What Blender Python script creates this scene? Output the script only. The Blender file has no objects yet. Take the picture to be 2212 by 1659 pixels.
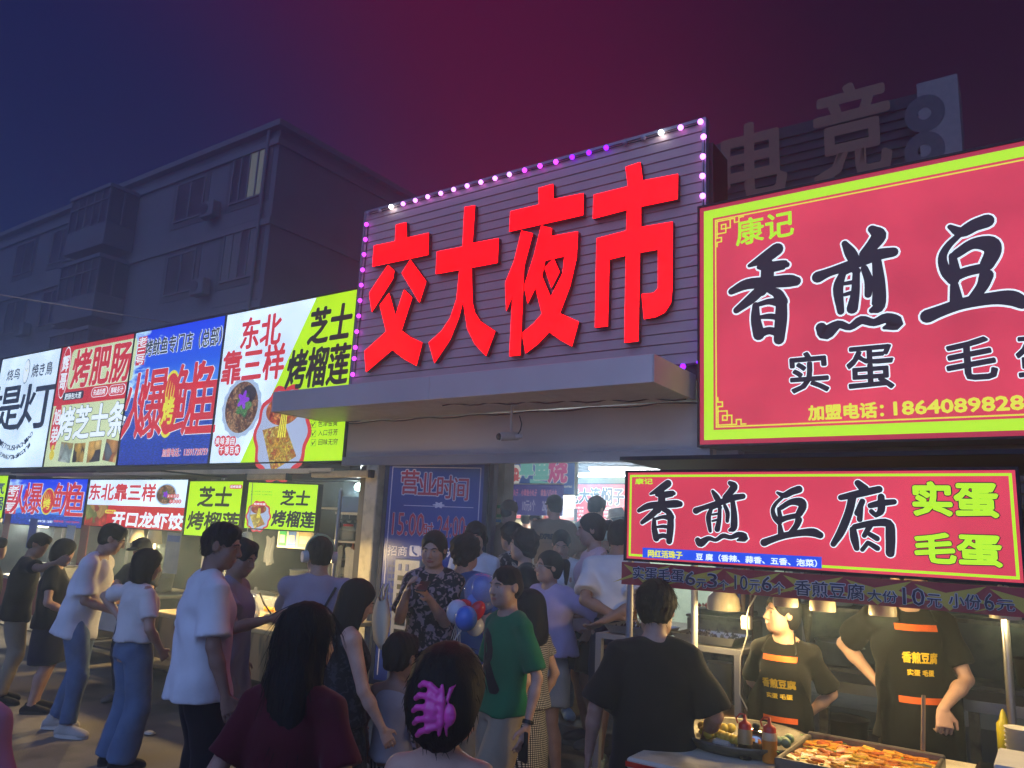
import bpy, math, random
import numpy as np
from mathutils import Vector, Matrix
random.seed(7); np.random.seed(7)
scene = bpy.context.scene
COL = scene.collection
# ---------------------------------------------------------------- camera, world, exposure
CZ = 1.75; FPX = 1661.0
YAW, PITCH, ROLL = np.radians([35.12, 11.03, 2.72])
cf = np.array([-np.sin(YAW)*np.cos(PITCH), np.cos(YAW)*np.cos(PITCH), np.sin(PITCH)])
cr = np.array([np.cos(YAW), np.sin(YAW), 0.0]); cu = np.cross(cr, cf)
cr, cu = np.cos(ROLL)*cr+np.sin(ROLL)*cu, -np.sin(ROLL)*cr+np.cos(ROLL)*cu
cam = bpy.data.cameras.new('camera'); camo = bpy.data.objects.new('camera', cam); COL.objects.link(camo)
cam.sensor_width = 36; cam.lens = FPX/2212*36; cam.clip_start = 0.05; cam.clip_end = 600
camo.matrix_world = Matrix(((cr[0], cu[0], -cf[0], 0), (cr[1], cu[1], -cf[1], 0), (cr[2], cu[2], -cf[2], CZ), (0, 0, 0, 1)))
scene.camera = camo
scene.view_settings.view_transform = 'Standard'; scene.view_settings.look = 'None'
scene.view_settings.exposure = 0.0; scene.view_settings.gamma = 1.0
scene.cycles.use_denoising = True
scene.cycles.use_adaptive_sampling = True; scene.cycles.adaptive_threshold = 0.02
scene.cycles.max_bounces = 6; scene.cycles.diffuse_bounces = 3; scene.cycles.glossy_bounces = 3
scene.cycles.transmission_bounces = 6; scene.cycles.volume_bounces = 1; scene.cycles.transparent_max_bounces = 12
scene.cycles.sample_clamp_indirect = 4.0; scene.cycles.caustics_reflective = False; scene.cycles.caustics_refractive = False
world = bpy.data.worlds.new('World'); scene.world = world; world.use_nodes = True
wn = world.node_tree.nodes; wl = world.node_tree.links; wn.clear()
def _world():
    out = wn.new('ShaderNodeOutputWorld'); bg = wn.new('ShaderNodeBackground'); bg.inputs[1].default_value = 1.0
    sky = wn.new('ShaderNodeTexSky'); sky.sky_type = 'NISHITA'; sky.sun_disc = False
    sky.sun_elevation = math.radians(-6); sky.sun_rotation = math.radians(215)
    tc = wn.new('ShaderNodeTexCoord'); dot = wn.new('ShaderNodeVectorMath'); dot.operation = 'DOT_PRODUCT'
    a = math.radians(-8)   # azimuth along which the town glow goes from blue to wine red
    dot.inputs[1].default_value = (math.cos(a), math.sin(a), 0)
    wl.new(tc.outputs['Generated'], dot.inputs[0])
    ramp = wn.new('ShaderNodeValToRGB'); ramp.color_ramp.interpolation = 'EASE'
    mr = wn.new('ShaderNodeMapRange'); mr.inputs[1].default_value = -1; mr.inputs[2].default_value = 1
    wl.new(dot.outputs['Value'], mr.inputs[0]); wl.new(mr.outputs[0], ramp.inputs[0])
    e = ramp.color_ramp.elements
    e[0].position = 0.0; e[0].color = SKYC[0]
    e[1].position = 1.0; e[1].color = SKYC[3]
    x = e.new(0.07); x.color = SKYC[1]
    x = e.new(0.19); x.color = SKYC[2]
    x = e.new(0.40); x.color = (0.016, 0.001, 0.010, 1)
    add = wn.new('ShaderNodeMix'); add.data_type = 'RGBA'; add.blend_type = 'ADD'; add.inputs[0].default_value = 0.05
    wl.new(ramp.outputs[0], add.inputs[6]); wl.new(sky.outputs[0], add.inputs[7])
    wl.new(add.outputs[2], bg.inputs[0]); wl.new(bg.outputs[0], out.inputs[0])
SKYC = [(0.000, 0.015, 0.095, 1), (0.003, 0.008, 0.062, 1), (0.085, 0.000, 0.024, 1), (0.016, 0.003, 0.012, 1)]
_world()
fill_light = bpy.data.lights.new("fill_light", "SUN"); fill_light.energy = 1.85; fill_light.angle = math.radians(75); fill_light.color = (0.30, 0.48, 1.0)  # added blue fill from behind the camera for the people's backs, no real sun
fill_obj = bpy.data.objects.new("fill_light", fill_light); COL.objects.link(fill_obj); fill_obj.rotation_euler = (math.radians(58), 0, math.radians(8))
HAZE_DENSITY = 0.0175

# ---------------------------------------------------------------- geometry helpers
def ray(px, py): return (px-1106)*cr-(py-829.5)*cu+FPX*cf
def PX(px, py, X=None, Y=None, Z=None, d=None):
    "world point seen at photo position (px,py) on a known plane of the place"
    v = ray(px, py)
    if Y is not None: t = Y/v[1]
    elif X is not None: t = X/v[0]
    elif Z is not None: t = (Z-CZ)/v[2]
    else: t = d/FPX
    return np.array([0, 0, CZ])+t*v
def lin(c):
    if isinstance(c, str):
        c = [int(c[i:i+2], 16)/255 for i in (0, 2, 4)]
    return tuple((x/12.92 if x <= 0.04045 else ((x+0.055)/1.055)**2.4) for x in c[:3])+(1.0,)
def link(o, parent=None):
    COL.objects.link(o)
    if parent is not None: o.parent = parent
    return o
def thing(name, label, cat, loc=(0, 0, 0), rz=0.0, group=None):
    o = bpy.data.objects.new(name, None); o.empty_display_size = 0.1; COL.objects.link(o)
    o.location = loc; o.rotation_euler = (0, 0, rz); o['label'] = label; o['category'] = cat
    if group: o['group'] = group
    return o
def tag(o, label, cat, group=None):
    o['label'] = label; o['category'] = cat
    if group: o['group'] = group
    return o
def struct(o): o['kind'] = 'structure'; return o
def stuff(o): o['kind'] = 'stuff'; return o
def mesh_from(name, V, Fc, mats=(), smooth=False, mi=None):
    me = bpy.data.meshes.new(name); me.from_pydata([tuple(map(float, v)) for v in V], [], [tuple(f) for f in Fc])
    for m in mats: me.materials.append(m)
    if smooth: me.polygons.foreach_set('use_smooth', [True]*len(me.polygons))
    if mi is not None: me.polygons.foreach_set('material_index', mi)
    me.update(); return me
class MB:
    "collects primitives into one mesh"
    def __init__(s): s.V = []; s.F = []; s.M = []; s.sm = []
    def add(s, V, F, m=0, sm=False):
        o = len(s.V); s.V += [tuple(v) for v in V]; s.F += [tuple(i+o for i in f) for f in F]; s.M += [m]*len(F); s.sm += [sm]*len(F); return s
    def box(s, a, b, m=0, R=None, c=None):
        x0, y0, z0 = a; x1, y1, z1 = b
        V = [(x0, y0, z0), (x1, y0, z0), (x1, y1, z0), (x0, y1, z0), (x0, y0, z1), (x1, y0, z1), (x1, y1, z1), (x0, y1, z1)]
        if R is not None:
            cc = Vector(c if c is not None else ((x0+x1)/2, (y0+y1)/2, (z0+z1)/2)); V = [tuple(R @ (Vector(v)-cc)+cc) for v in V]
        F = [(0, 3, 2, 1), (4, 5, 6, 7), (0, 1, 5, 4), (1, 2, 6, 5), (2, 3, 7, 6), (3, 0, 4, 7)]
        return s.add(V, F, m)
    def bbox(s, a, b, bev=0.01, m=0):
        "box with bevelled edges"
        x0, y0, z0 = a; x1, y1, z1 = b; e = min(bev, (x1-x0)/2.1, (y1-y0)/2.1, (z1-z0)/2.1)
        V = []; idx = {}
        for i, x in enumerate((x0, x1)):
            for j, y in enumerate((y0, y1)):
                for k, z in enumerate((z0, z1)):
                    sx, sy, sz = (e, -e)[i], (e, -e)[j], (e, -e)[k]
                    idx[i, j, k, 0] = len(V); V.append((x, y+sy, z+sz))
                    idx[i, j, k, 1] = len(V); V.append((x+sx, y, z+sz))
                    idx[i, j, k, 2] = len(V); V.append((x+sx, y+sy, z))
        F = []
        q = [(0, 0), (1, 0), (1, 1), (0, 1)]
        for i in (0, 1):
            f = [idx[i, a_, b_, 0] for a_, b_ in q]; F.append(f if i else f[::-1])
            f = [idx[a_, i, b_, 1] for a_, b_ in q]; F.append(f[::-1] if i else f)
            f = [idx[a_, b_, i, 2] for a_, b_ in q]; F.append(f if i else f[::-1])
        for a_ in (0, 1):
            for b_ in (0, 1):
                flip = (a_+b_) % 2
                f = [idx[0, a_, b_, 1], idx[1, a_, b_, 1], idx[1, a_, b_, 2], idx[0, a_, b_, 2]]; F.append(f if (a_ == b_) ^ (a_ == 0) else f[::-1])
                f = [idx[a_, 0, b_, 0], idx[a_, 1, b_, 0], idx[a_, 1, b_, 2], idx[a_, 0, b_, 2]]; F.append(f if flip else f[::-1])
                f = [idx[a_, b_, 0, 0], idx[a_, b_, 1, 0], idx[a_, b_, 1, 1], idx[a_, b_, 0, 1]]; F.append(f)
                for k in (0, 1): F.append([idx[a_, b_, k, 0], idx[a_, b_, k, 1], idx[a_, b_, k, 2]])
        return s.add(V, F, m)
    def cyl(s, a, b, r1, r2=None, n=12, m=0, cap=True, sm=True):
        r2 = r1 if r2 is None else r2; a = Vector(a); b = Vector(b); ax = (b-a).normalized()
        t = ax.orthogonal().normalized(); u = ax.cross(t)
        V = []
        for c, r in ((a, r1), (b, r2)):
            for i in range(n):
                th = 2*math.pi*i/n; V.append(tuple(c+float(r)*(math.cos(th)*t+math.sin(th)*u)))
        F = [(i, (i+1) % n, n+(i+1) % n, n+i) for i in range(n)]
        s.add(V, F, m, sm)
        if cap: s.add(V, [tuple(range(n))[::-1], tuple(range(n, 2*n))], m)
        return s
    def lathe(s, c, prof, n=16, m=0, sm=True, sx=1, sy=1):
        V = []; k = len(prof)
        for r, z in prof:
            for i in range(n):
                th = 2*math.pi*i/n; V.append((c[0]+r*sx*math.cos(th), c[1]+r*sy*math.sin(th), c[2]+z))
        F = [(j*n+i, j*n+(i+1) % n, (j+1)*n+(i+1) % n, (j+1)*n+i) for j in range(k-1) for i in range(n)]
        return s.add(V, F, m, sm)
    def tube(s, pts, r, n=6, m=0):
        pts = [Vector(p) for p in pts]; rings = []; prev = None
        rr = r if isinstance(r, (list, tuple)) else [r]*len(pts)
        V = []
        for i, p in enumerate(pts):
            d = (pts[min(i+1, len(pts)-1)]-pts[max(i-1, 0)]).normalized()
            t = d.orthogonal().normalized() if prev is None else (prev-d*prev.dot(d)).normalized()
            prev = t; u = d.cross(t)
            for k in range(n):
                th = 2*math.pi*k/n; V.append(tuple(p+float(rr[i])*(math.cos(th)*t+math.sin(th)*u)))
        F = [(j*n+i, j*n+(i+1) % n, (j+1)*n+(i+1) % n, (j+1)*n+i) for j in range(len(pts)-1) for i in range(n)]
        s.add(V, F, m, True); s.add(V, [tuple(range(n))[::-1], tuple(range(len(V)-n, len(V)))], m)
        return s
    def prism(s, poly, y0, y1, m=0, ms=None, mb=None):
        "polygon in x,z extruded along y (front at y0)"
        n = len(poly); V = [(x, y0, z) for x, z in poly]+[(x, y1, z) for x, z in poly]
        s.add(V, [tuple(range(n))], m); o_ = len(s.V)-2*n; s.F.append(tuple(range(o_+n, o_+2*n))[::-1]); s.M.append(m if ms is None else ms); s.sm.append(False)
        return s.add(V, [((i+1) % n, i, n+i, n+(i+1) % n) for i in range(n)], m if ms is None else ms)
    def build(s, name, mats, parent=None):
        mats = mats if isinstance(mats, (list, tuple)) else [mats]
        me = bpy.data.meshes.new(name); me.from_pydata([tuple(map(float, v)) for v in s.V], [], s.F)
        for m in mats: me.materials.append(m)
        me.polygons.foreach_set('material_index', s.M); me.polygons.foreach_set('use_smooth', s.sm); me.update()
        return link(bpy.data.objects.new(name, me), parent)

# ---------------------------------------------------------------- materials
MC = {}
def nodes(name):
    m = bpy.data.materials.new(name); m.use_nodes = True; n = m.node_tree.nodes; l = m.node_tree.links
    return m, n, l, n['Principled BSDF']
def pbr(name, col, rough=0.6, metal=0.0, var=0.12, scale=8.0, bump=0.0, bscale=40.0, spec=0.4, dirt=None, stretch=None, coat=0.0):
    "painted / cloth / stone material with noise in colour and relief"
    if name in MC: return MC[name]
    m, n, l, b = nodes(name); c = lin(col) if isinstance(col, str) else tuple(col)[:3]+(1,)
    tc = n.new('ShaderNodeTexCoord'); no = n.new('ShaderNodeTexNoise'); no.inputs['Scale'].default_value = scale; no.inputs['Detail'].default_value = 5
    mp = n.new('ShaderNodeMapping'); l.new(tc.outputs['Object'], mp.inputs[0]); l.new(mp.outputs[0], no.inputs['Vector'])
    if stretch: mp.inputs['Scale'].default_value = stretch
    mx = n.new('ShaderNodeMix'); mx.data_type = 'RGBA'
    d = lin(dirt) if dirt else tuple(x*(1-2*var) for x in c[:3])+(1,)
    mx.inputs[6].default_value = d; mx.inputs[7].default_value = tuple(min(1, x*(1+var)) for x in c[:3])+(1,)
    cr_ = n.new('ShaderNodeMapRange'); cr_.inputs[1].default_value = 0.3; cr_.inputs[2].default_value = 0.62 if dirt is None else 0.5
    l.new(no.outputs[0], cr_.inputs[0]); l.new(cr_.outputs[0], mx.inputs[0]); l.new(mx.outputs[2], b.inputs['Base Color'])
    b.inputs['Roughness'].default_value = rough; b.inputs['Metallic'].default_value = metal; b.inputs['Specular IOR Level'].default_value = spec
    b.inputs['Coat Weight'].default_value = coat
    if bump:
        n2 = n.new('ShaderNodeTexNoise'); n2.inputs['Scale'].default_value = bscale; n2.inputs['Detail'].default_value = 4
        l.new(mp.outputs[0], n2.inputs['Vector'])
        bp = n.new('ShaderNodeBump'); bp.inputs['Strength'].default_value = bump; bp.inputs['Distance'].default_value = 0.01
        l.new(n2.outputs[0], bp.inputs['Height']); l.new(bp.outputs[0], b.inputs['Normal'])
    MC[name] = m; return m
def emit(name, col, s=1.0, sample=True, var=0.0, vscale=3.0, base=None, col2=None):
    "backlit print, lamp glass or diode: gives off light"
    if name in MC: return MC[name]
    m, n, l, b = nodes(name); c = lin(col) if isinstance(col, str) else tuple(col)[:3]+(1,)
    bc = lin(base) if base else tuple(x*0.35 for x in c[:3])+(1,)
    b.inputs['Base Color'].default_value = bc; b.inputs['Roughness'].default_value = 0.35; b.inputs['Specular IOR Level'].default_value = 0.3
    b.inputs['Emission Color'].default_value = c; b.inputs['Emission Strength'].default_value = s
    if var or col2:
        tc = n.new('ShaderNodeTexCoord'); no = n.new('ShaderNodeTexNoise'); no.inputs['Scale'].default_value = vscale; no.inputs['Detail'].default_value = 3
        l.new(tc.outputs['Object'], no.inputs['Vector'])
        mx = n.new('ShaderNodeMix'); mx.data_type = 'RGBA'
        mx.inputs[6].default_value = lin(col2) if col2 else tuple(x*(1-var) for x in c[:3])+(1,)
        mx.inputs[7].default_value = tuple(x*(1+var) for x in c[:3])+(1,)
        mr = n.new('ShaderNodeMapRange'); mr.inputs[1].default_value = 0.32; mr.inputs[2].default_value = 0.68
        l.new(no.outputs[0], mr.inputs[0]); l.new(mr.outputs[0], mx.inputs[0]); l.new(mx.outputs[2], b.inputs['Emission Color'])
    if not sample: m.cycles.emission_sampling = 'NONE'
    MC[name] = m; return m
def glass(name, col='ffffff', rough=0.02, alpha=0.25):
    if name in MC: return MC[name]
    m, n, l, b = nodes(name); b.inputs['Base Color'].default_value = lin(col); b.inputs['Roughness'].default_value = rough
    b.inputs['Alpha'].default_value = alpha; b.inputs['Specular IOR Level'].default_value = 0.8
    MC[name] = m; return m

# ---------------------------------------------------------------- lettering
_tc = {}
def glyphs(s):
    if s not in _tc:
        cu_ = bpy.data.curves.new('lettering', 'FONT'); cu_.body = s; cu_.size = 1
        cu_.resolution_u = 2; cu_.fill_mode = 'FRONT'
        o = bpy.data.objects.new('lettering', cu_); COL.objects.link(o)
        me = bpy.data.meshes.new_from_object(o); COL.objects.unlink(o); bpy.data.objects.remove(o); bpy.data.curves.remove(cu_)
        n = len(me.vertices); a = np.zeros(n*3, np.float32); me.vertices.foreach_get('co', a); a = a.reshape(-1, 3)
        nl = len(me.loops); li = np.zeros(nl, np.int32); me.loops.foreach_get('vertex_index', li)
        npo = len(me.polygons); ls = np.zeros(npo, np.int32); lt = np.zeros(npo, np.int32); me.polygons.foreach_get('loop_start', ls); me.polygons.foreach_get('loop_total', lt)
        _tc[s] = (a, li, ls, lt); bpy.data.meshes.remove(me)
    return _tc[s]
def letter(parent, s, box, mat, y=-0.003, bold=0.0, shear=0.0, name='lettering', keep=False, rot=0.0, rings=1, lean=0.0):
    "text fitted into box (x0,z0,x1,z1) of the parent's x,z plane; y<0 stands proud towards the reader; bold = stroke growth as a fraction of the height"
    x0, z0, x1, z1 = box; x0, x1 = min(x0, x1), max(x0, x1); z0, z1 = min(z0, z1), max(z0, z1)
    a, li, ls, lt = glyphs(s)
    lo = a.min(0); hi = a.max(0); sx = (x1-x0)/max(hi[0]-lo[0], 1e-6); sz = (z1-z0)/max(hi[1]-lo[1], 1e-6)
    if keep: sx = sz = min(sx, sz)
    u = (a[:, 0]-lo[0])*sx; w = (a[:, 1]-lo[1])*sz
    if keep: u = u+((x1-x0)-(hi[0]-lo[0])*sx)/2; w = w+((z1-z0)-(hi[1]-lo[1])*sz)/2
    if rot:
        cx, cz = (x1-x0)/2, (z1-z0)/2; c, s_ = math.cos(rot), math.sin(rot)
        u, w = cx+(u-cx)*c-(w-cz)*s_, cz+(u-cx)*s_+(w-cz)*c
    w = w+lean*u
    r = bold*min(z1-z0, 1.25*(x1-x0)/max(1, len(s)))
    offs = [(0, 0)]
    if r > 0:
        nk = 8 if r < .012 else 12; offs += [(r*math.cos(2*math.pi*k/nk), r*math.sin(2*math.pi*k/nk)) for k in range(nk)]
        if rings > 1: offs += [(r*.5*math.cos(2*math.pi*k/6), r*.5*math.sin(2*math.pi*k/6)) for k in range(6)]
    V = []; 
    for k, (ox, oz) in enumerate(offs):
        v = np.empty_like(a); v[:, 0] = x0+u+shear*w+ox; v[:, 2] = z0+w+oz; v[:, 1] = y-0.00012*k; V.append(v)
    m = len(offs); n = len(a); nl = len(li); V = np.concatenate(V)
    LI = np.concatenate([li+n*k for k in range(m)]); LS = np.concatenate([ls+nl*k for k in range(m)]); LT = np.tile(lt, m)
    me = bpy.data.meshes.new(name); me.vertices.add(len(V)); me.vertices.foreach_set('co', V.ravel())
    me.loops.add(len(LI)); me.loops.foreach_set('vertex_index', LI.astype(np.int32)); me.polygons.add(len(LS))
    me.polygons.foreach_set('loop_start', LS.astype(np.int32)); me.polygons.foreach_set('loop_total', LT.astype(np.int32))
    me.materials.append(mat); me.update(calc_edges=True)
    return link(bpy.data.objects.new(name, me), parent)
def outlined(parent, s, box, fill, edge, y=-0.003, bold=0.0, edgew=0.03, **k):
    letter(parent, s, box, edge, y=y, bold=bold+edgew, name='lettering_outline', **k)
    return letter(parent, s, box, fill, y=y-0.0035, bold=bold, **k)
def ribbon(V, F, pts, y, extra=0.0, sub=4):
    "brush stroke: pts (x,z,halfwidth) smoothed; appended to V,F"
    P_ = np.array(pts, float)
    if len(P_) > 2:
        Q = []
        E = np.vstack([2*P_[0]-P_[1], P_, 2*P_[-1]-P_[-2]])
        for i in range(1, len(E)-2):
            for k in range(sub):
                t = k/sub; p0, p1, p2, p3 = E[i-1], E[i], E[i+1], E[i+2]
                Q.append(0.5*((2*p1)+(-p0+p2)*t+(2*p0-5*p1+4*p2-p3)*t*t+(-p0+3*p1-3*p2+p3)*t**3))
        Q.append(P_[-1]); P_ = np.array(Q)
    P_[:, 2] = np.maximum(P_[:, 2], 1e-4)+extra
    d = np.gradient(P_[:, :2], axis=0); d /= np.linalg.norm(d, axis=1)[:, None]+1e-9
    nn = np.stack([-d[:, 1], d[:, 0]], 1)
    def cap(c, dr, r, sgn):
        o = []
        for k in range(1, 6):
            th = math.pi*k/6; o.append(c+r*(math.cos(th)*np.array([-dr[1], dr[0]])*sgn+math.sin(th)*dr*sgn))
        return o
    L = [P_[i, :2]+nn[i]*P_[i, 2] for i in range(len(P_))]; R = [P_[i, :2]-nn[i]*P_[i, 2] for i in range(len(P_))]
    o = len(V)
    for a, b in zip(L, R): V += [(a[0], y, a[1]), (b[0], y, b[1])]
    for i in range(len(L)-1): F.append((o+2*i, o+2*i+1, o+2*i+3, o+2*i+2))
    ce = cap(P_[-1, :2], d[-1], P_[-1, 2], 1); o2 = len(V); V += [(c[0], y, c[1]) for c in ce]
    F.append(tuple([o+2*len(L)-1]+[o2+k for k in range(len(ce))][::-1]+[o+2*len(L)-2]))
    cs = cap(P_[0, :2], d[0], P_[0, 2], -1); o3 = len(V); V += [(c[0], y, c[1]) for c in cs]
    F.append(tuple([o]+[o3+k for k in range(len(cs))][::-1]+[o+1]))
def brush(parent, strokes, T, fill, edge, y=-0.004, ew=0.02, name='lettering'):
    "strokes in drawing units (x right, y down, halfwidth); T maps (x,y)->(x,z), returns scale"
    for mat, ex, yy, nm in ((edge, ew, y, 'lettering_outline'), (fill, 0.0, y-0.006, name)):
        if mat is None: continue
        V = []; F = []
        for i, st in enumerate(strokes):
            pts = [T(*p) for p in st]; ribbon(V, F, pts, yy-0.00025*i, ex)
        link(bpy.data.objects.new(nm, mesh_from(nm, V, F, [mat])), parent)
# ---------------------------------------------------------------- implicit body modelling
def surfnet(A, xs, ys, zs):
    S = A < 0
    nx, ny, nz = A.shape
    cnt = np.zeros((nx-1, ny-1, nz-1), np.int8)
    for i in (0, 1):
        for j in (0, 1):
            for k in (0, 1): cnt += S[i:nx-1+i, j:ny-1+j, k:nz-1+k]
    I, J, K = np.nonzero((cnt > 0) & (cnt < 8))
    if len(I) == 0: return None
    pos = np.zeros((len(I), 3)); n = np.zeros(len(I))
    C = {}
    for i in (0, 1):
        for j in (0, 1):
            for k in (0, 1): C[i, j, k] = A[I+i, J+j, K+k].astype(np.float64)
    G = (xs, ys, zs); X = [[G[0][I], G[0][I+1]], [G[1][J], G[1][J+1]], [G[2][K], G[2][K+1]]]
    for ax in range(3):
        o1, o2 = [a for a in range(3) if a != ax]
        for p in (0, 1):
            for q in (0, 1):
                c0 = [0, 0, 0]; c0[o1] = p; c0[o2] = q; c1 = list(c0); c1[ax] = 1
                a = C[tuple(c0)]; b = C[tuple(c1)]; m = (a < 0) != (b < 0)
                t = np.where(m, a/np.where(m, a-b, 1), 0)
                e = np.zeros((len(I), 3)); e[:, ax] = X[ax][0]+t*(X[ax][1]-X[ax][0]); e[:, o1] = X[o1][p]; e[:, o2] = X[o2][q]
                pos[m] += e[m]; n[m] += 1
    pos /= n[:, None]
    idx = np.full(cnt.shape, -1, np.int32); idx[I, J, K] = np.arange(len(I))
    Q = []
    for ax in range(3):
        o1, o2 = [(1, 2), (2, 0), (0, 1)][ax]
        sl0 = [slice(None)]*3; sl1 = [slice(None)]*3; sl0[ax] = slice(0, -1); sl1[ax] = slice(1, None)
        d = S[tuple(sl0)] != S[tuple(sl1)]
        for o in (o1, o2):
            d = d.copy(); s_ = [slice(None)]*3; s_[o] = 0; d[tuple(s_)] = False; s_[o] = -1; d[tuple(s_)] = False
        E = np.array(np.nonzero(d))
        if E.shape[1] == 0: continue
        def at(a, b):
            c = E.copy(); c[o1] -= a; c[o2] -= b; return idx[c[0], c[1], c[2]]
        q = np.stack([at(1, 1), at(0, 1), at(0, 0), at(1, 0)], 1)
        f = ~S[E[0], E[1], E[2]]; q[f] = q[f][:, ::-1]
        Q.append(q)
    return pos, np.concatenate(Q)
def net_mesh(name, V, Q, mats, smooth=True):
    me = bpy.data.meshes.new(name); me.vertices.add(len(V)); me.vertices.foreach_set('co', V.astype(np.float32).ravel())
    me.loops.add(len(Q)*4); me.loops.foreach_set('vertex_index', Q.astype(np.int32).ravel())
    me.polygons.add(len(Q)); me.polygons.foreach_set('loop_start', np.arange(0, len(Q)*4, 4, dtype=np.int32))
    me.polygons.foreach_set('loop_total', np.full(len(Q), 4, np.int32))
    me.polygons.foreach_set('use_smooth', np.full(len(Q), smooth))
    for m in mats: me.materials.append(m)
    me.update(calc_edges=True); return me
def axis_pts(lo, hi, step, fine=()):
    p = [lo]
    while p[-1] < hi:
        x = p[-1]; s = step
        for a, b, f in fine:
            if a-step <= x <= b: s = min(s, f)
        p.append(x+s)
    return np.array(p)
def unit(v): v = np.array(v, float); return v/(np.linalg.norm(v)+1e-12)
class Field:
    def __init__(s, lo, hi, step, fine=((), (), ())):
        s.g = [axis_pts(lo[i], hi[i], step, fine[i]) for i in range(3)]
        s.A = np.full([len(x) for x in s.g], 0.5, np.float32)
    def sub(s, lo, hi):
        sl = []
        for i in range(3):
            a = max(0, np.searchsorted(s.g[i], lo[i])-1); b = min(len(s.g[i]), np.searchsorted(s.g[i], hi[i])+1)
            if b-a < 1: return None
            sl.append(slice(a, b))
        X = s.g[0][sl[0]][:, None, None]; Y = s.g[1][sl[1]][None, :, None]; Z = s.g[2][sl[2]][None, None, :]
        return tuple(sl), X, Y, Z
    def comb(s, sl, d, k, op):
        A = s.A[sl]
        if op == 'add':
            if k > 0: h = np.clip(0.5+0.5*(A-d)/k, 0, 1); s.A[sl] = A*(1-h)+d*h-k*h*(1-h)
            else: s.A[sl] = np.minimum(A, d)
        elif op == 'sub':
            if k > 0: h = np.clip(0.5-0.5*(A+d)/k, 0, 1); s.A[sl] = A*(1-h)-d*h+k*h*(1-h)
            else: s.A[sl] = np.maximum(A, -d)
    def cone(s, a, b, r1, r2=None, k=0.01, op='add', flat=1.0, fd=None):
        a = np.array(a, float); b = np.array(b, float); r2 = r1 if r2 is None else r2; m = max(r1, r2)*1.0+k+0.03
        q = s.sub(np.minimum(a, b)-m, np.maximum(a, b)+m)
        if q is None: return
        sl, X, Y, Z = q; v = b-a; L = max(v@v, 1e-9); X = X-a[0]; Y = Y-a[1]; Z = Z-a[2]
        h = np.clip((X*v[0]+Y*v[1]+Z*v[2])/L, 0, 1); dx = X-h*v[0]; dy = Y-h*v[1]; dz = Z-h*v[2]
        d2 = dx*dx+dy*dy+dz*dz
        if fd is not None:
            w = dx*fd[0]+dy*fd[1]+dz*fd[2]; d2 = d2+(flat*flat-1)*w*w
        s.comb(sl, np.sqrt(d2)-(r1+(r2-r1)*h), k, op)
    def ell(s, c, r, M=None, k=0.01, op='add'):
        c = np.array(c, float); M = np.eye(3) if M is None else M; r = np.array(r, float); m = r.max()+k+0.03
        q = s.sub(c-m, c+m)
        if q is None: return
        sl, X, Y, Z = q; X = X-c[0]; Y = Y-c[1]; Z = Z-c[2]
        e = 0
        for i in range(3): e = e+((X*M[0, i]+Y*M[1, i]+Z*M[2, i])/r[i])**2
        e = np.sqrt(e)
        s.comb(sl, (e-1)*r.min()*(0.5+0.5*np.minimum(1, 1/np.maximum(e, .3))) if False else (e-1)*r.min(), k, op)
    def loft(s, a, b, ex, st, k=0.01, op='add', flat=True, pw=2.0):
        "st rows: t, half width (ex), half depth (ey), shift along ey"
        a = np.array(a, float); b = np.array(b, float); v = b-a; L = np.linalg.norm(v); w = v/L
        ex = unit(np.array(ex)-w*(np.array(ex)@w)); ey = np.cross(w, ex); st = np.array(st, float)
        m = st[:, 1:3].max()+np.abs(st[:, 3]).max()+k+0.03
        q = s.sub(np.minimum(a, b)-m, np.maximum(a, b)+m)
        if q is None: return
        sl, X, Y, Z = q; X = X-a[0]; Y = Y-a[1]; Z = Z-a[2]
        t = (X*w[0]+Y*w[1]+Z*w[2])/L; u = X*ex[0]+Y*ex[1]+Z*ex[2]; y = X*ey[0]+Y*ey[1]+Z*ey[2]
        # smooth the table
        tt = np.linspace(0, 1, 41); tab = [np.interp(tt, st[:, 0], st[:, i]) for i in (1, 2, 3)]
        for z in range(3):
            e = np.pad(tab[z], 3, mode='edge'); tab[z] = np.convolve(e, [.1, .2, .4, .2, .1], 'valid')[1:-1]
        rw, rd, off = [np.interp(t, tt, x) for x in tab]
        if pw == 2.0: e = np.sqrt((u/rw)**2+((y-off)/rd)**2)
        else: e = (np.abs(u/rw)**pw+np.abs((y-off)/rd)**pw)**(1/pw)
        d = (e-1)*np.minimum(rw, rd)
        dz = np.maximum(-t, t-1)*L
        d = np.maximum(d, dz) if flat else np.sqrt(np.maximum(d, 0)**2+np.maximum(dz, 0)**2)+np.minimum(np.maximum(d, dz), 0)
        s.comb(sl, d, k, op)
    def wrinkle(s, amp, f=(9, 9, 16), seed=0, box=None):
        X = s.g[0][:, None, None]; Y = s.g[1][None, :, None]; Z = s.g[2][None, None, :]
        r = np.random.RandomState(seed); p = r.rand(12)*6.28
        wx = X+0.05*np.sin(Z*11+p[0])+0.03*np.sin(Y*17+p[1]); wz = Z+0.06*np.sin(X*9+p[2])+0.05*np.sin(Y*8+p[3])
        n = np.sin(wx*f[0]*3+Y*f[1]+p[4])*np.sin(wz*f[2]+X*7+p[5])+0.6*np.sin(wz*f[2]*1.9+wx*21+p[6])+0.5*np.sin((X+Y)*38+wz*13+p[7])*np.sin(wz*9+p[8])
        s.A += (amp*n).astype(np.float32)
    def mesh(s, name, mats):
        r = surfnet(s.A, *s.g)
        return None if r is None else net_mesh(name, r[0], r[1], mats)
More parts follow.
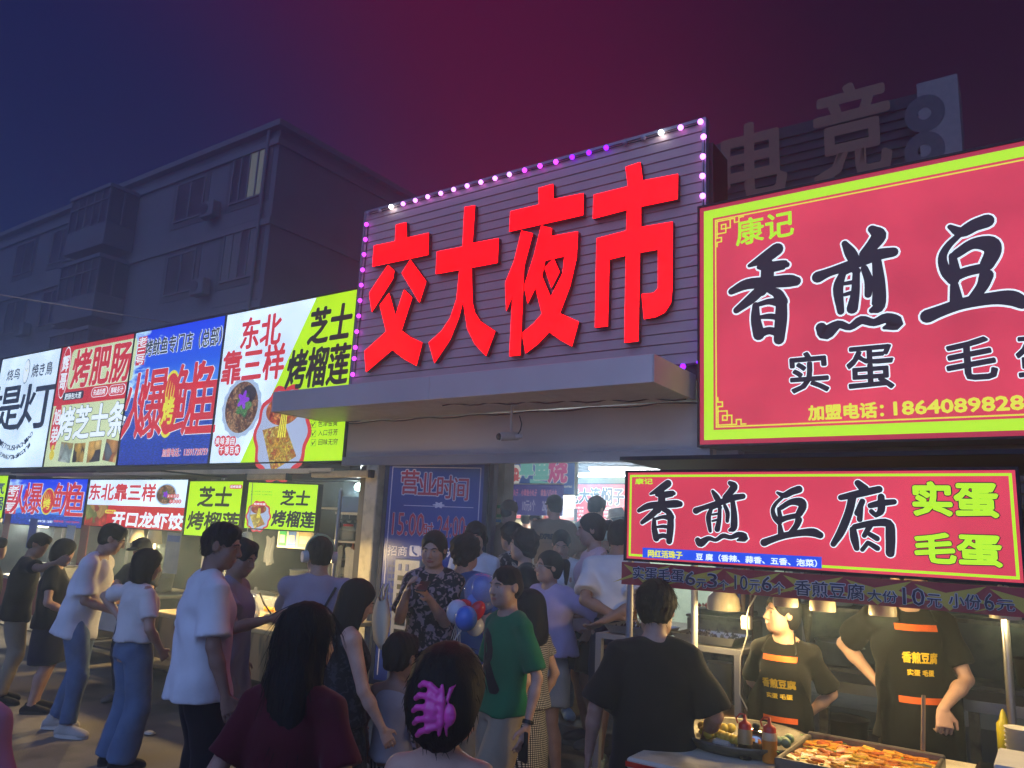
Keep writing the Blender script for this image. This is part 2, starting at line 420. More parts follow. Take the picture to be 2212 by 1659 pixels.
def rotm(rx=0, ry=0, rz=0):
    rx, ry, rz = np.radians([rx, ry, rz])
    A = np.array([[1, 0, 0], [0, np.cos(rx), -np.sin(rx)], [0, np.sin(rx), np.cos(rx)]])
    B = np.array([[np.cos(ry), 0, np.sin(ry)], [0, 1, 0], [-np.sin(ry), 0, np.cos(ry)]])
    C_ = np.array([[np.cos(rz), -np.sin(rz), 0], [np.sin(rz), np.cos(rz), 0], [0, 0, 1]])
    return C_ @ A @ B
def ik(S, T, l1, l2, hint):
    S = np.array(S); T = np.array(T); v = T-S; D = np.linalg.norm(v)
    if D > (l1+l2)*0.985: T = S+v/D*(l1+l2)*0.985; v = T-S; D = np.linalg.norm(v)
    D = max(D, abs(l1-l2)+0.02); w = v/np.linalg.norm(v); a = (l1*l1-l2*l2+D*D)/(2*D); h = math.sqrt(max(l1*l1-a*a, 0))
    hd = unit(np.array(hint)-w*(np.array(hint)@w)); return S+w*a+hd*h, T

# ---------------------------------------------------------------- cloth, skin, hair
def skin_mat(tone=0):
    nm = ['skin_light', 'skin_tan', 'skin_brown'][tone]
    if nm in MC: return MC[nm]
    m = pbr(nm, ['c49c86', 'a98573', '8c6b5a'][tone], rough=0.5, var=0.07, scale=14, bump=0.06, bscale=160, spec=0.35)
    b = m.node_tree.nodes['Principled BSDF']; b.inputs['Subsurface Weight'].default_value = 0.0
    return m
def hair_mat(nm='hair_black', col='0d0b0c'):
    if nm in MC: return MC[nm]
    m, n, l, b = nodes(nm); tc = n.new('ShaderNodeTexCoord'); mp = n.new('ShaderNodeMapping'); mp.inputs['Scale'].default_value = (1, 1, 0.12)
    no = n.new('ShaderNodeTexNoise'); no.inputs['Scale'].default_value = 160; no.inputs['Detail'].default_value = 4
    l.new(tc.outputs['Object'], mp.inputs[0]); l.new(mp.outputs[0], no.inputs[0])
    mx = n.new('ShaderNodeMix'); mx.data_type = 'RGBA'; c = lin(col); mx.inputs[6].default_value = tuple(x*.5 for x in c[:3])+(1,); mx.inputs[7].default_value = tuple(x*2.2 for x in c[:3])+(1,)
    l.new(no.outputs[0], mx.inputs[0]); l.new(mx.outputs[2], b.inputs['Base Color']); b.inputs['Roughness'].default_value = 0.7; b.inputs['Specular IOR Level'].default_value = 0.22
    bp = n.new('ShaderNodeBump'); bp.inputs['Strength'].default_value = 0.6; bp.inputs['Distance'].default_value = 0.006; l.new(no.outputs[0], bp.inputs['Height']); l.new(bp.outputs[0], b.inputs['Normal'])
    MC[nm] = m; return m
def cloth(nm, col, col2=None, pattern=None, scale=30.0, rough=0.85):
    if nm in MC: return MC[nm]
    m = pbr(nm, col, rough=rough, var=0.06, scale=5, bump=0.6, bscale=7, spec=0.15)
    n = m.node_tree.nodes; l = m.node_tree.links; b = n['Principled BSDF']
    b.inputs['Sheen Weight'].default_value = 0.08
    if pattern:
        tc = n.new('ShaderNodeTexCoord'); mx = n.new('ShaderNodeMix'); mx.data_type = 'RGBA'
        mx.inputs[6].default_value = lin(col); mx.inputs[7].default_value = lin(col2); mr = n.new('ShaderNodeMapRange')
        if pattern in ('floral', 'camo'):
            t = n.new('ShaderNodeTexNoise'); t.inputs['Scale'].default_value = scale; t.inputs['Detail'].default_value = 2 if pattern == 'camo' else 4; t.inputs['Distortion'].default_value = 0.8
            l.new(tc.outputs['Object'], t.inputs[0]); mr.inputs[1].default_value = .52; mr.inputs[2].default_value = .56; l.new(t.outputs[0], mr.inputs[0])
        elif pattern == 'check':
            t = n.new('ShaderNodeTexWave'); t.inputs['Scale'].default_value = scale; t.bands_direction = 'Z'; l.new(tc.outputs['Object'], t.inputs[0])
            t2 = n.new('ShaderNodeTexWave'); t2.inputs['Scale'].default_value = scale; t2.bands_direction = 'X'; l.new(tc.outputs['Object'], t2.inputs[0])
            ma = n.new('ShaderNodeMath'); ma.operation = 'MULTIPLY'; l.new(t.outputs['Fac'], ma.inputs[0]); l.new(t2.outputs['Fac'], ma.inputs[1])
            mr.inputs[1].default_value = .15; mr.inputs[2].default_value = .35; l.new(ma.outputs[0], mr.inputs[0])
        elif pattern == 'stripe':
            t = n.new('ShaderNodeTexWave'); t.inputs['Scale'].default_value = scale; t.bands_direction = 'X'; t.inputs['Distortion'].default_value = 1.0; l.new(tc.outputs['Object'], t.inputs[0])
            mr.inputs[1].default_value = .4; mr.inputs[2].default_value = .6; l.new(t.outputs['Fac'], mr.inputs[0])
        elif pattern == 'denim':
            t = n.new('ShaderNodeTexNoise'); t.inputs['Scale'].default_value = scale; l.new(tc.outputs['Object'], t.inputs[0]); mr.inputs[1].default_value = .35; mr.inputs[2].default_value = .7; l.new(t.outputs[0], mr.inputs[0])
        l.new(mr.outputs[0], mx.inputs[0]); l.new(mx.outputs[2], b.inputs['Base Color'])
    return m

def person(label, x, y, floor=0.0, H=1.68, face=0.0, **k):
    """face: azimuth in degrees the body looks, 0 = towards the stalls (+Y), counter-clockwise. Local frame: x right, y forward, z up"""
    g = k.get; s = H/1.70; bw = g('build', 1.0); vox = g('vox', 0.011); sex = g('sex', 'm'); child = H < 1.4
    root = thing('person', label, 'person', (x, y, floor), math.radians(face))
    # --- skeleton
    lean = g('lean', 0); T = rotm(-lean, g('side', 0), g('twist', 0))
    hipz = .53*H; pel = np.array([0, 0, hipz]); hw = .085*s*bw
    tor = lambda x_, y_, z_: pel+T @ np.array([x_*s, y_*s, z_*H])
    shw = (.168 if sex == 'm' else .148)*bw*(0.95 if child else 1)
    if child: shw = .15
    neck0 = tor(0, -.005, .295); chest = tor(0, 0, .2)
    hs = g('hs', 1.0)*(1.0 if not child else 1.12/s*0.92)*s
    hp, hy, hr = g('head', (0, 0, 0)); Hd = rotm(-hp-lean*0.35, hr, hy)
    hc = neck0+T @ np.array([0, .012*s, .04*H])+Hd @ np.array([0, .022, .098])*hs*0.9
    hd = lambda a, b, c: hc+Hd @ (np.array([a, b, c])*hs)
    feet = g('feet', ((-.1, .0), (.1, .0))); ank = []; knee = []; fdir = g('fdir', (12, -12))
    for i, sg in ((0, -1), (1, 1)):
        A = np.array([feet[i][0]*s, feet[i][1]*s-.02, .075*s+(feet[i][2] if len(feet[i]) > 2 else 0)]); Hj = pel+np.array([sg*hw, 0, -.01*H])
        kn, A = ik(Hj, A, .245*H, .24*H, (sg*.12, 1, 0)); knee.append((Hj, kn, A)); ank.append(A)
    arms = []
    l1, l2 = .172*H, .15*H
    df = ((-.24, .02, .5), (.24, .02, .5)); hands = g('hands', df); hint = g('hint', ((-.5, -1, 0), (.5, -1, 0)))
    for i, sg in ((0, -1), (1, 1)):
        S = tor(sg*shw, -.01, .262); W = np.array(hands[i][:3])*s; W[2] = hands[i][2]*H
        E, W = ik(S, W, l1, l2, hint[i]); arms.append((S, E, W))
    # --- body field
    allp = np.array([p for a in arms for p in a]+[p for l_ in knee for p in l_]+[hc])
    lo = np.minimum(allp.min(0)-.24, [-.3, -.25, -.02]); hi = np.maximum(allp.max(0)+.24, [.3, .3, 0]); hi[2] = hc[2]+.16*hs; lo[2] = -.02
    fh = g('fine', vox*0.55)
    fine = ([(hc[0]-.1, hc[0]+.1, fh)], [(hc[1]-.12, hc[1]+.14, fh)], [(hc[2]-.13*hs, hc[2]+.13*hs, fh)])
    if g('finehand', False):
        for a in arms:
            for ax in range(3): fine[ax].append((a[2][ax]-.10, a[2][ax]+.10, fh))
    B = Field(lo, hi, vox, fine)
    cw = .155*bw if sex == 'm' else .135*bw
    if child: cw = .13
    ww = (.135 if sex == 'm' else .115)*bw+g('belly', 0); hpw = (.15 if sex == 'm' else .16)*bw
    if child: ww, hpw = .115, .125
    B.loft(tor(0, 0, -.06), tor(0, -.005, .295), T[:, 0], [(0, hpw*.8*s, .09*s, 0), (.15, hpw*s, .105*s*bw, 0), (.42, ww*s, .09*s*bw+g('belly', 0)*.8, 0), (.72, cw*1.04*s, .11*s, 0), (.88, cw*.98*s, .088*s, 0), (.97, cw*.62*s, .06*s, 0), (1, cw*.42*s, .05*s, 0)], k=.02, flat=False)
    if sex == 'f' and not child:
        for sg in (-1, 1): B.ell(tor(sg*.065, .085, .185), np.array([.058, .05, .06])*s, T, k=.04)
    B.loft(tor(0, -.012, .27), hd(0, -.02, -.04), T[:, 0], [(0, .075*s, .06*s, 0), (.35, .055*s*bw, .055*s, 0), (1, .053*s*bw, .058*s, 0)], k=.025, flat=False)
    for sg, (S, E, W) in zip((-1, 1), arms):
        B.cone(tor(sg*.05, -.01, .285), S, .045*s, .052*s*bw, k=.035)
        B.cone(S, E, .05*s*bw, .037*s*bw, k=.02); B.cone(E, E+(W-E)*.35, .037*s*bw, .039*s*bw, k=.012); B.cone(E+(W-E)*.3, W, .038*s*bw, .023*s*bw, k=.012)
        # hand
        fd = unit(W-E); hd_ = g('handdir', (None, None))[0 if sg < 0 else 1]
        if hd_ is not None: fd = unit(hd_)
        pn = g('palm', (None, None))[0 if sg < 0 else 1]; pn = np.array([-sg*1.0, .15, 0]) if pn is None else np.array(pn, float)
        pn = unit(pn-fd*(pn@fd)); sd = np.cross(fd, pn)*(-sg)   # thumb side
        if sd@np.array([0, 1, .2]) < 0 and g('palm', (None, None))[0 if sg < 0 else 1] is None: sd = -sd
        hsz = s*(1.0 if sex == 'm' else .92); curl = g('curl', (.35, .35))[0 if sg < 0 else 1]
        k0 = W+fd*.085*hsz
        B.loft(W, k0, sd, [(0, .027*hsz, .017*hsz, 0), (.5, .038*hsz, .015*hsz, 0), (1, .04*hsz, .012*hsz, 0)], k=.008, flat=False)
        fr = max(.0085*hsz, vox*.52)
        for q, (off, ln) in enumerate(((.031, .068), (.011, .077), (-.010, .071), (-.030, .055))):
            a0 = W+fd*.08*hsz+sd*off*hsz; c1 = curl*1.0; d1 = unit(fd*math.cos(c1)+pn*math.sin(c1)+sd*off*1.2); c2 = curl*2.4; d2 = unit(fd*math.cos(c2)+pn*math.sin(c2))
            a1 = a0+d1*ln*.52*hsz; a2 = a1+d2*ln*.5*hsz
            B.cone(a0, a1, fr*1.05, fr, k=.003); B.cone(a1, a2, fr, fr*.8, k=.003)
        t0 = W+fd*.025*hsz+sd*.026*hsz; t1 = t0+unit(fd*.7+sd*.75+pn*.25)*.042*hsz; t2 = t1+unit(fd*1.0+sd*.2+pn*.3)*.032*hsz
        B.cone(t0, t1, fr*1.5, fr*1.2, k=.008); B.cone(t1, t2, fr*1.15, fr*.9, k=.003)
    for (Hj, kn, A) in knee:
        lw = bw*(1.0 if sex == 'm' else 1.04)*(0.85 if child else 1)
        B.loft(Hj+np.array([0, 0, .03]), kn, (1, 0, 0), [(0, .085*s*lw, .095*s*lw, 0), (.3, .082*s*lw, .088*s*lw, 0), (.75, .058*s*lw, .062*s*lw, 0), (1, .05*s*lw, .056*s*lw, 0)], k=.025, flat=False)
        B.loft(kn, A, (1, 0, 0), [(0, .05*s*lw, .055*s*lw, 0), (.15, .048*s*lw, .053*s*lw, .004), (.35, .054*s*lw, .06*s*lw, .012), (.7, .037*s*lw, .042*s*lw, .006), (1, .031*s, .037*s, 0)], k=.015, flat=False)
    for (Hj, kn, A) in knee: B.cone(kn+np.array([0, 0, .02]), kn-np.array([0, 0, .02]), .05*s*bw*(0.85 if child else 1), k=.02)
    for (Hj, kn, A), an in zip(knee, fdir):
        r_ = math.radians(an); f = np.array([-math.sin(r_), math.cos(r_), 0]); gz = A[2]-.045*s
        B.cone(A+f*-.03*s-np.array([0, 0, .035*s]), A+f*.06*s-np.array([0, 0, .035*s]), .036*s, .034*s, k=.015)
        B.cone(A+f*.06*s-np.array([0, 0, .038*s]), A+f*.15*s-np.array([0, 0, .052*s]), .034*s, .024*s, k=.015)
    # head
    B.ell(hd(0, -.012, .03), np.array([.074, .094, .086])*hs, Hd, k=.01)
    B.ell(hd(0, .018, -.03), np.array([.062, .072, .07])*hs, Hd, k=.03)
    B.cone(hd(-.03, .03, -.07), hd(.03, .03, -.07), .038*hs, .038*hs, k=.03)
    B.ell(hd(0, .055, -.093), np.array([.028, .022, .02])*hs, Hd, k=.022)
    if fh < .0095:
        for sg in (-1, 1):
            B.ell(hd(sg*.031, .1, .004), np.array([.019, .014, .0125])*hs, Hd, k=.012, op='sub')
            B.cone(hd(sg*.014, .087, .021), hd(sg*.048, .074, .022), .007*hs, .006*hs, k=.012)
            B.ell(hd(sg*.044, .052, -.03), np.array([.022, .022, .022])*hs, Hd, k=.025)
            B.ell(hd(sg*.031, .071, .003), np.array([.0135, .0135, .012])*hs, Hd, k=.003)
            B.ell(hd(sg*.012, .097, -.036), np.array([.0085, .01, .007])*hs, Hd, k=.006)
        B.cone(hd(0, .084, .012), hd(0, .104, -.03), .0085*hs, .0125*hs, k=.01)
        B.cone(hd(-.018, .082, -.0595), hd(.018, .082, -.0595), .0065*hs, k=.007)
        B.cone(hd(-.014, .083, -.069), hd(.014, .083, -.069), .0065*hs, k=.007)
        B.cone(hd(-.024, .094, -.0645), hd(.024, .094, -.0645), .0022*hs, k=.003, op='sub')
    for sg in (-1, 1):
        e0 = hd(sg*.079, -.012, .0)
        B.ell(e0, np.array([.011, .021, .031])*hs, Hd, k=.006)
        B.ell(hd(sg*.089, -.006, .002), np.array([.007, .011, .017])*hs, Hd, k=.005, op='sub')
    sm = skin_mat(g('skin', 1)); lm = pbr('lips_dull_red', '9c5a50', rough=.45, var=.05)
    me = B.mesh('body', [sm, lm])
    # lips keep their own colour
    if fh < .0095:
        n = len(me.polygons); c = np.zeros(n*3, np.float32); me.polygons.foreach_get('center', c); c = (c.reshape(-1, 3)-hc) @ Hd/hs
        lip = (np.abs(c[:, 0]) < .024-.3*np.abs(c[:, 2]+.0645)) & (np.abs(c[:, 2]+.065) < .009*(1-(np.abs(c[:, 0])/.03)**2)) & (c[:, 1] > .07)
        me.polygons.foreach_set('material_index', lip.astype(np.int32))
    link(bpy.data.objects.new('body', me), root)
    if g('eyes', fh < .0095):
        wm = pbr('eye_white', 'a09894', rough=.25, var=.03); im = pbr('eye_iris_dark', '140d0a', rough=.12, var=.05); bm = hair_mat()
        for sg in (-1, 1):
            mb = MB(); c0 = hd(sg*.031, .0728, .0025)
            for zz, w in ((0, .0115),):
                V = []; F = []
                for a in range(9):
                    for b_ in range(13):
                        u = (b_/12-.5)*2.2; v = (a/8-.5)*.75; p = np.array([math.sin(u)*.0135, math.cos(u)*math.cos(v)*.0125, math.sin(v)*.0105*(1-.5*(b_/6-1)**2)])*hs; V.append(tuple(c0+Hd @ p))
                for a in range(8):
                    for b_ in range(12): F.append((a*13+b_, a*13+b_+1, a*13+b_+14, a*13+b_+13))
                mb.add(V, F, 0, True)
            mb.M = [1 if 4 <= (i % 12) <= 7 and 1 <= (i//12) <= 6 else 0 for i in range(len(mb.F))]
            mb.build('eye', [wm, im], root)
            mb = MB(); mb.tube([tuple(hd(sg*a, b_, c)) for a, b_, c in ((.014, .093, .019), (.028, .0925, .025), (.042, .085, .024), (.052, .074, .017))], [.0018*hs, .0036*hs, .0032*hs, .0012*hs], 6).build('eyebrow', bm, root)
    # --- clothes
    def fld(st=vox): return Field(lo-.05, hi+.05, st)
    top = g('top')
    lz = g('loose', .022)*s
    if top:
        Cf = fld(); kind, mat = top[0], top[1]; hem = g('hem', .47)*H
        hz = max(-.14, (hem-hipz)/H)
        st = [(0, hpw*1.02*s+lz*1.3+.016, .118*s*bw+lz*1.2+.014, 0), (.25, max(ww+.012, hpw*.96)*s+lz*1.25, .108*s*bw+lz+g('belly', 0)*.8, 0), (.5, (ww*.4+cw*.6)*s+lz*1.2, .108*s*bw+lz+g('belly', 0)*.5, 0), (.75, cw*1.05*s+lz, .118*s+lz*.7, 0), (.88, cw*1.0*s+lz*.6, .096*s+lz*.5, 0), (.96, cw*.72*s+lz*.3, .07*s+lz*.3, 0), (1, cw*.5*s, .055*s, 0)]
        Cf.loft(tor(0, 0, hz), tor(0, -.005, .293), T[:, 0], st, k=.02, flat=True)
        if sex == 'f' and not child:
            for sg in (-1, 1): Cf.ell(tor(sg*.062, .088, .185), np.array([.062, .05, .062])*s, T, k=.05)
        if kind != 'tank': Cf.cone(tor(-.05, -.035, .272), tor(.05, -.035, .272), .052*s+lz*.2, k=.03)
        if kind != 'tank':
            sl = g('sleeve', .62)
            for sg, (S, E, W) in zip((-1, 1), arms):
                S0 = tor(sg*.04, -.01, .285)
                Cf.cone(S0, S, .048*s+lz*.15, .056*s*bw+lz*.3, k=.03)
                e = S+(E-S)*min(sl, 1.0); ex = unit(np.cross(E-S, (0.3, 1, 0)))
                r0 = .055*s*bw+lz*.35; r1 = .047*s*bw+lz*(1.25 if sl < 1 else .7)
                Cf.loft(S, e, ex, [(0, r0, r0, 0), (.4, r0*1.0, r0*1.02, 0), (1, r1, r1, 0)], k=.03)
        else:
            for sg, (S, E, W) in zip((-1, 1), arms): Cf.cone(tor(sg*.05, -.01, .285), tor(sg*(shw-.035), -.01, .272), .03*s, .028*s, k=.02)
        Cf.wrinkle(g('fold', .0058)*s, seed=hash(label) % 1000 if False else int(x*100+y*10) % 997)
        nk = g('neck', .068)*s
        Cf.ell(tor(0, .045, .325), (nk, nk*1.15, nk*.95), T, k=.004, op='sub')
        me = Cf.mesh('top', [mat]); link(bpy.data.objects.new({'dress': 'dress_bodice', 'tank': 'tank_top'}.get(kind, 't_shirt'), me), root)
    bot = g('bottom')
    if bot:
        kind, mat = bot[0], bot[1]; bz = g('bhem', .06)*H; fl = g('flare', 1.0); Cf = fld(); wst = g('waist', .6)*H
        zt = (wst-hipz)/H
        if kind in ('trousers', 'shorts'):
            Cf.loft(tor(0, 0, -.045), tor(0, 0, zt), T[:, 0], [(0, hpw*1.03*s+.014, .12*s*bw+.012, 0), (.4, hpw*1.02*s+.014, .118*s*bw+.01, 0), (1, ww*s+.014, .098*s*bw+.008+g('belly', 0)*.8, 0)], k=.03)
            for (Hj, kn, A) in knee:
                lw = bw*(0.85 if child else 1)
                th = .097*s*lw*(1+.12*(fl-1)); kr = .068*s*lw*(1+.6*(fl-1))
                if bz < kn[2]-.03:
                    Cf.loft(Hj+np.array([0, 0, .03]), kn, (1, 0, 0), [(0, th*.8, th*1.0, 0), (.35, th*.98, th*1.06, 0), (1, kr, kr*1.08, 0)], k=.03, flat=False)
                    Cf.cone(kn+(Hj-kn)*.06, kn+(A-kn)*.06, kr*1.03, k=.02)
                    t = (kn[2]-bz)/(kn[2]-A[2]+1e-6); e = kn+(A-kn)*min(t, 1.05); er = .056*s*lw*fl**1.5
                    Cf.loft(kn, e, (1, 0, 0), [(0, kr, kr*1.08, 0), (.4, (kr+er)/2, (kr+er)/2*1.1, .005), (1, er, er*1.12, 0)], k=.03)
                else:
                    t = (Hj[2]-bz)/(Hj[2]-kn[2]); e = Hj+(kn-Hj)*min(t, 1.1)
                    Cf.loft(Hj+np.array([0, 0, .03]), e, (1, 0, 0), [(0, th*.8, th*1.0, 0), (.5, th*1.02*fl, th*1.1*fl, 0), (1, th*1.02*fl, th*1.1*fl, 0)], k=.03)
        else:
            cx = (knee[0][1]+knee[1][1])/2; base = np.array([cx[0]*.6, cx[1]*.6, bz]); spread = abs(knee[0][1][0]-knee[1][1][0])/2
            rr = max(hpw*s, spread+.08*s)*fl
            Cf.loft(base, tor(0, 0, zt), (1, 0, 0), [(0, rr, rr*.8, 0), (.5, (rr+hpw*s)/2+.015, (rr*.8+.12*s)/2+.012, 0), (.8, hpw*1.03*s+.012, .12*s, 0), (1, ww*s+.014, .1*s*bw+.01, 0)], k=.02)
        Cf.wrinkle(.005*s, f=(7, 7, 11), seed=int(x*77+y*31+5) % 991)
        me = Cf.mesh(kind, [mat]); link(bpy.data.objects.new(kind, me), root)
    # shoes
    sh = g('shoes', ('shoe', cloth('shoe_grey', '6a6660')))
    if sh and sh[0] != 'none':
        for i, ((Hj, kn, A), an) in enumerate(zip(knee, fdir)):
            r_ = math.radians(an); f = np.array([-math.sin(r_), math.cos(r_), 0]); rgt = np.array([f[1], -f[0], 0]); A0 = np.array([A[0], A[1], A[2]-.075*s])
            Fd = Field(A0-np.array([.2, .2, .03]), A0+np.array([.2, .2, .16]), max(vox*.8, .007))
            fat = {'croc': 1.22, 'sandal': .95}.get(sh[0], 1.05)
            Fd.loft(A0-f*.09*s, A0+f*.19*s, -rgt, [(0, .028*s*fat, .03*s, .034*s), (.15, .038*s*fat, .042*s, .044*s), (.45, .04*s*fat, .05*s, .046*s), (.75, .05*s*fat, .036*s*fat, .034*s), (.92, .043*s*fat, .028*s*fat, .026*s), (1, .025*s*fat, .016*s, .02*s)], k=.005, flat=False)
            if sh[0] == 'shoe': Fd.cone(A0-f*.02+np.array([0, 0, .05]), A0-f*.02+np.array([0, 0, .085*s]), .044*s, .043*s, k=.02)
            if sh[0] == 'croc': Fd.ell(A0-f*.02*s+np.array([0, 0, .09*s]), (.042*s, .05*s, .035*s), k=.006, op='sub')
            q = Fd.sub(A0-1, A0+1); Fd.A = np.maximum(Fd.A, (A0[2]+.002-q[3])*1.0).astype(np.float32)
            me = Fd.mesh('shoe', [sh[1]])
            if me: 
                so = link(bpy.data.objects.new({'croc': 'clog', 'sandal': 'sandal'}.get(sh[0], 'shoe'), me), root)
                if len(sh) > 2:
                    mb = MB(); n_ = 18; pts = []
                    for q_ in range(n_):
                        th = 2*math.pi*q_/n_; cx_ = A0+f*(.05+.145*math.cos(th))*s+rgt*(.052*fat*math.sin(th))*s; pts.append((cx_[0], cx_[1]))
                    mb.add([(a, b_, A0[2]+.001) for a, b_ in pts]+[(a, b_, A0[2]+.026*s) for a, b_ in pts], [tuple(range(n_))[::-1], tuple(range(n_, 2*n_))]+[(i_, (i_+1) % n_, n_+(i_+1) % n_, n_+i_) for i_ in range(n_)])
                    mb.build('sole', sh[2], so)
    # --- hair
    hair = g('hair', 'short'); hm = hair_mat(*g('haircol', ()))
    if hair != 'none':
        L = g('hairlen', .0)
        hlo = hc-.24; hhi = hc+.24; hlo[2] = min(hc[2]-.2-L, hlo[2])
        Fh = Field(hlo, hhi, max(fh*1.1, .007))
        vol = g('hairvol', 1.0)
        if hair in ('short', 'buzz', 'flat'):
            e = {'short': 1.0, 'buzz': .96, 'flat': 1.04}[hair]*vol
            Fh.ell(hd(0, -.013, .036), np.array([.084, .104, .094])*hs*e, Hd, k=.01)
            Fh.ell(hd(0, -.05, -.01), np.array([.072, .058, .075])*hs, Hd, k=.02)
            if hair != 'buzz': Fh.cone(hd(-.04, .05, .09), hd(.04, .052, .09), .022*hs*vol, .022*hs*vol, k=.03)
            Fh.ell(hd(0, .128, -.038), np.array([.076, .085, .108])*hs, Hd, k=.01, op='sub')
            for sg in (-1, 1): Fh.ell(hd(sg*.1, .03, -.035), np.array([.045, .05, .062])*hs, Hd, k=.012, op='sub')
            Fh.ell(hd(0, -.03, -.125), np.array([.12, .12, .062])*hs, Hd, k=.01, op='sub')
        elif hair in ('curly',):
            Fh.ell(hd(0, -.018, .04), np.array([.1, .115, .1])*hs*vol, Hd, k=.01); Fh.ell(hd(0, -.05, -.02), np.array([.09, .065, .09])*hs, Hd, k=.03)
            Fh.ell(hd(0, .13, -.035), np.array([.1, .09, .1])*hs, Hd, k=.015, op='sub')
            Fh.wrinkle(.006, f=(40, 40, 60))
        else:
            Fh.ell(hd(0, -.014, .036), np.array([.089, .108, .098])*hs*vol, Hd, k=.01)
            Fh.ell(hd(0, -.05, -.02), np.array([.08, .062, .085])*hs, Hd, k=.03)
            if hair in ('bob', 'long', 'bang'):
                LL = max(L, .06)
                down = unit(np.array([0, 0, -1])*.7+Hd @ np.array([0, -.1, -1])*.5)
                a0 = hd(0, -.032, .02); b0 = a0+down*(LL+.03)+Hd @ np.array([0, -.025, 0])
                w0 = .092*hs*vol; we = g('hairwid', 1.0)
                Fh.loft(a0, b0, Hd[:, 0], [(0, w0*.9, .08*hs*vol, 0), (.4, w0*1.05*we, .085*hs*vol, 0), (.8, w0*1.1*we, .07*hs*vol, 0), (1, w0*.92*we, .045*hs, 0)], k=.02, flat=False)
                for sg in (-1, 1): Fh.cone(hd(sg*.08, .02, .03), hd(sg*.086, .015, 0)+down*min(LL, .14), .02*hs, .016*hs, k=.02)
            # face opening
            Fh.ell(hd(0, .118, -.045), np.array([.074, .1, .115])*hs, Hd, k=.012, op='sub')
            if hair == 'bang': Fh.cone(hd(-.05, .078, .05), hd(.05, .078, .05), .022*hs, .022*hs, k=.02)
            if hair in ('bun', 'pony', 'updo'):
                Fh.ell(hd(0, -.03, -.14), np.array([.12, .12, .06])*hs, Hd, k=.012, op='sub')
                for sg in (-1, 1): Fh.ell(hd(sg*.1, .01, -.03), np.array([.03, .03, .045])*hs, Hd, k=.01, op='sub')
            if hair == 'bun': Fh.ell(hd(0, -.115, .02), np.array([.05, .04, .05])*hs, Hd, k=.015)
            if hair == 'updo': Fh.ell(hd(.0, -.09, .0), np.array([.082, .055, .1])*hs*vol, Hd, k=.02)
            if hair == 'pony':
                p = hd(0, -.115, .05); Fh.cone(p, p+Hd @ np.array([0, -.035, .0]), .022, .028, k=.01); p2 = p+Hd @ np.array([0, -.045, -.02]); Fh.cone(p2, p2+np.array([0, -.0, -max(L, .14)]), .03, .012, k=.02)
        Fh.wrinkle(.0012, f=(60, 60, 12), seed=3)
        if hair in ('short', 'flat', 'buzz', 'bob', 'bang', 'curly'): Fh.wrinkle(.0028*hs, f=(55, 60, 34), seed=8)
        me = Fh.mesh('hair', [hm])
        if me:
            ho = link(bpy.data.objects.new('hair', me), root)
            if g('strands'):
                rs = np.random.RandomState(int(x*50+y*7) % 900); N = g('strands'); npo = len(me.polygons); cc = np.zeros(npo*3, np.float32); me.polygons.foreach_get('center', cc); cc = cc.reshape(-1, 3); nn = np.zeros(npo*3, np.float32); me.polygons.foreach_get('normal', nn); nn = nn.reshape(-1, 3)
                longh = hair in ('bob', 'long', 'bang'); mb = MB()
                for q_ in rs.choice(npo, N):
                    p = cc[q_].astype(float); n_ = nn[q_].astype(float); d_ = np.array([rs.normal(0, .25), rs.normal(0, .25), -1.0]) if longh or hair == 'updo' else np.array([rs.normal(0, .7), rs.normal(0, .7), -.5]); d_ = unit(d_-n_*(d_@n_)*.9+n_*(.10 if longh else .3)); ln = rs.uniform(.05, .13) if longh else rs.uniform(.012, .03)
                    pts = [p+n_*.0005]; 
                    for j_ in range(3): d_ = unit(d_+np.array([0, 0, -.18 if longh else -.05])+rs.normal(0, .07, 3)); pts.append(pts[-1]+d_*ln/3)
                    mb.tube([tuple(v) for v in pts], [.0011, .0011, .0009, .0004], 3)
                stuff(mb.build('loose_strands', hm, ho))
    return dict(root=root, hd=hd, Hd=Hd, hc=hc, hs=hs, tor=tor, T=T, arms=arms, knee=knee, s=s, H=H, hand=lambda i, f=.1: arms[i][2]+unit(arms[i][2]-arms[i][1])*f*s)
def world_pt(P_, p):
    "a point of a person's own frame in the place"
    r = P_['root'].rotation_euler.z; c, s_ = math.cos(r), math.sin(r); l = P_['root'].location
    return (l[0]+p[0]*c-p[1]*s_, l[1]+p[0]*s_+p[1]*c, l[2]+p[2])

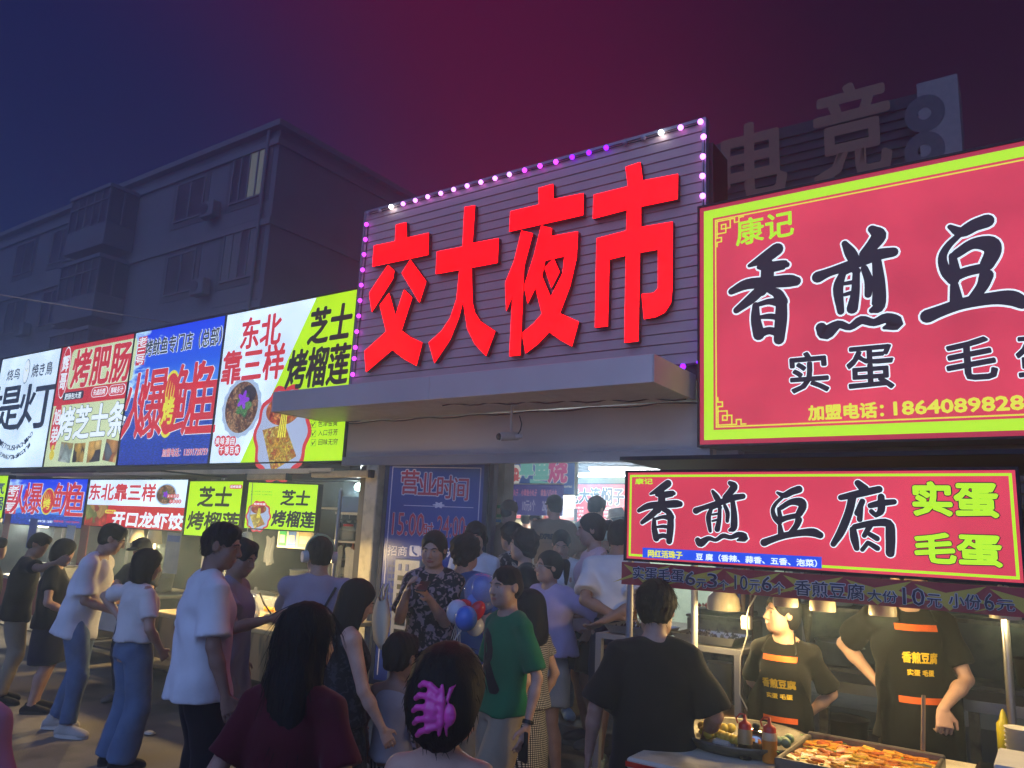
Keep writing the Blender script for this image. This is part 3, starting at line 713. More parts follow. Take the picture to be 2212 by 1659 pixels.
def headpos(H, k):
    g = k.get; s = H/1.70; child = H < 1.4; lean = g('lean', 0); T = rotm(-lean, g('side', 0), g('twist', 0))
    pel = np.array([0, 0, .53*H]); tor = lambda x_, y_, z_: pel+T @ np.array([x_*s, y_*s, z_*H])
    hs = g('hs', 1.0)*(1.0 if not child else 1.12/s*0.92)*s; hp, hy, hr = g('head', (0, 0, 0)); Hd = rotm(-hp-lean*0.35, hr, hy)
    return tor(0, -.005, .295)+T @ np.array([0, .012*s, .04*H])+Hd @ np.array([0, .022, .098])*hs*0.9
PLOG = []
def person_at(label, px, py, d, floor=0.0, face=0.0, H=None, **k):
    "px,py: middle of the head in the photo, d: distance along the view axis"
    w = PX(px, py, d=d); z = w[2]-floor
    if H is None:
        H = 1.65
        for _ in range(6): H *= z/headpos(H, k)[2]
    hc = headpos(H, k); r = math.radians(face); c, s_ = math.cos(r), math.sin(r)
    x = w[0]-(hc[0]*c-hc[1]*s_); y = w[1]-(hc[0]*s_+hc[1]*c)
    for i, q in (k.pop('hpx', None) or {}).items():
        p = PX(q[0], q[1], d=q[2])-np.array([x, y, floor]); l_ = np.array([p[0]*c+p[1]*s_, -p[0]*s_+p[1]*c, p[2]]); ha = list(k.get('hands', ((-.24, .02, .5), (.24, .02, .5)))); ha[i] = (l_[0]*1.7/H, l_[1]*1.7/H, l_[2]/H); k['hands'] = tuple(ha)
    k['vox'] = max(k.get('vox', 0)*1.25, min(.021, max(.0098, d*.003)))
    if 'fine' in k: k['fine'] = max(k['fine'], .0062 if d > 4 else .005)
    PLOG.append((label[:50], round(H, 2), round(x, 2), round(y, 2), round(floor, 2)))
    P_ = person(label, x, y, floor, H, face, **k); P_['xy'] = (x, y); return P_
# ---------------------------------------------------------------- the setting: ground, hall, buildings
D = 6.5
M_asph = pbr('asphalt', '6e665a', rough=.75, var=.25, scale=1.5, bump=.5, bscale=60, dirt='47423a')
M_conc = pbr('concrete_step', '6d675f', rough=.8, var=.15, scale=3, bump=.3, bscale=30, dirt='3d3934')
M_wall = pbr('plaster_wall', '625c52', rough=.85, var=.12, scale=1.2, bump=.15, bscale=20, dirt='3f3a33')
M_cream = pbr('cream_paint', 'b3a58a', rough=.6, var=.08, scale=2, bump=.05, dirt='93866c')
M_white = pbr('white_paint', 'b9b6b0', rough=.5, var=.05, scale=2, dirt='98948c')
M_dark = pbr('dark_steel', '1b1b1f', rough=.5, metal=.3, var=.2)
M_black = pbr('black_plastic', '0e0e10', rough=.45, var=.1)
M_steel = pbr('stainless_steel', '9a9a9a', rough=.28, metal=.9, var=.1, scale=6, bump=.05)
M_alu = pbr('grey_panel', '8d8c92', rough=.42, metal=.35, var=.05, scale=1.5)
M_tile = pbr('wall_tile', 'a9a69c', rough=.3, var=.06, scale=2)
g = MB(); g.add([(-90, -30, 0), (60, -30, 0), (60, 110, 0), (-90, 110, 0)], [(0, 1, 2, 3)])
struct(g.build('ground', M_asph))
# raised floor of the hall with its entrance steps
FLOOR = 0.5
hf = MB(); hf.box((-9.3, 7.0, 0), (1.5, 16.0, FLOOR)); struct(hf.build('hall_floor', M_conc))
for i, (y0, z) in enumerate(((6.1, .17), (6.55, .34))):
    st = MB(); st.bbox((-4.95, y0, 0.001), (-2.55, 7.0-.001, z) if i == 1 else (-2.55, 6.55-.001, z), .01); struct(st.build('entrance_step', M_conc))
# hall shell
wl_ = MB(); wl_.box((-9.3, 16.0, 0), (1.5, 16.15, 3.6)); struct(wl_.build('hall_back_wall', M_wall))
wl_ = MB(); wl_.box((-9.45, 6.9, 0), (-9.3, 16.15, 3.6)); struct(wl_.build('hall_side_wall', M_wall))
wl_ = MB(); wl_.box((1.5, 6.9, 0), (1.65, 16.15, 3.6)); struct(wl_.build('hall_side_wall', M_wall))
ce = MB(); ce.box((-9.45, 6.9, 3.6), (1.65, 16.15, 3.7)); ceil = struct(ce.build('hall_ceiling', M_black))
for i in range(11):
    b = MB(); b.box((-9.3, 7.2+i*.8, 2.84), (1.5, 7.2+i*.8+.05, 2.89)); b.build('ceiling_bar', M_dark, ceil)
for i in range(13):
    b = MB(); b.box((-9.2+i*.85, 6.95, 2.895), (-9.2+i*.85+.05, 15.9, 2.93)); b.build('ceiling_bar', M_dark, ceil)
for i, (x, y, z) in enumerate(((-4.5, 8.9, 2.78),)):
    t = thing('air_conditioner', 'white ceiling cassette air conditioner behind the entrance header', 'air conditioner', (x, y, z))
    b = MB(); b.bbox((-.5, -.5, 0), (.5, .5, .06), .02); b.build('panel', pbr('panel_beige', '6c665e'), t)
    b = MB(); b.box((-.28, -.28, -.01), (.28, .28, .002)); b.build('grille', pbr('grille_grey', '6c6a66'), t)
M_tube = emit('fluorescent_tube', 'f2fbff', 9.0)
def tube_light(label, a, b, mat=None, power=0, r=.018, group=None):
    t = thing('tube_light', label, 'tube light', tuple(a), group=group); v = Vector(b)-Vector(a)
    m = MB(); m.cyl((0, 0, 0), tuple(v), r, n=8); m.build('tube', mat or M_tube, t)
    n = v.normalized(); m = MB(); m.box((-.03, -.03, .02), (.03, .03, .06)); 
    m = MB(); m.cyl(tuple(n*-.03+Vector((0, 0, .03))), tuple(v+n*.03+Vector((0, 0, .03))), .025, n=6); m.build('batten', M_white, t)
    return t
a = PX(1283, 1012, Y=10.5); b = PX(1400, 1019, Y=10.5)
a = PX(1275, 1013, Y=9.6); 
tube_light('long lit fluorescent tube under the dark hall ceiling, right of the octopus sign', (-5.42, 9.8, 2.71), (-4.0, 9.85, 2.71))
tube_light('short lit tube deep in the hall above the red braised jelly sign', (-6.1, 10.9, 2.72), (-5.75, 10.9, 2.72))
tube_light('lit tube over the octopus stall hidden behind its sign', (-6.2, 10.6, 2.7), (-5.0, 10.6, 2.7))
# structure of the stall row: roof slab, back wall, beams
sb = thing('stall_building', 'long low stall building carrying the upper row of lit signs left of the entrance', 'building', (0, 0, 0))
m = MB(); m.box((-24, 6.78, 2.52), (-6.96, 9.3, 2.66)); m.build('roof', M_dark, sb)
m = MB(); m.box((-24, 9.3, 0), (-6.96, 9.42, 2.66)); m.build('back_wall', M_wall, sb)
m = MB(); m.box((-24, 6.56, 2.3), (-6.96, 6.74, 2.5)); m.build('beam', M_dark, sb)
m = MB(); m.box((-24, 6.3, 2.36), (-7.0, 6.35, 2.42)); m.build('rail', M_cream, sb)
for x in (-6.98, -9.6, -12.1, -14.6, -17.1):
    m = MB(); m.box((x-.05, 6.82, 0), (x+.05, 9.3, 2.52)); m.build('partition', M_wall, sb)
for x in (-9.6, -12.1, -14.6, -17.1):
    m = MB(); m.box((x-.04, 6.5, 0), (x+.04, 6.58, 2.3)); m.build('post', M_alu, sb)
rb = thing('stall_building', 'dark building with a rolled shutter above the tofu stall', 'building', (0, 0, 0))
m = MB(); m.box((-2.4, 7.0, 2.3), (4, 7.2, 4.7)); m.build('wall', M_wall, rb)
m = MB(); m.box((-2.3, 6.75, 2.1), (4, 6.99, 2.56)); m.build('shutter_box', pbr('shutter_brown', '4c4240', rough=.5, var=.1), rb)
for i in range(5):
    m = MB(); m.bbox((-2.3, 6.725, 2.12+i*.085), (4, 6.75, 2.195+i*.085), .01); m.build('shutter_slat', pbr('shutter_brown', '4c4240'), rb)
m = MB(); m.box((-2.3, 8.6, 0), (4, 8.7, 2.3)); m.build('back_wall', pbr('greasy_wall', '4a4238', rough=.6, dirt='2a251f'), rb)
m = MB(); m.box((-2.41, 6.6, 0), (-2.2, 7.6, 2.56)); m.build('pillar', M_alu, rb)
m = MB(); m.box((-2.3, 7.2, 2.15), (4, 8.6, 2.25)); m.build('ceiling', M_dark, rb)
# wall between hall and stall on the entrance left
hb = thing('hall_front', 'grey facade frame of the market hall entrance with header and side pillars', 'building', (0, 0, 0))
m = MB(); m.box((-7.0, 6.52, 2.52), (-2.4, 6.86, 3.0)); m.build('header', pbr('header_grey', 'c4b8b0', rough=.5, var=.05, scale=1), hb)
m = MB(); m.box((-6.98, 6.44, 2.46), (-2.4, 6.52, 2.56)); m.build('header_trim', M_alu, hb)
m = MB(); m.box((-7.0, 6.55, 3.2), (-2.4, 6.95, 5.5)); m.build('upper_wall', M_dark, hb)
c0 = PX(812, 1150, Y=6.42); 
m = MB(); m.bbox((-6.52, 6.40, 0), (-6.32, 6.52, 2.46), .01); m.build('cream_pillar', pbr('cream_pillar_paint', 'c9bd9d', rough=.5, var=.05, dirt='a89c7e'), hb)
m = MB(); m.box((-5.31, 7.0, 0), (-5.11, 7.08, 2.52)); m.build('pillar', pbr('lilac_metal', '9a94a4', rough=.35, metal=.4, var=.05), hb)
m = MB(); m.box((-5.56, 7.6, 0), (-5.39, 7.8, 2.84)); m.build('inner_pillar', M_white, hb)
m = MB(); m.box((-6.3, 7.1, 0), (-5.3, 7.25, 2.52)); m.build('side_wall', M_tile, hb)
for i in range(6):
    for j in range(4):
        m = MB(); m.bbox((-6.29+j*.24, 7.07, .02+i*.42), (-6.29+j*.24+.23, 7.099, .02+i*.42+.41), .006); m.build('tile', M_tile, hb)
# ---- hazy apartment block
def apartment():
    B0 = PX(607, 278, Z=15.5); X1, Y0 = B0[0], B0[1]; X0 = X1-48; Zt = 15.5
    t = thing('apartment_building', 'five storey apartment block fading into blue haze behind the left signs, one upper window lit', 'building', (X1, Y0, 0))
    Mw = pbr('apartment_plaster', '605e66', rough=.9, var=.12, scale=.5, dirt='54525a'); Mt = pbr('apartment_trim', '68676e', rough=.8, var=.05); Mg = pbr('window_glass_dark', '383a44', rough=.3, spec=.5, var=.3, scale=.7)
    Mb = pbr('apartment_brown_band', '504c52', rough=.9)
    m = MB(); m.box((X0-X1, 0.01, 0), (0, 13, Zt-.01)); m.build('wall', Mw, t)
    m = MB(); m.box((X0-X1, -.25, Zt), (.25, 13.2, Zt+.22)); m.build('roof_edge', Mt, t)
    for k in range(5):
        m = MB(); m.box((X0-X1, -.1, 2.9+k*3.0), (.08, .0, 3.15+k*3.0)); m.build('floor_band', Mt, t)
        m = MB(); m.box((.001, .0, 2.9+k*3.0), (.08, 13, 3.15+k*3.0)); m.build('floor_band', Mt, t)
    m = MB(); m.cyl((-.5, -.12, 0), (-.5, -.12, Zt), .07, n=8); m.build('downpipe', Mt, t)
    lit = emit('lit_room_window', 'b9bfa8', .2, sample=False); lit2 = emit('dim_curtain_window', '6d7a90', .10, sample=False)
    def window(xc, k, w, h=1.65, gl=None, frames=2):
        z0 = 1.0+k*3.0+.1; y = -.02
        f = MB(); e = .07
        f.box((xc-w/2-.25, -.012, z0-.25), (xc+w/2+.25, .02, z0+h+.25)); fo = f.build('window', Mb, t)
        f = MB()
        f.box((xc-w/2, -.07, z0), (xc+w/2, -.012, z0+e)); f.box((xc-w/2, -.07, z0+h-e), (xc+w/2, -.012, z0+h))
        for i in range(frames+1):
            xx = xc-w/2+i*(w-e)/frames; f.box((xx, -.068, z0+e), (xx+e, -.012, z0+h-e))
        f.build('frame', Mt, fo)
        for i in range(frames):
            xa = xc-w/2+i*(w-e)/frames+e; xb = xc-w/2+(i+1)*(w-e)/frames
            p = MB(); p.box((xa, -.03, z0+e), (xb, -.02, z0+h-e)); p.build('pane', (gl[i] if gl else Mg), fo)
    def bay(xc, k, w=3.2):
        z0 = .4+k*3.0; q = MB(); q.bbox((xc-w/2, -1.25, z0), (xc+w/2, -.012, z0+1.0), .03); bo = q.build('balcony', Mw, t)
        q = MB(); q.box((xc-w/2-.05, -1.3, z0+2.45), (xc+w/2+.05, -.012, z0+2.6)); q.build('balcony_roof', Mt, bo)
        n = 5; e = .07
        for i in range(n+1):
            xx = xc-w/2+i*(w-e)/n; q = MB(); q.box((xx, -1.25, z0+1.0), (xx+e, -1.18, z0+2.45)); q.build('mullion', Mt, bo)
        for sx in (xc-w/2, xc+w/2-e):
            q = MB(); q.box((sx, -.65, z0+1.0), (sx+e, -.58, z0+2.45)); q.build('mullion', Mt, bo)
        q = MB(); q.box((xc-w/2, -1.27, z0+1.95), (xc+w/2, -1.2, z0+2.01)); q.build('rail', Mt, bo)
        q = MB(); q.box((xc-w/2+.03, -1.21, z0+1.0), (xc+w/2-.03, -.02, z0+2.44)); q.build('pane', Mg, bo)
    def fx(px, py): return PX(px, py, Y=Y0)[0]-X1
    for k in range(4, -1, -1):
        window(fx(541, 362) if k == 4 else fx(541, 362), k, 2.0, 1.9, gl=[Mg, Mg, lit, lit] if k == 4 else ([lit2, lit2, Mg, lit2] if k == 3 else None), frames=4)
        window(fx(415, 405), k, 1.9)
        bay(fx(262, 430), k)
        window(fx(140, 490), k, 1.9); window(fx(60, 520), k, 1.9); 
        window(fx(60, 520)-6, k, 1.9); window(fx(60, 520)-12, k, 1.9)
    for i, (x, k) in enumerate(((fx(478, 380), 4), (fx(478, 380), 3), (fx(478, 380), 1), (fx(340, 420), 2), (fx(180, 470), 4), (fx(180, 470), 3), (fx(100, 500), 3))):
        q = MB(); q.bbox((x-.4, -.45, .7+k*3), (x+.4, -.11, 1.3+k*3), .03); ao = q.build('outdoor_unit', Mt, t); q = MB(); q.cyl((x-.1, -.47, 1.0+k*3), (x-.1, -.451, 1.0+k*3), .22, n=12); q.build('fan_grille', Mg, ao)
apartment()
# ---- hotel rooftop sign, far right
def rooftop():
    Y = 17.0
    L = PX(1505, 330, Y=Y); T_ = PX(1985, 195, Y=Y); bz = 5.0
    Mring = pbr('ring_grey', '4c4446'); t = thing('rooftop_billboard', 'unlit slatted rooftop billboard with two large brown characters and a pale end pillar', 'billboard', (L[0], Y, bz))
    w = T_[0]-L[0]; h = T_[2]-bz
    Md = pbr('billboard_dark', '2f2629', rough=.7); Ml = pbr('billboard_letter_brown', '8e5c3e', rough=.6, var=.05); Mp = pbr('billboard_pillar_white', '8a7c78', rough=.7, var=.06)
    m = MB(); m.box((0, .1, 0), (w, .4, h)); m.build('board', Md, t)
    n = int(h/.22)
    for i in range(n):
        m = MB(); m.box((0, .04, i*.22), (w, .1, i*.22+.12)); m.build('slat', Md, t)
    def bx(p0, p1):
        a = PX(*p0, Y=Y-.02); b = PX(*p1, Y=Y-.02); return (a[0]-L[0], a[2]-bz, b[0]-L[0], b[2]-bz)
    letter(t, '电', bx((1562, 285), (1698, 415)), Ml, y=-.05, bold=.028, rings=2)
    letter(t, '竞', bx((1758, 205), (1925, 368)), Ml, y=-.05, bold=.026, rings=2)
    a = PX(1983, 190, Y=Y); b = PX(2070, 172, Y=Y)
    m = MB(); m.box((a[0]-L[0], -.25, 0), (b[0]-L[0], .6, b[2]-bz)); m.build('end_pillar', Mp, t)
    for (px, py) in ((1997, 245), (1997, 325)):
        c = PX(px, py, Y=Y-.26); m = MB(); c0_ = (c[0]-L[0], -.26, c[2]-bz)
        V = []; n_ = 24
        for k in range(n_):
            th = 2*math.pi*k/n_
            for r in (.42, .14): V.append((c0_[0]+r*math.cos(th)*.9, -.262, c0_[2]+r*math.sin(th)))
        m.add(V, [(2*k, 2*((k+1) % n_), 2*((k+1) % n_)+1, 2*k+1) for k in range(n_)]); m.build('ring_emblem', Mring, t)
    b = thing('dark_building', 'unlit building under the rooftop billboard', 'building', (L[0]-1, Y+.5, 0))
    m = MB(); m.box((0, 0, 0), (w+8, 8, bz+.5)); m.build('wall', Md, b)
rooftop()
# hanging wire across the haze
w0 = PX(0, 636, d=12); w1 = PX(150, 661, d=12.6); w2 = PX(290, 684, d=13.2); w00 = w0+(w0-w1)*2
m = MB(); m.tube([tuple(w00), tuple(w0), tuple(w1), tuple(w2), tuple(w2+(w2-w1)*3)], .012, 5); tag(m.build('overhead_wire', pbr('wire_pale', '9a9aa0')), 'pale slack wire crossing the haze above the left signs', 'wire')
# ---------------------------------------------------------------- lit signs
def SR(s): return s
E_white = emit('print_white_blue', 'cfe6fb', 1.3, var=.2, vscale=1.1)
E_whitep = emit('print_white', 'e6f6ff', 1.1, sample=False)
E_lime = emit('print_lime', 'b4ea10', 1.15, var=.08, vscale=1.5)
E_lime2 = emit('print_lime_lettering', 'b9f02c', 1.0, sample=False)
E_yellow = emit('print_yellow', 'e9e84a', .95, sample=False)
E_black = emit('print_black', '2e2c3c', .55, sample=False, base='050505')
E_blackb = emit('print_blue_black', '26395a', .6, sample=False, base='050505')
E_red = emit('print_red', 'cf3440', 1.0, sample=False)
E_pinkred = emit('print_pink_red', 'd43e54', 1.0, var=.17, vscale=1.3)
E_crimson = emit('print_crimson_edge', 'b8304a', .9)
E_cream = emit('print_cream', 'cfe0b0', 1.0, var=.06)
E_redpanel = emit('print_red_panel', 'cc2f3a', 1.0, var=.06)
E_gold = emit('print_gold', 'e0d044', .95, sample=False)
E_blue = emit('print_blue_strip', '2350e0', 1.0)
E_off = pbr('lamp_off_cream', 'a89468', rough=.5)
def sea_mat(nm, z0, z1, split=.52):
    if nm in MC: return MC[nm]
    m, n, l, b = nodes(nm); tc = n.new('ShaderNodeTexCoord'); sp = n.new('ShaderNodeSeparateXYZ'); l.new(tc.outputs['Object'], sp.inputs[0])
    mr = n.new('ShaderNodeMapRange'); mr.inputs[1].default_value = z0; mr.inputs[2].default_value = z1; l.new(sp.outputs[2], mr.inputs[0])
    r = n.new('ShaderNodeValToRGB'); e = r.color_ramp.elements; e[0].position = 0; e[0].color = lin('0a2f96'); e[1].position = 1; e[1].color = lin('0b39d8')
    x = e.new(split-.01); x.color = lin('1e4fb0'); x = e.new(split+.01); x.color = lin('3d86dc'); x = e.new(split+.22); x.color = lin('1452d0')
    l.new(mr.outputs[0], r.inputs[0])
    no = n.new('ShaderNodeTexNoise'); no.inputs['Scale'].default_value = 7; no.inputs['Detail'].default_value = 6; mp = n.new('ShaderNodeMapping'); mp.inputs['Scale'].default_value = (1, 1, 3.5)
    l.new(tc.outputs['Object'], mp.inputs[0]); l.new(mp.outputs[0], no.inputs[0])
    # waves below, clouds above
    wv = n.new('ShaderNodeMix'); wv.data_type = 'RGBA'; wv.blend_type = 'MULTIPLY'; wr = n.new('ShaderNodeMapRange'); wr.inputs[1].default_value = .35; wr.inputs[2].default_value = .65; wr.inputs[3].default_value = .45; wr.inputs[4].default_value = 1.35
    n3 = n.new('ShaderNodeTexNoise'); n3.inputs['Scale'].default_value = 16; n3.inputs['Detail'].default_value = 4; l.new(mp.outputs[0], n3.inputs[0]); l.new(n3.outputs[0], wr.inputs[0])
    cb = n.new('ShaderNodeCombineColor'); [l.new(wr.outputs[0], cb.inputs[i]) for i in range(3)]
    gt = n.new('ShaderNodeMath'); gt.operation = 'LESS_THAN'; gt.inputs[1].default_value = split; l.new(mr.outputs[0], gt.inputs[0]); l.new(gt.outputs[0], wv.inputs[0])
    l.new(r.outputs[0], wv.inputs[6]); l.new(cb.outputs[0], wv.inputs[7])
    cl = n.new('ShaderNodeMix'); cl.data_type = 'RGBA'; cl.inputs[7].default_value = lin('a8cfee')
    xr = n.new('ShaderNodeMapRange'); xr.inputs[1].default_value = .1; xr.inputs[2].default_value = .75; xr.inputs[3].default_value = .25; xr.inputs[4].default_value = -.12; l.new(sp.outputs[0], xr.inputs[0])
    no.inputs['Scale'].default_value = 3.0
    ad = n.new('ShaderNodeMath'); ad.operation = 'ADD'; l.new(no.outputs[0], ad.inputs[0]); l.new(xr.outputs[0], ad.inputs[1])
    ss = n.new('ShaderNodeMapRange'); ss.inputs[1].default_value = .56; ss.inputs[2].default_value = .74; l.new(ad.outputs[0], ss.inputs[0])
    mu = n.new('ShaderNodeMath'); mu.operation = 'MULTIPLY'; g2 = n.new('ShaderNodeMath'); g2.operation = 'GREATER_THAN'; g2.inputs[1].default_value = split; l.new(mr.outputs[0], g2.inputs[0])
    l.new(ss.outputs[0], mu.inputs[0]); l.new(g2.outputs[0], mu.inputs[1]); l.new(mu.outputs[0], cl.inputs[0]); l.new(wv.outputs[2], cl.inputs[6])
    l.new(cl.outputs[2], b.inputs['Emission Color']); b.inputs['Emission Strength'].default_value = 1.4; b.inputs['Base Color'].default_value = lin('0a1a40'); b.inputs['Roughness'].default_value = .35
    MC[nm] = m; return m
def food_mat(nm, cols, scale=18, strength=1.0):
    if nm in MC: return MC[nm]
    m, n, l, b = nodes(nm); tc = n.new('ShaderNodeTexCoord'); v = n.new('ShaderNodeTexVoronoi'); v.inputs['Scale'].default_value = scale
    no = n.new('ShaderNodeTexNoise'); no.inputs['Scale'].default_value = scale*.4; l.new(tc.outputs['Object'], no.inputs[0])
    ad = n.new('ShaderNodeMix'); ad.data_type = 'RGBA'; ad.inputs[0].default_value = .3; l.new(tc.outputs['Object'], ad.inputs[6]); l.new(no.outputs[1], ad.inputs[7]); l.new(ad.outputs[2], v.inputs['Vector'])
    r = n.new('ShaderNodeValToRGB'); r.color_ramp.interpolation = 'CONSTANT'; e = r.color_ramp.elements
    e[0].color = lin(cols[0]); e[1].position = 1/len(cols); e[1].color = lin(cols[1])
    for i, c in enumerate(cols[2:]): x = e.new((i+2)/len(cols)); x.color = lin(c)
    sp = n.new('ShaderNodeSeparateColor'); l.new(v.outputs['Color'], sp.inputs[0]); l.new(sp.outputs[0], r.inputs[0])
    mu = n.new('ShaderNodeMix'); mu.data_type = 'RGBA'; mu.blend_type = 'MULTIPLY'; mu.inputs[0].default_value = .8; mr = n.new('ShaderNodeMapRange'); mr.inputs[2].default_value = .6; mr.inputs[3].default_value = 1.2; mr.inputs[4].default_value = .3
    l.new(v.outputs['Distance'], mr.inputs[0]); cb = n.new('ShaderNodeCombineColor'); [l.new(mr.outputs[0], cb.inputs[i]) for i in range(3)]
    l.new(r.outputs[0], mu.inputs[6]); l.new(cb.outputs[0], mu.inputs[7])
    if strength > 0:
        l.new(mu.outputs[2], b.inputs['Emission Color']); b.inputs['Emission Strength'].default_value = strength; b.inputs['Base Color'].default_value = (.05, .04, .03, 1); m.cycles.emission_sampling = 'NONE'
    else: l.new(mu.outputs[2], b.inputs['Base Color']); b.inputs['Roughness'].default_value = .4
    MC[nm] = m; return m
def lightbox(name, label, x0, z0, w, h, Y, face, depth=.22, rz=0.0, frame=None, cat='sign', group=None, tilt=0.0, fw=.02):
    t = thing(name, label, cat, (x0, Y, z0), rz, group)
    if tilt: t.rotation_euler[0] = tilt
    fr = MB(); e = fw
    fr.box((-e, -.012, -e), (w+e, depth, 0)); fr.box((-e, -.012, h), (w+e, depth, h+e)); fr.box((-e, -.012, 0), (0, depth, h)); fr.box((w, -.012, 0), (w+e, depth, h)); fr.box((0, depth-.02, 0), (w, depth-.002, h))
    fr.build('frame', frame or M_dark, t)
    f = MB(); f.add([(0, 0, 0), (w, 0, 0), (w, 0, h), (0, 0, h)], [(0, 1, 2, 3)]); f.build('face_panel', face, t)
    bpy.context.view_layer.update() if False else None
    R = Matrix.Rotation(rz, 3, 'Z') @ Matrix.Rotation(tilt, 3, 'X'); O = np.array([x0, Y, z0]); Rn = np.array(R)
    def loc(px, py):
        v = ray(px, py); o = np.array([0, 0, CZ]); nrm = Rn[:, 1]; tt = ((O-o)@nrm)/(v@nrm); p = o+tt*v-O; q = Rn.T @ p; return q[0], q[2]
    return t, loc
def crop(ox, oy, sc): return lambda x, y: ((ox+x/sc)/1.82278, (oy+y/sc)/1.82278)
K1 = crop(0, 1100, 1.5255); K6 = crop(0, 1850, 2.4578); K7 = crop(900, 1750, 2.37); K8 = crop(1300, 400, 1.185); KR = crop(2700, 550, 1.3273); KM = crop(2400, 1700, 1.3554); KI = crop(1900, 1780, 3.6867); KB = crop(1400, 1800, 1.8436)
def boxer(loc, K):
    def f(x0, y0, x1, y1):
        a = loc(*K(x0, y0)); b = loc(*K(x1, y1)); return (a[0], b[1], b[0], a[1])
    return f
def disc(parent, c, rx, rz_, mat, y=-.003, name='printed_disc', n=32, wob=0.0, k=8):
    V = [(c[0], y, c[1])]+[(c[0]+rx*(1+wob*math.cos(k*2*math.pi*i/n))*math.cos(2*math.pi*i/n), y, c[1]+rz_*(1+wob*math.cos(k*2*math.pi*i/n))*math.sin(2*math.pi*i/n)) for i in range(n)]
    return link(bpy.data.objects.new(name, mesh_from(name, V, [(0, 1+i, 1+(i+1) % n) for i in range(n)], [mat])), parent)
def rrect(parent, b, r, mat, y=-.003, name='printed_panel'):
    x0, z0, x1, z1 = b; x0, x1 = min(x0, x1), max(x0, x1); z0, z1 = min(z0, z1), max(z0, z1); r = min(r, (x1-x0)/2.01, (z1-z0)/2.01); V = []
    for cx, cz, a0 in ((x1-r, z1-r, 0), (x0+r, z1-r, 90), (x0+r, z0+r, 180), (x1-r, z0+r, 270)):
        for k in range(5): th = math.radians(a0+k*22.5); V.append((cx+r*math.cos(th), y, cz+r*math.sin(th)))
    return link(bpy.data.objects.new(name, mesh_from(name, V, [tuple(range(20))[::-1]], [mat])), parent)
def flat(parent, pts, mat, y=-.003, name='printed_panel'):
    return link(bpy.data.objects.new(name, mesh_from(name, [(p[0], y, p[1]) for p in pts], [tuple(range(len(pts)))], [mat])), parent)
def vtext(parent, s, b, mat, **k):
    x0, z0, x1, z1 = b; z0, z1 = min(z0, z1), max(z0, z1); n = len(s); h = (z1-z0)/n
    for i, ch in enumerate(s): letter(parent, ch, (x0, z1-(i+1)*h+h*.06, x1, z1-i*h-h*.06), mat, **k)

W = 2.41; HS = 2.17; ZS = 2.53
M_food1 = food_mat('print_noodle_dish', ['9a6a4a', 'b98a62', '6a4030', 'c8a078', '50382c'], 26)
M_food2 = food_mat('print_cheese_dish', ['e8c83a', 'd89a28', 'f0dc70', 'c86a28', 'e8b030'], 22)
M_green = food_mat('print_herbs', ['2f8a4a', '55b060', '1f5a3a', '8ac070'], 40)
M_violet = emit('print_violet', '8a3ad0', 1.0, sample=False)
# upper 1: yakitori
t, loc = lightbox('shop_sign', 'white lit grilled bird sign with two big black characters, leftmost of the upper row', -17.07, ZS, W, HS, D, E_white)
b = boxer(loc, K1)
outlined(t, '提', b(-32, 655, 100, 900), E_blackb, E_whitep, bold=.02, edgew=.0, shear=.0)
letter(t, '提', b(-32, 655, 100, 900), E_blackb, y=-.006, bold=.02, rings=2); letter(t, '灯', b(140, 640, 300, 885), E_blackb, y=-.006, bold=.02, rings=2)
letter(t, '烧鸟', b(50, 545, 115, 598), E_blackb, bold=.015); letter(t, '焼き鳥', b(200, 512, 310, 570), E_blackb, bold=.015)
for i, (ch) in enumerate('IETOUSHAONIAO'):
    x = 3+i*15.5; y = 1012-.0062*(x-75)**2; sl = .012*(x-75)
    letter(t, ch, b(x-6, y-14, x+6, y+14), E_blackb, bold=.03, rot=math.atan(sl*.9))
for i, ch in enumerate('肉の串&yakitori'):
    x = -8+i*16.5; y = 1068-.0055*(x-62)**2; sl = .011*(x-62)
    letter(t, ch, b(x-7, y-13, x+7, y+12), E_blackb, bold=.025, rot=math.atan(sl*.9))
cc = loc(*K1(160, 553)); disc(t, cc, .125, .24, E_blackb, y=-.003, name='printed_chick'); disc(t, cc, .112, .225, E_whitep, y=-.006, name='printed_chick')
disc(t, (cc[0]-.03, cc[1]+.05), .012, .015, E_blackb, y=-.009, n=10); disc(t, (cc[0]+.05, cc[1]+.05), .012, .015, E_blackb, y=-.009, n=10); disc(t, (cc[0]+.01, cc[1]+.01), .025, .012, E_gold, y=-.009, n=10)
# upper 2: grilled sausage and cheese strips
t, loc = lightbox('shop_sign', 'red and cream lit sign for grilled sausage and cheese sticks with four small food pictures', -14.62, ZS, W, HS, D, E_cream)
b = boxer(loc, K1)
za = loc(*K1(325, 762))[1]; flat(t, [(0, za), (W, za), (W, HS), (0, HS)], E_redpanel, y=-.002)
bb = b(440, 425, 795, 610); rrect(t, bb, .1, E_cream, y=-.005); outlined(t, '烤肥肠', b(460, 432, 770, 605), E_red, E_whitep, y=-.008, bold=.03, edgew=.008, rings=2)
c = loc(*K1(390, 560)); disc(t, c, .17, .48, E_whitep, y=-.004); disc(t, c, .155, .455, E_red, y=-.006)
vtext(t, '辉哥', (c[0]-.11, c[1]-.33, c[0]+.11, c[1]+.33), E_whitep, y=-.009, bold=.03)
rrect(t, b(382, 682, 500, 715), .05, E_blackb, y=-.005); letter(t, '肥肠包大葱', b(395, 688, 487, 712), E_whitep, y=-.008, bold=.02)
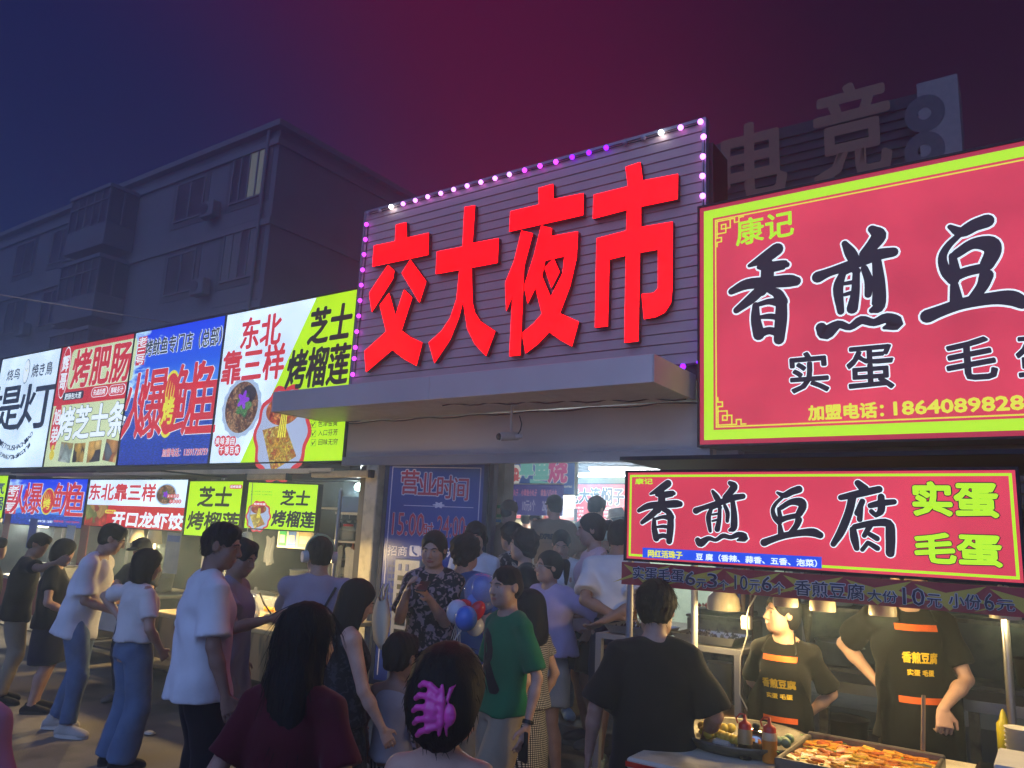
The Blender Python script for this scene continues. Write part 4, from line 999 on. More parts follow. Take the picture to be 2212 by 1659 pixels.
for q, s_ in (((555, 652, 645, 700), '先卤后烤'), ((660, 637, 752, 690), '美味多汁')):
    rrect(t, b(*q), .1, E_whitep, y=-.005); x0, y0, x1, y1 = q; rrect(t, b(x0+3, y0+3, x1-3, y1-3), .1, E_red, y=-.007); letter(t, s_, b(x0+12, y0+11, x1-12, y1-10), E_whitep, y=-.01, bold=.02)
c = loc(*K1(337, 880)); disc(t, c, .16, .45, E_red, y=-.005); vtext(t, '旭弟', (c[0]-.11, c[1]-.32, c[0]+.11, c[1]+.32), E_whitep, y=-.008, bold=.02)
outlined(t, '烤芝士条', b(372, 775, 742, 940), E_whitep, E_blackb, y=-.005, bold=.03, edgew=.02, rings=2)
for i, q in enumerate(((362, 972, 430, 1108), (445, 975, 505, 1108), (532, 960, 603, 1108), (630, 955, 705, 1105))):
    bx_ = b(*q); rot = (-.08, 0, .05, -.12)[i]; cx, cz = (bx_[0]+bx_[2])/2, (bx_[1]+bx_[3])/2; w_, h_ = abs(bx_[2]-bx_[0])/2*.82, abs(bx_[3]-bx_[1])/2*.84
    P4 = [(cx+x*math.cos(rot)-z*math.sin(rot), cz+x*math.sin(rot)+z*math.cos(rot)) for x, z in ((-w_, -h_), (w_, -h_), (w_, h_), (-w_, h_))]
    flat(t, P4, food_mat('print_food_%s' % ('plate', 'skewer', 'grill', 'stick')[i], (['a8c0c0', 'd8c070', '8a6a40', 'c8d8d8'], ['181818', '302820', 'd8b050', 'c8a040'], ['303038', 'e8c070', 'd8a850', '505058'], ['c89050', 'b06030', '607080', 'd8b068'])[i], 6), y=-.005, name='printed_food_picture')
c = loc(*K1(312, 1055)); disc(t, c, .09, .09, E_gold, y=-.005, n=16, name='printed_duck'); disc(t, (c[0]+.0, c[1]+.12), .055, .06, E_gold, y=-.006, n=16, name='printed_duck'); disc(t, (c[0]+.055, c[1]+.11), .025, .018, E_red, y=-.007, n=10, name='printed_duck')
# upper 3 and lower twin: squid
def squid(t, loc, K, q, lower=False):
    b = boxer(loc, K)
    for ch, bx_ in q['chars']: outlined(t, ch, b(*bx_), E_red, E_whitep, y=-.006, bold=.016, edgew=.009, rings=2)
    c = loc(*K(*q['c'])); rx, rz_ = q['r']; disc(t, c, rx*1.1, rz_*1.05, E_yellow, y=-.006); disc(t, (c[0]+.01, c[1]), rx*.97, rz_*.95, E_red, y=-.009)
    for i in range(4):
        V = []; F = []; x = (-.55+.3*i)*rx
        ribbon(V, F, [(c[0]+x*.4, c[1]-rz_*.2, rx*.05), (c[0]+x, c[1]+rz_*.3, rx*.045), (c[0]+x*.8+.05*rx, c[1]+rz_*(.8-.08*i), rx*.015)], -.0115-.0003*i)
        link(bpy.data.objects.new('printed_flame', mesh_from('printed_flame', V, F, [E_yellow])), t)
    letter(t, '烤', (c[0]-rx*.62, c[1]-rz_*.62, c[0]+rx*.6, c[1]+rz_*.2), E_yellow, y=-.014, bold=.03)
t, loc = lightbox('shop_sign', 'blue lit sea picture sign of the squid shop with big red characters, upper row', -12.17, ZS, W, HS, D, sea_mat('print_sea_large', 0, HS, .50))
squid(t, loc, K1, dict(chars=[('火', (775, 575, 858, 950)), ('爆', (862, 548, 972, 945)), ('鱿', (1070, 518, 1185, 928)), ('鱼', (1168, 500, 1290, 915))], c=(1020, 747), r=(.235, .5)))
b = boxer(loc, K1); outlined(t, '烤鱿鱼专门店（总部）', b(885, 365, 1330, 392), E_blackb, E_whitep, y=-.005, bold=.02, edgew=.03)
outlined(t, '加盟电话：13591728759', b(980, 1018, 1246, 1058), E_red, E_whitep, y=-.005, bold=.02, edgew=.03)
q = b(838, 350, 865, 512); rrect(t, q, .01, E_red, y=-.005); vtext(t, '老三号', q, E_whitep, y=-.008, bold=.02)
# upper 4: three dishes and durian
def durian_cup(t, c, r, mat=E_red):
    disc(t, c, r, r*1.15, mat, y=-.005, n=64, wob=.05, k=10, name='printed_scallop'); disc(t, c, r*.88, r*1.02, emit('print_pale_blue', 'a8b8d8', 1.0, sample=False), y=-.007, n=64, wob=.05, k=10)
    disc(t, (c[0]-.02*r, c[1]+r*.55), r*.62, r*.36, food_mat('print_durian_red', ['c84828', 'e07838', 'a83018', 'e8a048'], 16), y=-.009)
    flat(t, [(c[0]-.7*r, c[1]+.1*r), (c[0]-.2*r, c[1]-.9*r), (c[0]+.62*r, c[1]-.55*r), (c[0]+.1*r, c[1]+.22*r)], M_food2, y=-.010, name='printed_food_picture')
    for i in range(4): flat(t, [(c[0]+(-.12+.08*i)*r, c[1]-.1*r), (c[0]+(-.07+.08*i)*r, c[1]-.1*r), (c[0]+(.0+.05*i)*r, c[1]+.62*r), (c[0]+(-.03+.05*i)*r, c[1]+.62*r)], E_yellow, y=-.012-.0005*i, name='printed_cheese_string')
t, loc = lightbox('shop_sign', 'lit sign split into a white half and a lime half, beside the entrance canopy', -9.72, ZS, W+.28, HS, D, E_white)
b = boxer(loc, K1); Wd = W+.28
a0 = loc(*K1(1902, 108))[0]; a1 = loc(*K1(1445, 1092))[0]; flat(t, [(a1, 0), (Wd, 0), (Wd, HS), (a0, HS)], E_lime, y=-.002)
letter(t, '东北', b(1465, 240, 1680, 385), E_red, y=-.005, bold=.03, rings=2); letter(t, '靠三样', b(1352, 440, 1697, 590), E_red, y=-.005, bold=.03, rings=2)
letter(t, '芝士', b(1868, 185, 2095, 355), E_black, y=-.006, bold=.035, rings=2, shear=.08); letter(t, '烤榴莲', b(1735, 435, 2080, 622), E_black, y=-.006, bold=.03, rings=2, shear=.08)
c = loc(*K1(1452, 768)); r1 = abs(loc(*K1(1570, 768))[0]-c[0])
disc(t, c, r1, r1*.98, emit('print_plate_glass', 'a9c0dc', 1.0, sample=False), y=-.005, name='printed_dish', wob=.03, k=16, n=64); disc(t, c, r1*.84, r1*.84, M_food1, y=-.007, name='printed_dish')
disc(t, (c[0]+r1*.3, c[1]+r1*.4), r1*.4, r1*.3, food_mat('print_dark_fungus', ['2a2430', '403848', '1a1820'], 30), y=-.0085); disc(t, (c[0]+.05, c[1]+.02), r1*.35, r1*.34, M_green, y=-.010, wob=.2, k=5); disc(t, (c[0]+.03, c[1]+.1), r1*.24, r1*.24, M_violet, y=-.012, wob=.35, k=5, n=40)
for i, ch in enumerate('美味源自'):
    q = loc(*K1(1309+i*30, 972)); disc(t, q, .075, .082, E_red, y=-.004, n=14); letter(t, ch, (q[0]-.045, q[1]-.05, q[0]+.045, q[1]+.05), E_whitep, y=-.007, bold=.02)
for i, ch in enumerate('千锤百炼'):
    q = loc(*K1(1333+i*31, 1025)); disc(t, q, .075, .082, E_red, y=-.004, n=14); letter(t, ch, (q[0]-.045, q[1]-.05, q[0]+.045, q[1]+.05), E_whitep, y=-.007, bold=.02)
c = loc(*K1(1692, 925)); durian_cup(t, c, .56)
for i, s_ in enumerate(('☑ 色泽金黄', '☑ 入口芬芳', '☑ 回味无穷')): letter(t, s_, b(1872, 850+i*56, 2028, 884+i*56), E_black, y=-.005, bold=.01)

# ---- lower row on the carts
YL = 5.2
def lowbox(name, label, TL, TR, BL, face, Y=YL, rz=0.0, **k):
    a = PX(*TL, Y=Y); c_ = PX(*TR, Y=Y); d_ = PX(*BL, Y=Y)
    if rz:
        # plane through TL turned by rz
        n_ = np.array([-math.sin(rz), math.cos(rz), 0]); v = ray(*TR); o = np.array([0, 0, CZ]); tt = ((a-o)@n_)/(v@n_); c_ = o+tt*v
    w = math.hypot(c_[0]-a[0], c_[1]-a[1]); h = a[2]-d_[2]
    return lightbox(name, label, a[0], d_[2], w, h, a[1], face, rz=rz, depth=.09, fw=.012, **k)+(w, h)
GL = 'lit cart signs of the lower row'
t, loc, w, h = lowbox('cart_sign', 'lime lit cart sign with a dark blue character, cut by the left picture edge', K6(-260, 60), K6(90, 58), K6(-300, 445), E_lime, group=GL)
b = boxer(loc, K6); letter(t, '气', b(-60, 120, 38, 235), emit('print_navy', '1a2a80', .8, sample=False), bold=.03, y=-.005); letter(t, '锅', b(-60, 260, 20, 390), emit('print_navy', '1a2a80', .8), bold=.03, y=-.005)
t, loc, w, h = lowbox('cart_sign', 'small blue lit squid sign hanging over the cart, lower row', K6(100, 93), K6(862, 92), K6(70, 515), sea_mat('print_sea_small', 0, .52, .3), group=GL)
squid(t, loc, K6, dict(chars=[('火', (145, 150, 255, 425)), ('爆', (262, 128, 388, 430)), ('鱿', (545, 128, 680, 438)), ('鱼', (675, 122, 802, 450))], c=(465, 305), r=(.17, .175)))
b = boxer(loc, K6); letter(t, '老三烤鱿鱼专门店（总部）', b(285, 478, 510, 515), E_whitep, y=-.005, bold=.03); letter(t, '加盟电话：13591728759', b(525, 485, 770, 520), E_red, y=-.005, bold=.04)
q = b(95, 150, 150, 428); rrect(t, q, .005, E_red, y=-.004); vtext(t, '老三号', q, E_whitep, y=-.007, bold=.03)
t, loc, w, h = lowbox('cart_sign', 'white over red lit cart sign for three dishes and crayfish dumplings, lower row', K6(878, 98), K6(1828, 112), K6(845, 535), E_white, group=GL)
b = boxer(loc, K6); zs = loc(*K6(850, 335))[1]; flat(t, [(0, 0), (w, 0), (w, zs), (0, zs)], emit('print_scarlet', 'c81c28', 1.0), y=-.002)
outlined(t, '东北靠三样', b(885, 135, 1500, 305), E_red, E_whitep, y=-.004, bold=.035, edgew=.01, rings=2)
c = loc(*K6(1610, 238)); disc(t, c, .215, .125, emit('print_plate_glass', 'a9c0dc'), y=-.004); disc(t, c, .19, .11, M_food1, y=-.006); disc(t, c, .08, .05, M_green, y=-.008, wob=.2, k=5); disc(t, c, .05, .035, M_violet, y=-.010, wob=.3, k=5)
for r_, s_ in enumerate(('美味源自', '千锤百炼')):
    for i, ch in enumerate(s_): q = loc(*K6(1642+i*29+r_*20, 255+r_*52)); disc(t, q, .034, .026, E_red, y=-.012, n=12); letter(t, ch, (q[0]-.022, q[1]-.017, q[0]+.022, q[1]+.017), E_whitep, y=-.014)
q = b(852, 340, 1022, 545); flat(t, [(0.005, .003), (q[2], .003), (q[2], zs-.003), (0.005, zs-.003)], food_mat('print_crayfish', ['d8402c', 'e8b868', 'b82c20', 'e8d8a0', '8a9a50'], 9), y=-.004, name='printed_food_picture')
rrect(t, b(1025, 385, 1122, 425), .02, E_yellow, y=-.006); letter(t, '麻辣鲜香', b(1035, 392, 1112, 418), E_red, y=-.008, bold=.02)
letter(t, '开口龙虾饺', b(1100, 400, 1760, 580), E_whitep, y=-.005, bold=.045, rings=2, shear=.1)
t, loc, w, h = lowbox('cart_sign', 'lime lit roast durian sign without a picture, partly hidden by the tall man', K6(1843, 112), K7(145, 350), K6(1795, 628), E_lime, group=GL)
b = boxer(loc, K6); letter(t, '芝士', b(1935, 165, 2225, 360), E_black, y=-.005, bold=.035, rings=2, shear=.08); letter(t, '烤榴莲', b(1830, 400, 2300, 600), E_black, y=-.005, bold=.035, rings=2, shear=.08)
b7 = boxer(loc, K7); rrect(t, b7(15, 375, 130, 415), .03, E_red, y=-.005); letter(t, '现烤现做', b7(24, 382, 122, 408), E_whitep, y=-.008, bold=.02)
t, loc, w, h = lowbox('cart_sign', 'lime lit roast durian sign with a food picture, hung aslant nearest the entrance', K7(192, 355), K7(838, 405), K7(150, 778), E_lime, rz=math.radians(24), Y=5.0, group=GL)
b = boxer(loc, K7); letter(t, '芝士', b(500, 425, 745, 575), E_black, y=-.005, bold=.035, rings=2, shear=.08); letter(t, '烤榴莲', b(412, 615, 790, 780), E_black, y=-.005, bold=.035, rings=2, shear=.08)
c = loc(*K7(280, 672)); rr = abs(loc(*K7(405, 672))[0]-c[0]); durian_cup(t, (c[0], c[1]), rr*.93); rrect(t, b(238, 540, 360, 575), .02, E_red, y=-.015); letter(t, '现烤现做', b(246, 545, 352, 570), E_whitep, y=-.018, bold=.02)
for i, s_ in enumerate(('☑口味鲜香  ☑色泽美味', '☑入口芬芳  ☑回味无穷')): letter(t, s_, b(210, 430+i*28, 408, 450+i*28), E_black, y=-.005)

# ---- main market sign
E_bigred = emit('diode_red', (1.0, 0.0, 0.0), 5.0, base='200000')
Mplank = pbr('siding_lavender', 'c4a29e', rough=.5, metal=.1, var=.05, scale=1.2, spec=.4)
ms = thing('market_sign', 'tall grey plank sign board with four huge red glowing characters above the entrance', 'sign', (-7.0, D, 3.34))
m = MB(); m.box((0, .02, 0), (4.56, .06, 2.4)); m.box((4.52, -.03, 0), (4.56, .02, 2.4)); m.box((0, -.03, 0), (.03, .02, 2.4)); m.box((.03, -.03, 2.37), (4.52, .02, 2.4)); m.build('frame', M_alu, ms)
for i in range(23):
    z = .002+i*.103; m = MB(); m.add([(0.031, -.010, z), (4.519, -.010, z), (4.519, -.020, z+.005), (0.031, -.020, z+.005), (0.031, -.014, z+.097), (4.519, -.014, z+.097), (0.031, .004, z+.1), (4.519, .004, z+.1)], [(0, 1, 2, 3), (3, 2, 5, 4), (4, 5, 7, 6)]); m.build('plank', Mplank, ms)
def msloc(x, y, Yp=D-.10): p = PX(*K8(x, y), Y=Yp); return (p[0]+7.0, p[2]-3.34)
MAIN = {'交': [[(197, 770), (204, 672), (303, 652), (307, 575), (355, 563), (357, 635), (460, 612), (457, 715)], [(270, 762), (299, 790), (294, 825), (195, 982), (182, 893)], [(374, 737), (448, 840), (417, 938), (334, 800)], [(345, 877), (383, 915), (333, 1068), (375, 1100), (430, 1125), (403, 1232), (345, 1200), (290, 1158), (168, 1262), (160, 1165), (262, 1073), (232, 950), (275, 893), (305, 1000)]],
 '大': [[(627, 492), (676, 484), (664, 660), (786, 637), (781, 752), (660, 775), (663, 935), (675, 985), (700, 1025), (770, 1072), (727, 1187), (675, 1130), (640, 1060), (620, 930), (600, 1010), (560, 1110), (487, 1220), (460, 1125), (520, 1070), (560, 1010), (590, 920), (603, 785), (493, 805), (498, 700), (618, 677)]],
 '夜': [[(836, 607), (841, 512), (975, 480), (972, 403), (1040, 384), (1042, 455), (1182, 427), (1180, 530)], [(893, 602), (946, 615), (905, 770), (887, 1184), (836, 1188), (851, 905), (822, 978), (817, 845), (858, 745)],
  [(985, 578), (1035, 592), (1030, 628), (1156, 605), (1150, 730), (1120, 860), (1072, 988), (1160, 1027), (1128, 1142), (1075, 1112), (1022, 1075), (970, 1130), (912, 1175), (895, 1080), (950, 1035), (988, 990), (958, 868), (922, 943), (905, 862), (950, 720)], [(1043, 732), (1071, 795), (1033, 870), (1000, 775)]],
 '市': [[(1378, 305), (1447, 282), (1458, 368), (1623, 337), (1621, 455), (1450, 490), (1450, 585), (1598, 560), (1596, 880), (1590, 940), (1560, 985), (1520, 1005), (1465, 1015), (1453, 898), (1510, 893), (1530, 870), (1530, 690), (1445, 705), (1438, 1118), (1373, 1125), (1380, 718), (1303, 737), (1295, 1048), (1236, 1055), (1243, 638), (1382, 602), (1385, 505), (1226, 547), (1229, 435), (1390, 395)]]}
HOLE = [(1003, 742), (1093, 722), (1085, 800), (1029, 912), (988, 815)]
Mside = pbr('letter_side_dark', '12080a', rough=.5)
for ch, polys in MAIN.items():
    m = MB()
    for pi_, po in enumerate(polys):
        if ch == '夜' and pi_ == 2:
            # ring with an opening: split along two cuts into simple faces
            O = [msloc(*p) for p in po]; Hh = [msloc(*p) for p in HOLE]
            ringA = [O[19], O[0], O[1], O[2], O[3], O[4], Hh[1], Hh[0], Hh[4], O[16], O[17], O[18]]
            ringB = [O[4], O[5], O[6], O[7], O[8], O[9], O[10], O[11], O[12], O[13], O[14], O[15], O[16], Hh[4], Hh[3], Hh[2], Hh[1]]
            for R_ in (ringA, ringB): m.prism(R_[::-1], -.10, -.04, 0, 1)
        else:
            O = [msloc(*p) for p in po]; dz = .0004*pi_; m.prism(O, -.10-dz, -.04, 0, 1)
    m.build('channel_letter', [E_bigred, Mside], ms)
sl = thing('string_lights', 'string of small round bulbs glowing violet and pink round the market sign board', 'string lights', (-7.0, D, 3.34))
Bm = {'o': pbr('bulb_off_milky', '9a92a2', rough=.3), 'w': emit('bulb_white', (.85, .95, 1), 14), 'l': emit('bulb_lavender', (.72, .22, 1), 4.5), 'p': emit('bulb_pink', (.62, .05, 1), 3.5), 'v': emit('bulb_violet', (.20, .01, 1), 4)}
top_ = [(178, 522, 'o'), (231, 509, 'o'), (284, 491, 'w'), (340, 477, 'l'), (397, 461, 'l'), (455, 444, 'l'), (516, 428, 'l'), (576, 410, 'l'), (639, 393, 'l'), (703, 376, 'l'), (769, 358, 'l'), (836, 340, 'l'), (907, 320, 'p'), (979, 300, 'p'), (1053, 281, 'p'), (1129, 259, 'v'), (1207, 238, 'v'), (1288, 215, 'v'), (1376, 192, 'o'), (1462, 170, 'o'), (1544, 145, 'w'), (1635, 121, 'l'), (1728, 94, 'l')]
right_ = [(1742, 164, 'l'), (1739, 256, 'l'), (1737, 347, 'l'), (1738, 440, 'l'), (1732, 535, 'l'), (1730, 629, 'p'), (1730, 724, 'p'), (1730, 820, 'p'), (1729, 915, 'p'), (1728, 1015, 'v'), (1727, 1115, 'v'), (1724, 1216, 'v'), (1646, 1236, 'v')]
left_ = [(169, 573, 'p'), (164, 643, 'p'), (158, 713, 'p'), (151, 785, 'p'), (145, 856, 'p'), (139, 928, 'p'), (133, 1000, 'p'), (124, 1073, 'p'), (117, 1147, 'p'), (112, 1199, 'p'), (105, 1273, 'p')]
bulbme = {}
for k_, mt in Bm.items():
    mb = MB(); mb.lathe((0, 0, 0), [(.001, -.027), (.017, -.022), (.027, -.007), (.027, .007), (.017, .022), (.001, .027)], 10)
    o = mb.build('bulb', mt); bulbme[k_] = o.data; bpy.data.objects.remove(o)
for row in (top_, right_, left_):
    pts = []
    for x, y, k_ in row:
        p = msloc(x, y, D-.06); o = bpy.data.objects.new('bulb', bulbme[k_]); link(o, sl); o.location = (p[0], -.06, p[1]); pts.append((p[0], -.03, p[1]))
    mb = MB(); mb.tube(pts, .006, 4); mb.build('cord', M_black, sl)

# ---- canopy and camera
cn = thing('canopy', 'flat grey metal canopy over the hall entrance, its right side catching the lime glow', 'canopy', (-7.3, 5.6, 3.0))
Mcan = pbr('canopy_metal', 'c6bdb8', rough=.38, metal=.25, var=.05, scale=1.2)
Wc = 4.74
for i in range(2):
    m = MB(); m.bbox((i*Wc/2+.001, 0, 0), ((i+1)*Wc/2-.001, .012, .235), .003); m.build('front_panel', Mcan, cn)
m = MB(); m.bbox((Wc, 0, 0), (Wc+.012, .90, .235), .003); m.build('side_panel', pbr('canopy_side_white', 'b5b2b0', rough=.35, var=.04), cn)
m = MB(); m.bbox((-.012, 0, 0), (0, .90, .235), .003); m.build('side_panel', Mcan, cn)
for i in range(4):
    m = MB(); m.bbox((i*Wc/4+.002, .014, .008), ((i+1)*Wc/4-.002, .90, .02), .003); m.build('soffit_panel', pbr('soffit_white', 'c0bebc', rough=.45, var=.05), cn)
m = MB(); m.box((0, .014, .2), (Wc, .90, .23)); m.build('top_sheet', M_dark, cn)
cp = PX(1103, 942, Y=6.1)
cc_ = thing('security_camera', 'white bullet security camera hanging under the canopy', 'camera', (cp[0], 6.1, cp[2]))
m = MB(); m.cyl((0, 0, .03), (0, 0, 3.008-cp[2]), .014); m.cyl((0, 0, 3.0-cp[2]), (0, 0, 3.01-cp[2]), .045); m.build('bracket', M_white, cc_)
m = MB(); m.cyl((-.05, -.12, -.02), (.03, .08, .01), .045, .042, n=16); m.build('housing', M_white, cc_)
m = MB(); m.cyl((-.056, -.135, -.022), (-.05, -.12, -.02), .03, .036, n=16); m.build('lens', M_black, cc_)
m = MB(); m.tube([(.06, .02, .0), (.1, .02, .06), (.11, .02, .12), (.08, .02, .2)], .006); m.build('cable', M_black, cc_)
m = MB(); m.cyl((.06, 0, -.01), (.12, .03, .0), .025, n=10); m.build('junction_box', M_white, cc_)

# ---- big tofu sign
BW = 4.9
t, loc = lightbox('shop_sign', 'huge red lit tofu stall sign with a lime border, largest sign at the right edge', -2.465, 2.585, BW, 2.19, D-.12, E_crimson, depth=.3)
b = boxer(loc, KR); HB = 2.19
def inset(d0, d1, mat, y, nm='printed_border'):
    for q in (((d0, d0), (BW-d0, d0), (BW-d0, d1), (d0, d1)), ((d0, HB-d1), (BW-d0, HB-d1), (BW-d0, HB-d0), (d0, HB-d0)), ((d0, d1), (d1, d1), (d1, HB-d1), (d0, HB-d1)), ((BW-d1, d1), (BW-d0, d1), (BW-d0, HB-d1), (BW-d1, HB-d1))):
        flat(t, list(q), mat, y=y, name=nm)
flat(t, [(.125, .125), (BW-.125, .125), (BW-.125, HB-.125), (.125, HB-.125)], E_pinkred, y=-.002)
inset(.04, .124, E_lime2, -.004); inset(.143, .155, E_yellow, -.004)
Z_ = .02
def fret(cx, cz, sx, sz):
    L_ = [[(0, 0), (.12, 0), (.12, .08), (.04, .08), (.04, .04), (.08, .04), (.08, .12), (0, .12), (0, 0)], [(.12, 0), (.16, 0), (.16, .04), (.20, .04), (.20, 0), (.24, 0)], [(0, .12), (0, .16), (.04, .16), (.04, .20), (0, .20), (0, .24)]]
    V = []; F = []
    for L in L_:
        for (x0, z0), (x1, z1) in zip(L, L[1:]):
            e = .006; xa, xb = sorted((x0, x1)); za, zb = sorted((z0, z1)); o = len(V); V += [(cx+sx*(xa-e), -.006-.0002*len(F), cz+sz*(za-e)), (cx+sx*(xb+e), -.006-.0002*len(F), cz+sz*(za-e)), (cx+sx*(xb+e), -.006-.0002*len(F), cz+sz*(zb+e)), (cx+sx*(xa-e), -.006-.0002*len(F), cz+sz*(zb+e))]; F.append((o, o+1, o+2, o+3))
    link(bpy.data.objects.new('printed_fretwork', mesh_from('printed_fretwork', V, F, [E_yellow])), t)
fret(.165, HB-.165, 1, -1); fret(.165, .165, 1, 1)
XIANG = [[(478, 575, 26), (415, 620, 24), (335, 660, 8)], [(385, 668, 10), (440, 668, 22), (515, 656, 20), (530, 656, 12)], [(430, 660, 26), (425, 740, 26), (400, 795, 20)], [(242, 795, 14), (320, 758, 22), (430, 748, 24), (540, 740, 26), (578, 742, 20)], [(420, 760, 22), (350, 828, 22), (268, 893, 14)], [(440, 790, 12), (480, 805, 20), (505, 850, 24)], [(368, 868, 14), (368, 940, 20), (385, 1020, 24)], [(385, 862, 10), (440, 848, 13), (500, 855, 20)], [(503, 850, 22), (500, 940, 25), (490, 1045, 22)], [(390, 930, 8), (440, 925, 12), (480, 930, 12)], [(395, 1012, 18), (440, 1000, 16), (480, 1010, 16)]]
JIAN = [[(832, 545, 12), (860, 590, 22), (885, 635, 22)], [(975, 470, 16), (1010, 500, 28), (985, 545, 26), (935, 600, 20)], [(693, 720, 24), (760, 692, 18), (880, 652, 22), (1000, 605, 24), (1085, 590, 20)], [(822, 700, 14), (798, 780, 20), (812, 900, 14)], [(822, 700, 12), (870, 678, 14), (895, 690, 16)], [(830, 755, 8), (868, 748, 9)], [(832, 812, 8), (868, 802, 9)], [(893, 690, 14), (888, 800, 17), (872, 885, 22)], [(935, 675, 14), (958, 740, 17), (955, 812, 14)], [(1000, 640, 18), (1012, 760, 24), (1008, 870, 26), (975, 895, 12)], [(710, 985, 22), (735, 1010, 30), (800, 968, 18), (860, 982, 14), (920, 945, 18), (985, 958, 16), (1050, 935, 22), (1098, 962, 30), (1040, 985, 8)]]
DOU = [[(1382, 458, 10), (1440, 485, 22), (1510, 450, 26), (1572, 428, 28)], [(1425, 505, 12), (1370, 560, 14), (1342, 620, 16), (1360, 690, 20), (1400, 735, 22)], [(1415, 600, 18), (1500, 548, 22), (1585, 548, 34), (1605, 590, 30), (1575, 655, 26)], [(1400, 720, 22), (1470, 692, 20), (1560, 672, 20)], [(1395, 610, 14), (1410, 700, 20)], [(1405, 765, 16), (1415, 840, 24)], [(1572, 712, 26), (1550, 770, 22), (1495, 840, 18)], [(1265, 925, 28), (1340, 895, 24), (1450, 858, 24), (1600, 832, 26), (1700, 830, 32), (1760, 855, 26)]]
FU = [[(1328, 275, 14), (1362, 308, 20)], [(1237, 352, 12), (1330, 332, 16), (1440, 308, 15)], [(1300, 345, 17), (1280, 430, 17), (1240, 530, 17), (1197, 600, 12)], [(1352, 372, 12), (1325, 435, 13)], [(1343, 405, 11), (1338, 468, 12)], [(1395, 395, 12), (1450, 382, 14), (1520, 375, 12)], [(1452, 348, 14), (1452, 420, 15), (1425, 448, 9)], [(1400, 425, 10), (1418, 442, 10)], [(1302, 522, 14), (1310, 570, 17), (1322, 622, 12)], [(1312, 508, 12), (1400, 490, 14), (1490, 490, 18), (1502, 560, 20), (1500, 648, 18)], [(1395, 500, 12), (1362, 555, 10)], [(1388, 545, 10), (1430, 570, 12)], [(1382, 592, 9), (1352, 630, 9)], [(1388, 595, 10), (1432, 622, 12)]]
def TT(K, loc):
    def f(x, y, r):
        a = loc(*K(x, y)); c = loc(*K(x, y+10)); return (a[0], a[1], r*1.25*abs(c[1]-a[1])/10)
    return f
T1 = TT(KR, loc)
for st in (XIANG, JIAN, DOU): brush(t, st, T1, E_black, E_whitep, y=-.005, ew=.014)
fx0 = loc(*KR(1265, 925))[0]-loc(*KR(240, 800))[0]
FUm = lambda x, y, r: ((x-1185)/(1540-1185)*.78+3.42, 1.62-(y-260)/(680-260)*.88, r*.0021)
brush(t, FU, FUm, E_black, E_whitep, y=-.005, ew=.014)
letter(t, '康记', b(265, 425, 565, 505), E_lime2, y=-.005, bold=.022, rings=2, lean=.02)
outlined(t, '实', b(552, 1122, 750, 1312), E_black, E_whitep, y=-.005, bold=.026, edgew=.028, rings=2, shear=-.05); outlined(t, '蛋', b(842, 1092, 1090, 1296), E_black, E_whitep, y=-.005, bold=.022, edgew=.026, rings=2)
outlined(t, '毛', b(1360, 1052, 1630, 1244), E_black, E_whitep, y=-.005, bold=.03, edgew=.028, rings=2); outlined(t, '蛋', b(1722, 1038, 1980, 1236), E_black, E_whitep, y=-.005, bold=.022, edgew=.026, rings=2)
letter(t, '加盟电话：', b(642, 1392, 1035, 1450), E_yellow, y=-.005, bold=.045); letter(t, '1864089828', b(1088, 1372, 1768, 1410), E_yellow, y=-.005, bold=.05, rings=2)

# ---- tofu cart sign
YM = 3.6
a = PX(1357, 1021, Y=YM); c_ = PX(2193, 1018, Y=YM); d_ = PX(1357, 1206, Y=YM)
t, loc = lightbox('cart_sign', 'long red lit tofu cart sign with black brush characters, above the price strip', a[0], d_[2], c_[0]-a[0], a[2]-d_[2], YM, E_pinkred, depth=.08, fw=.012)
b = boxer(loc, KM); w, h = c_[0]-a[0], a[2]-d_[2]; e = .012
for q in (((e, e), (w-e, e), (w-e, e+.011), (e, e+.011)), ((e, h-e-.011), (w-e, h-e-.011), (w-e, h-e), (e, h-e)), ((e, e+.011), (e+.011, e+.011), (e+.011, h-e-.011), (e, h-e-.011)), ((w-e-.011, e+.011), (w-e, e+.011), (w-e, h-e-.011), (w-e-.011, h-e-.011))): flat(t, list(q), E_lime2, y=-.003, name='printed_border')
def remap(st, src, dst):
    (x0, y0, x1, y1), (u0, v0, u1, v1) = src, dst; sx, sy = (u1-u0)/(x1-x0), (v1-v0)/(y1-y0); return [[(u0+(x-x0)*sx, v0+(y-y0)*sy, r*min(sx, sy)) for x, y, r in s_] for s_ in st]
T2 = TT(KM, loc)
brush(t, remap(XIANG, (225, 548, 600, 1070), (150, 260, 395, 600)), T2, E_black, E_whitep, y=-.004, ew=.0045)
brush(t, remap(JIAN, (670, 450, 1130, 1040), (450, 262, 745, 612)), T2, E_black, E_whitep, y=-.004, ew=.0045)
brush(t, remap(DOU, (1235, 400, 1790, 960), (810, 292, 1145, 612)), T2, E_black, E_whitep, y=-.004, ew=.0045)
brush(t, FU, T2, E_black, E_whitep, y=-.004, ew=.0045)
letter(t, '康记', b(140, 250, 232, 280), E_lime2, y=-.005, bold=.035)
outlined(t, '实蛋', b(1620, 272, 2075, 455), E_lime2, E_black, y=-.004, bold=.045, edgew=.03, rings=2); outlined(t, '毛蛋', b(1630, 540, 2095, 720), E_lime2, E_black, y=-.004, bold=.045, edgew=.03, rings=2)
def pl(*pts): return [loc(*KM(*p)) for p in pts]
flat(t, pl((182, 671), (1136, 730), (1136, 668), (182, 618)), E_blue, y=-.012, name='blue_strip')
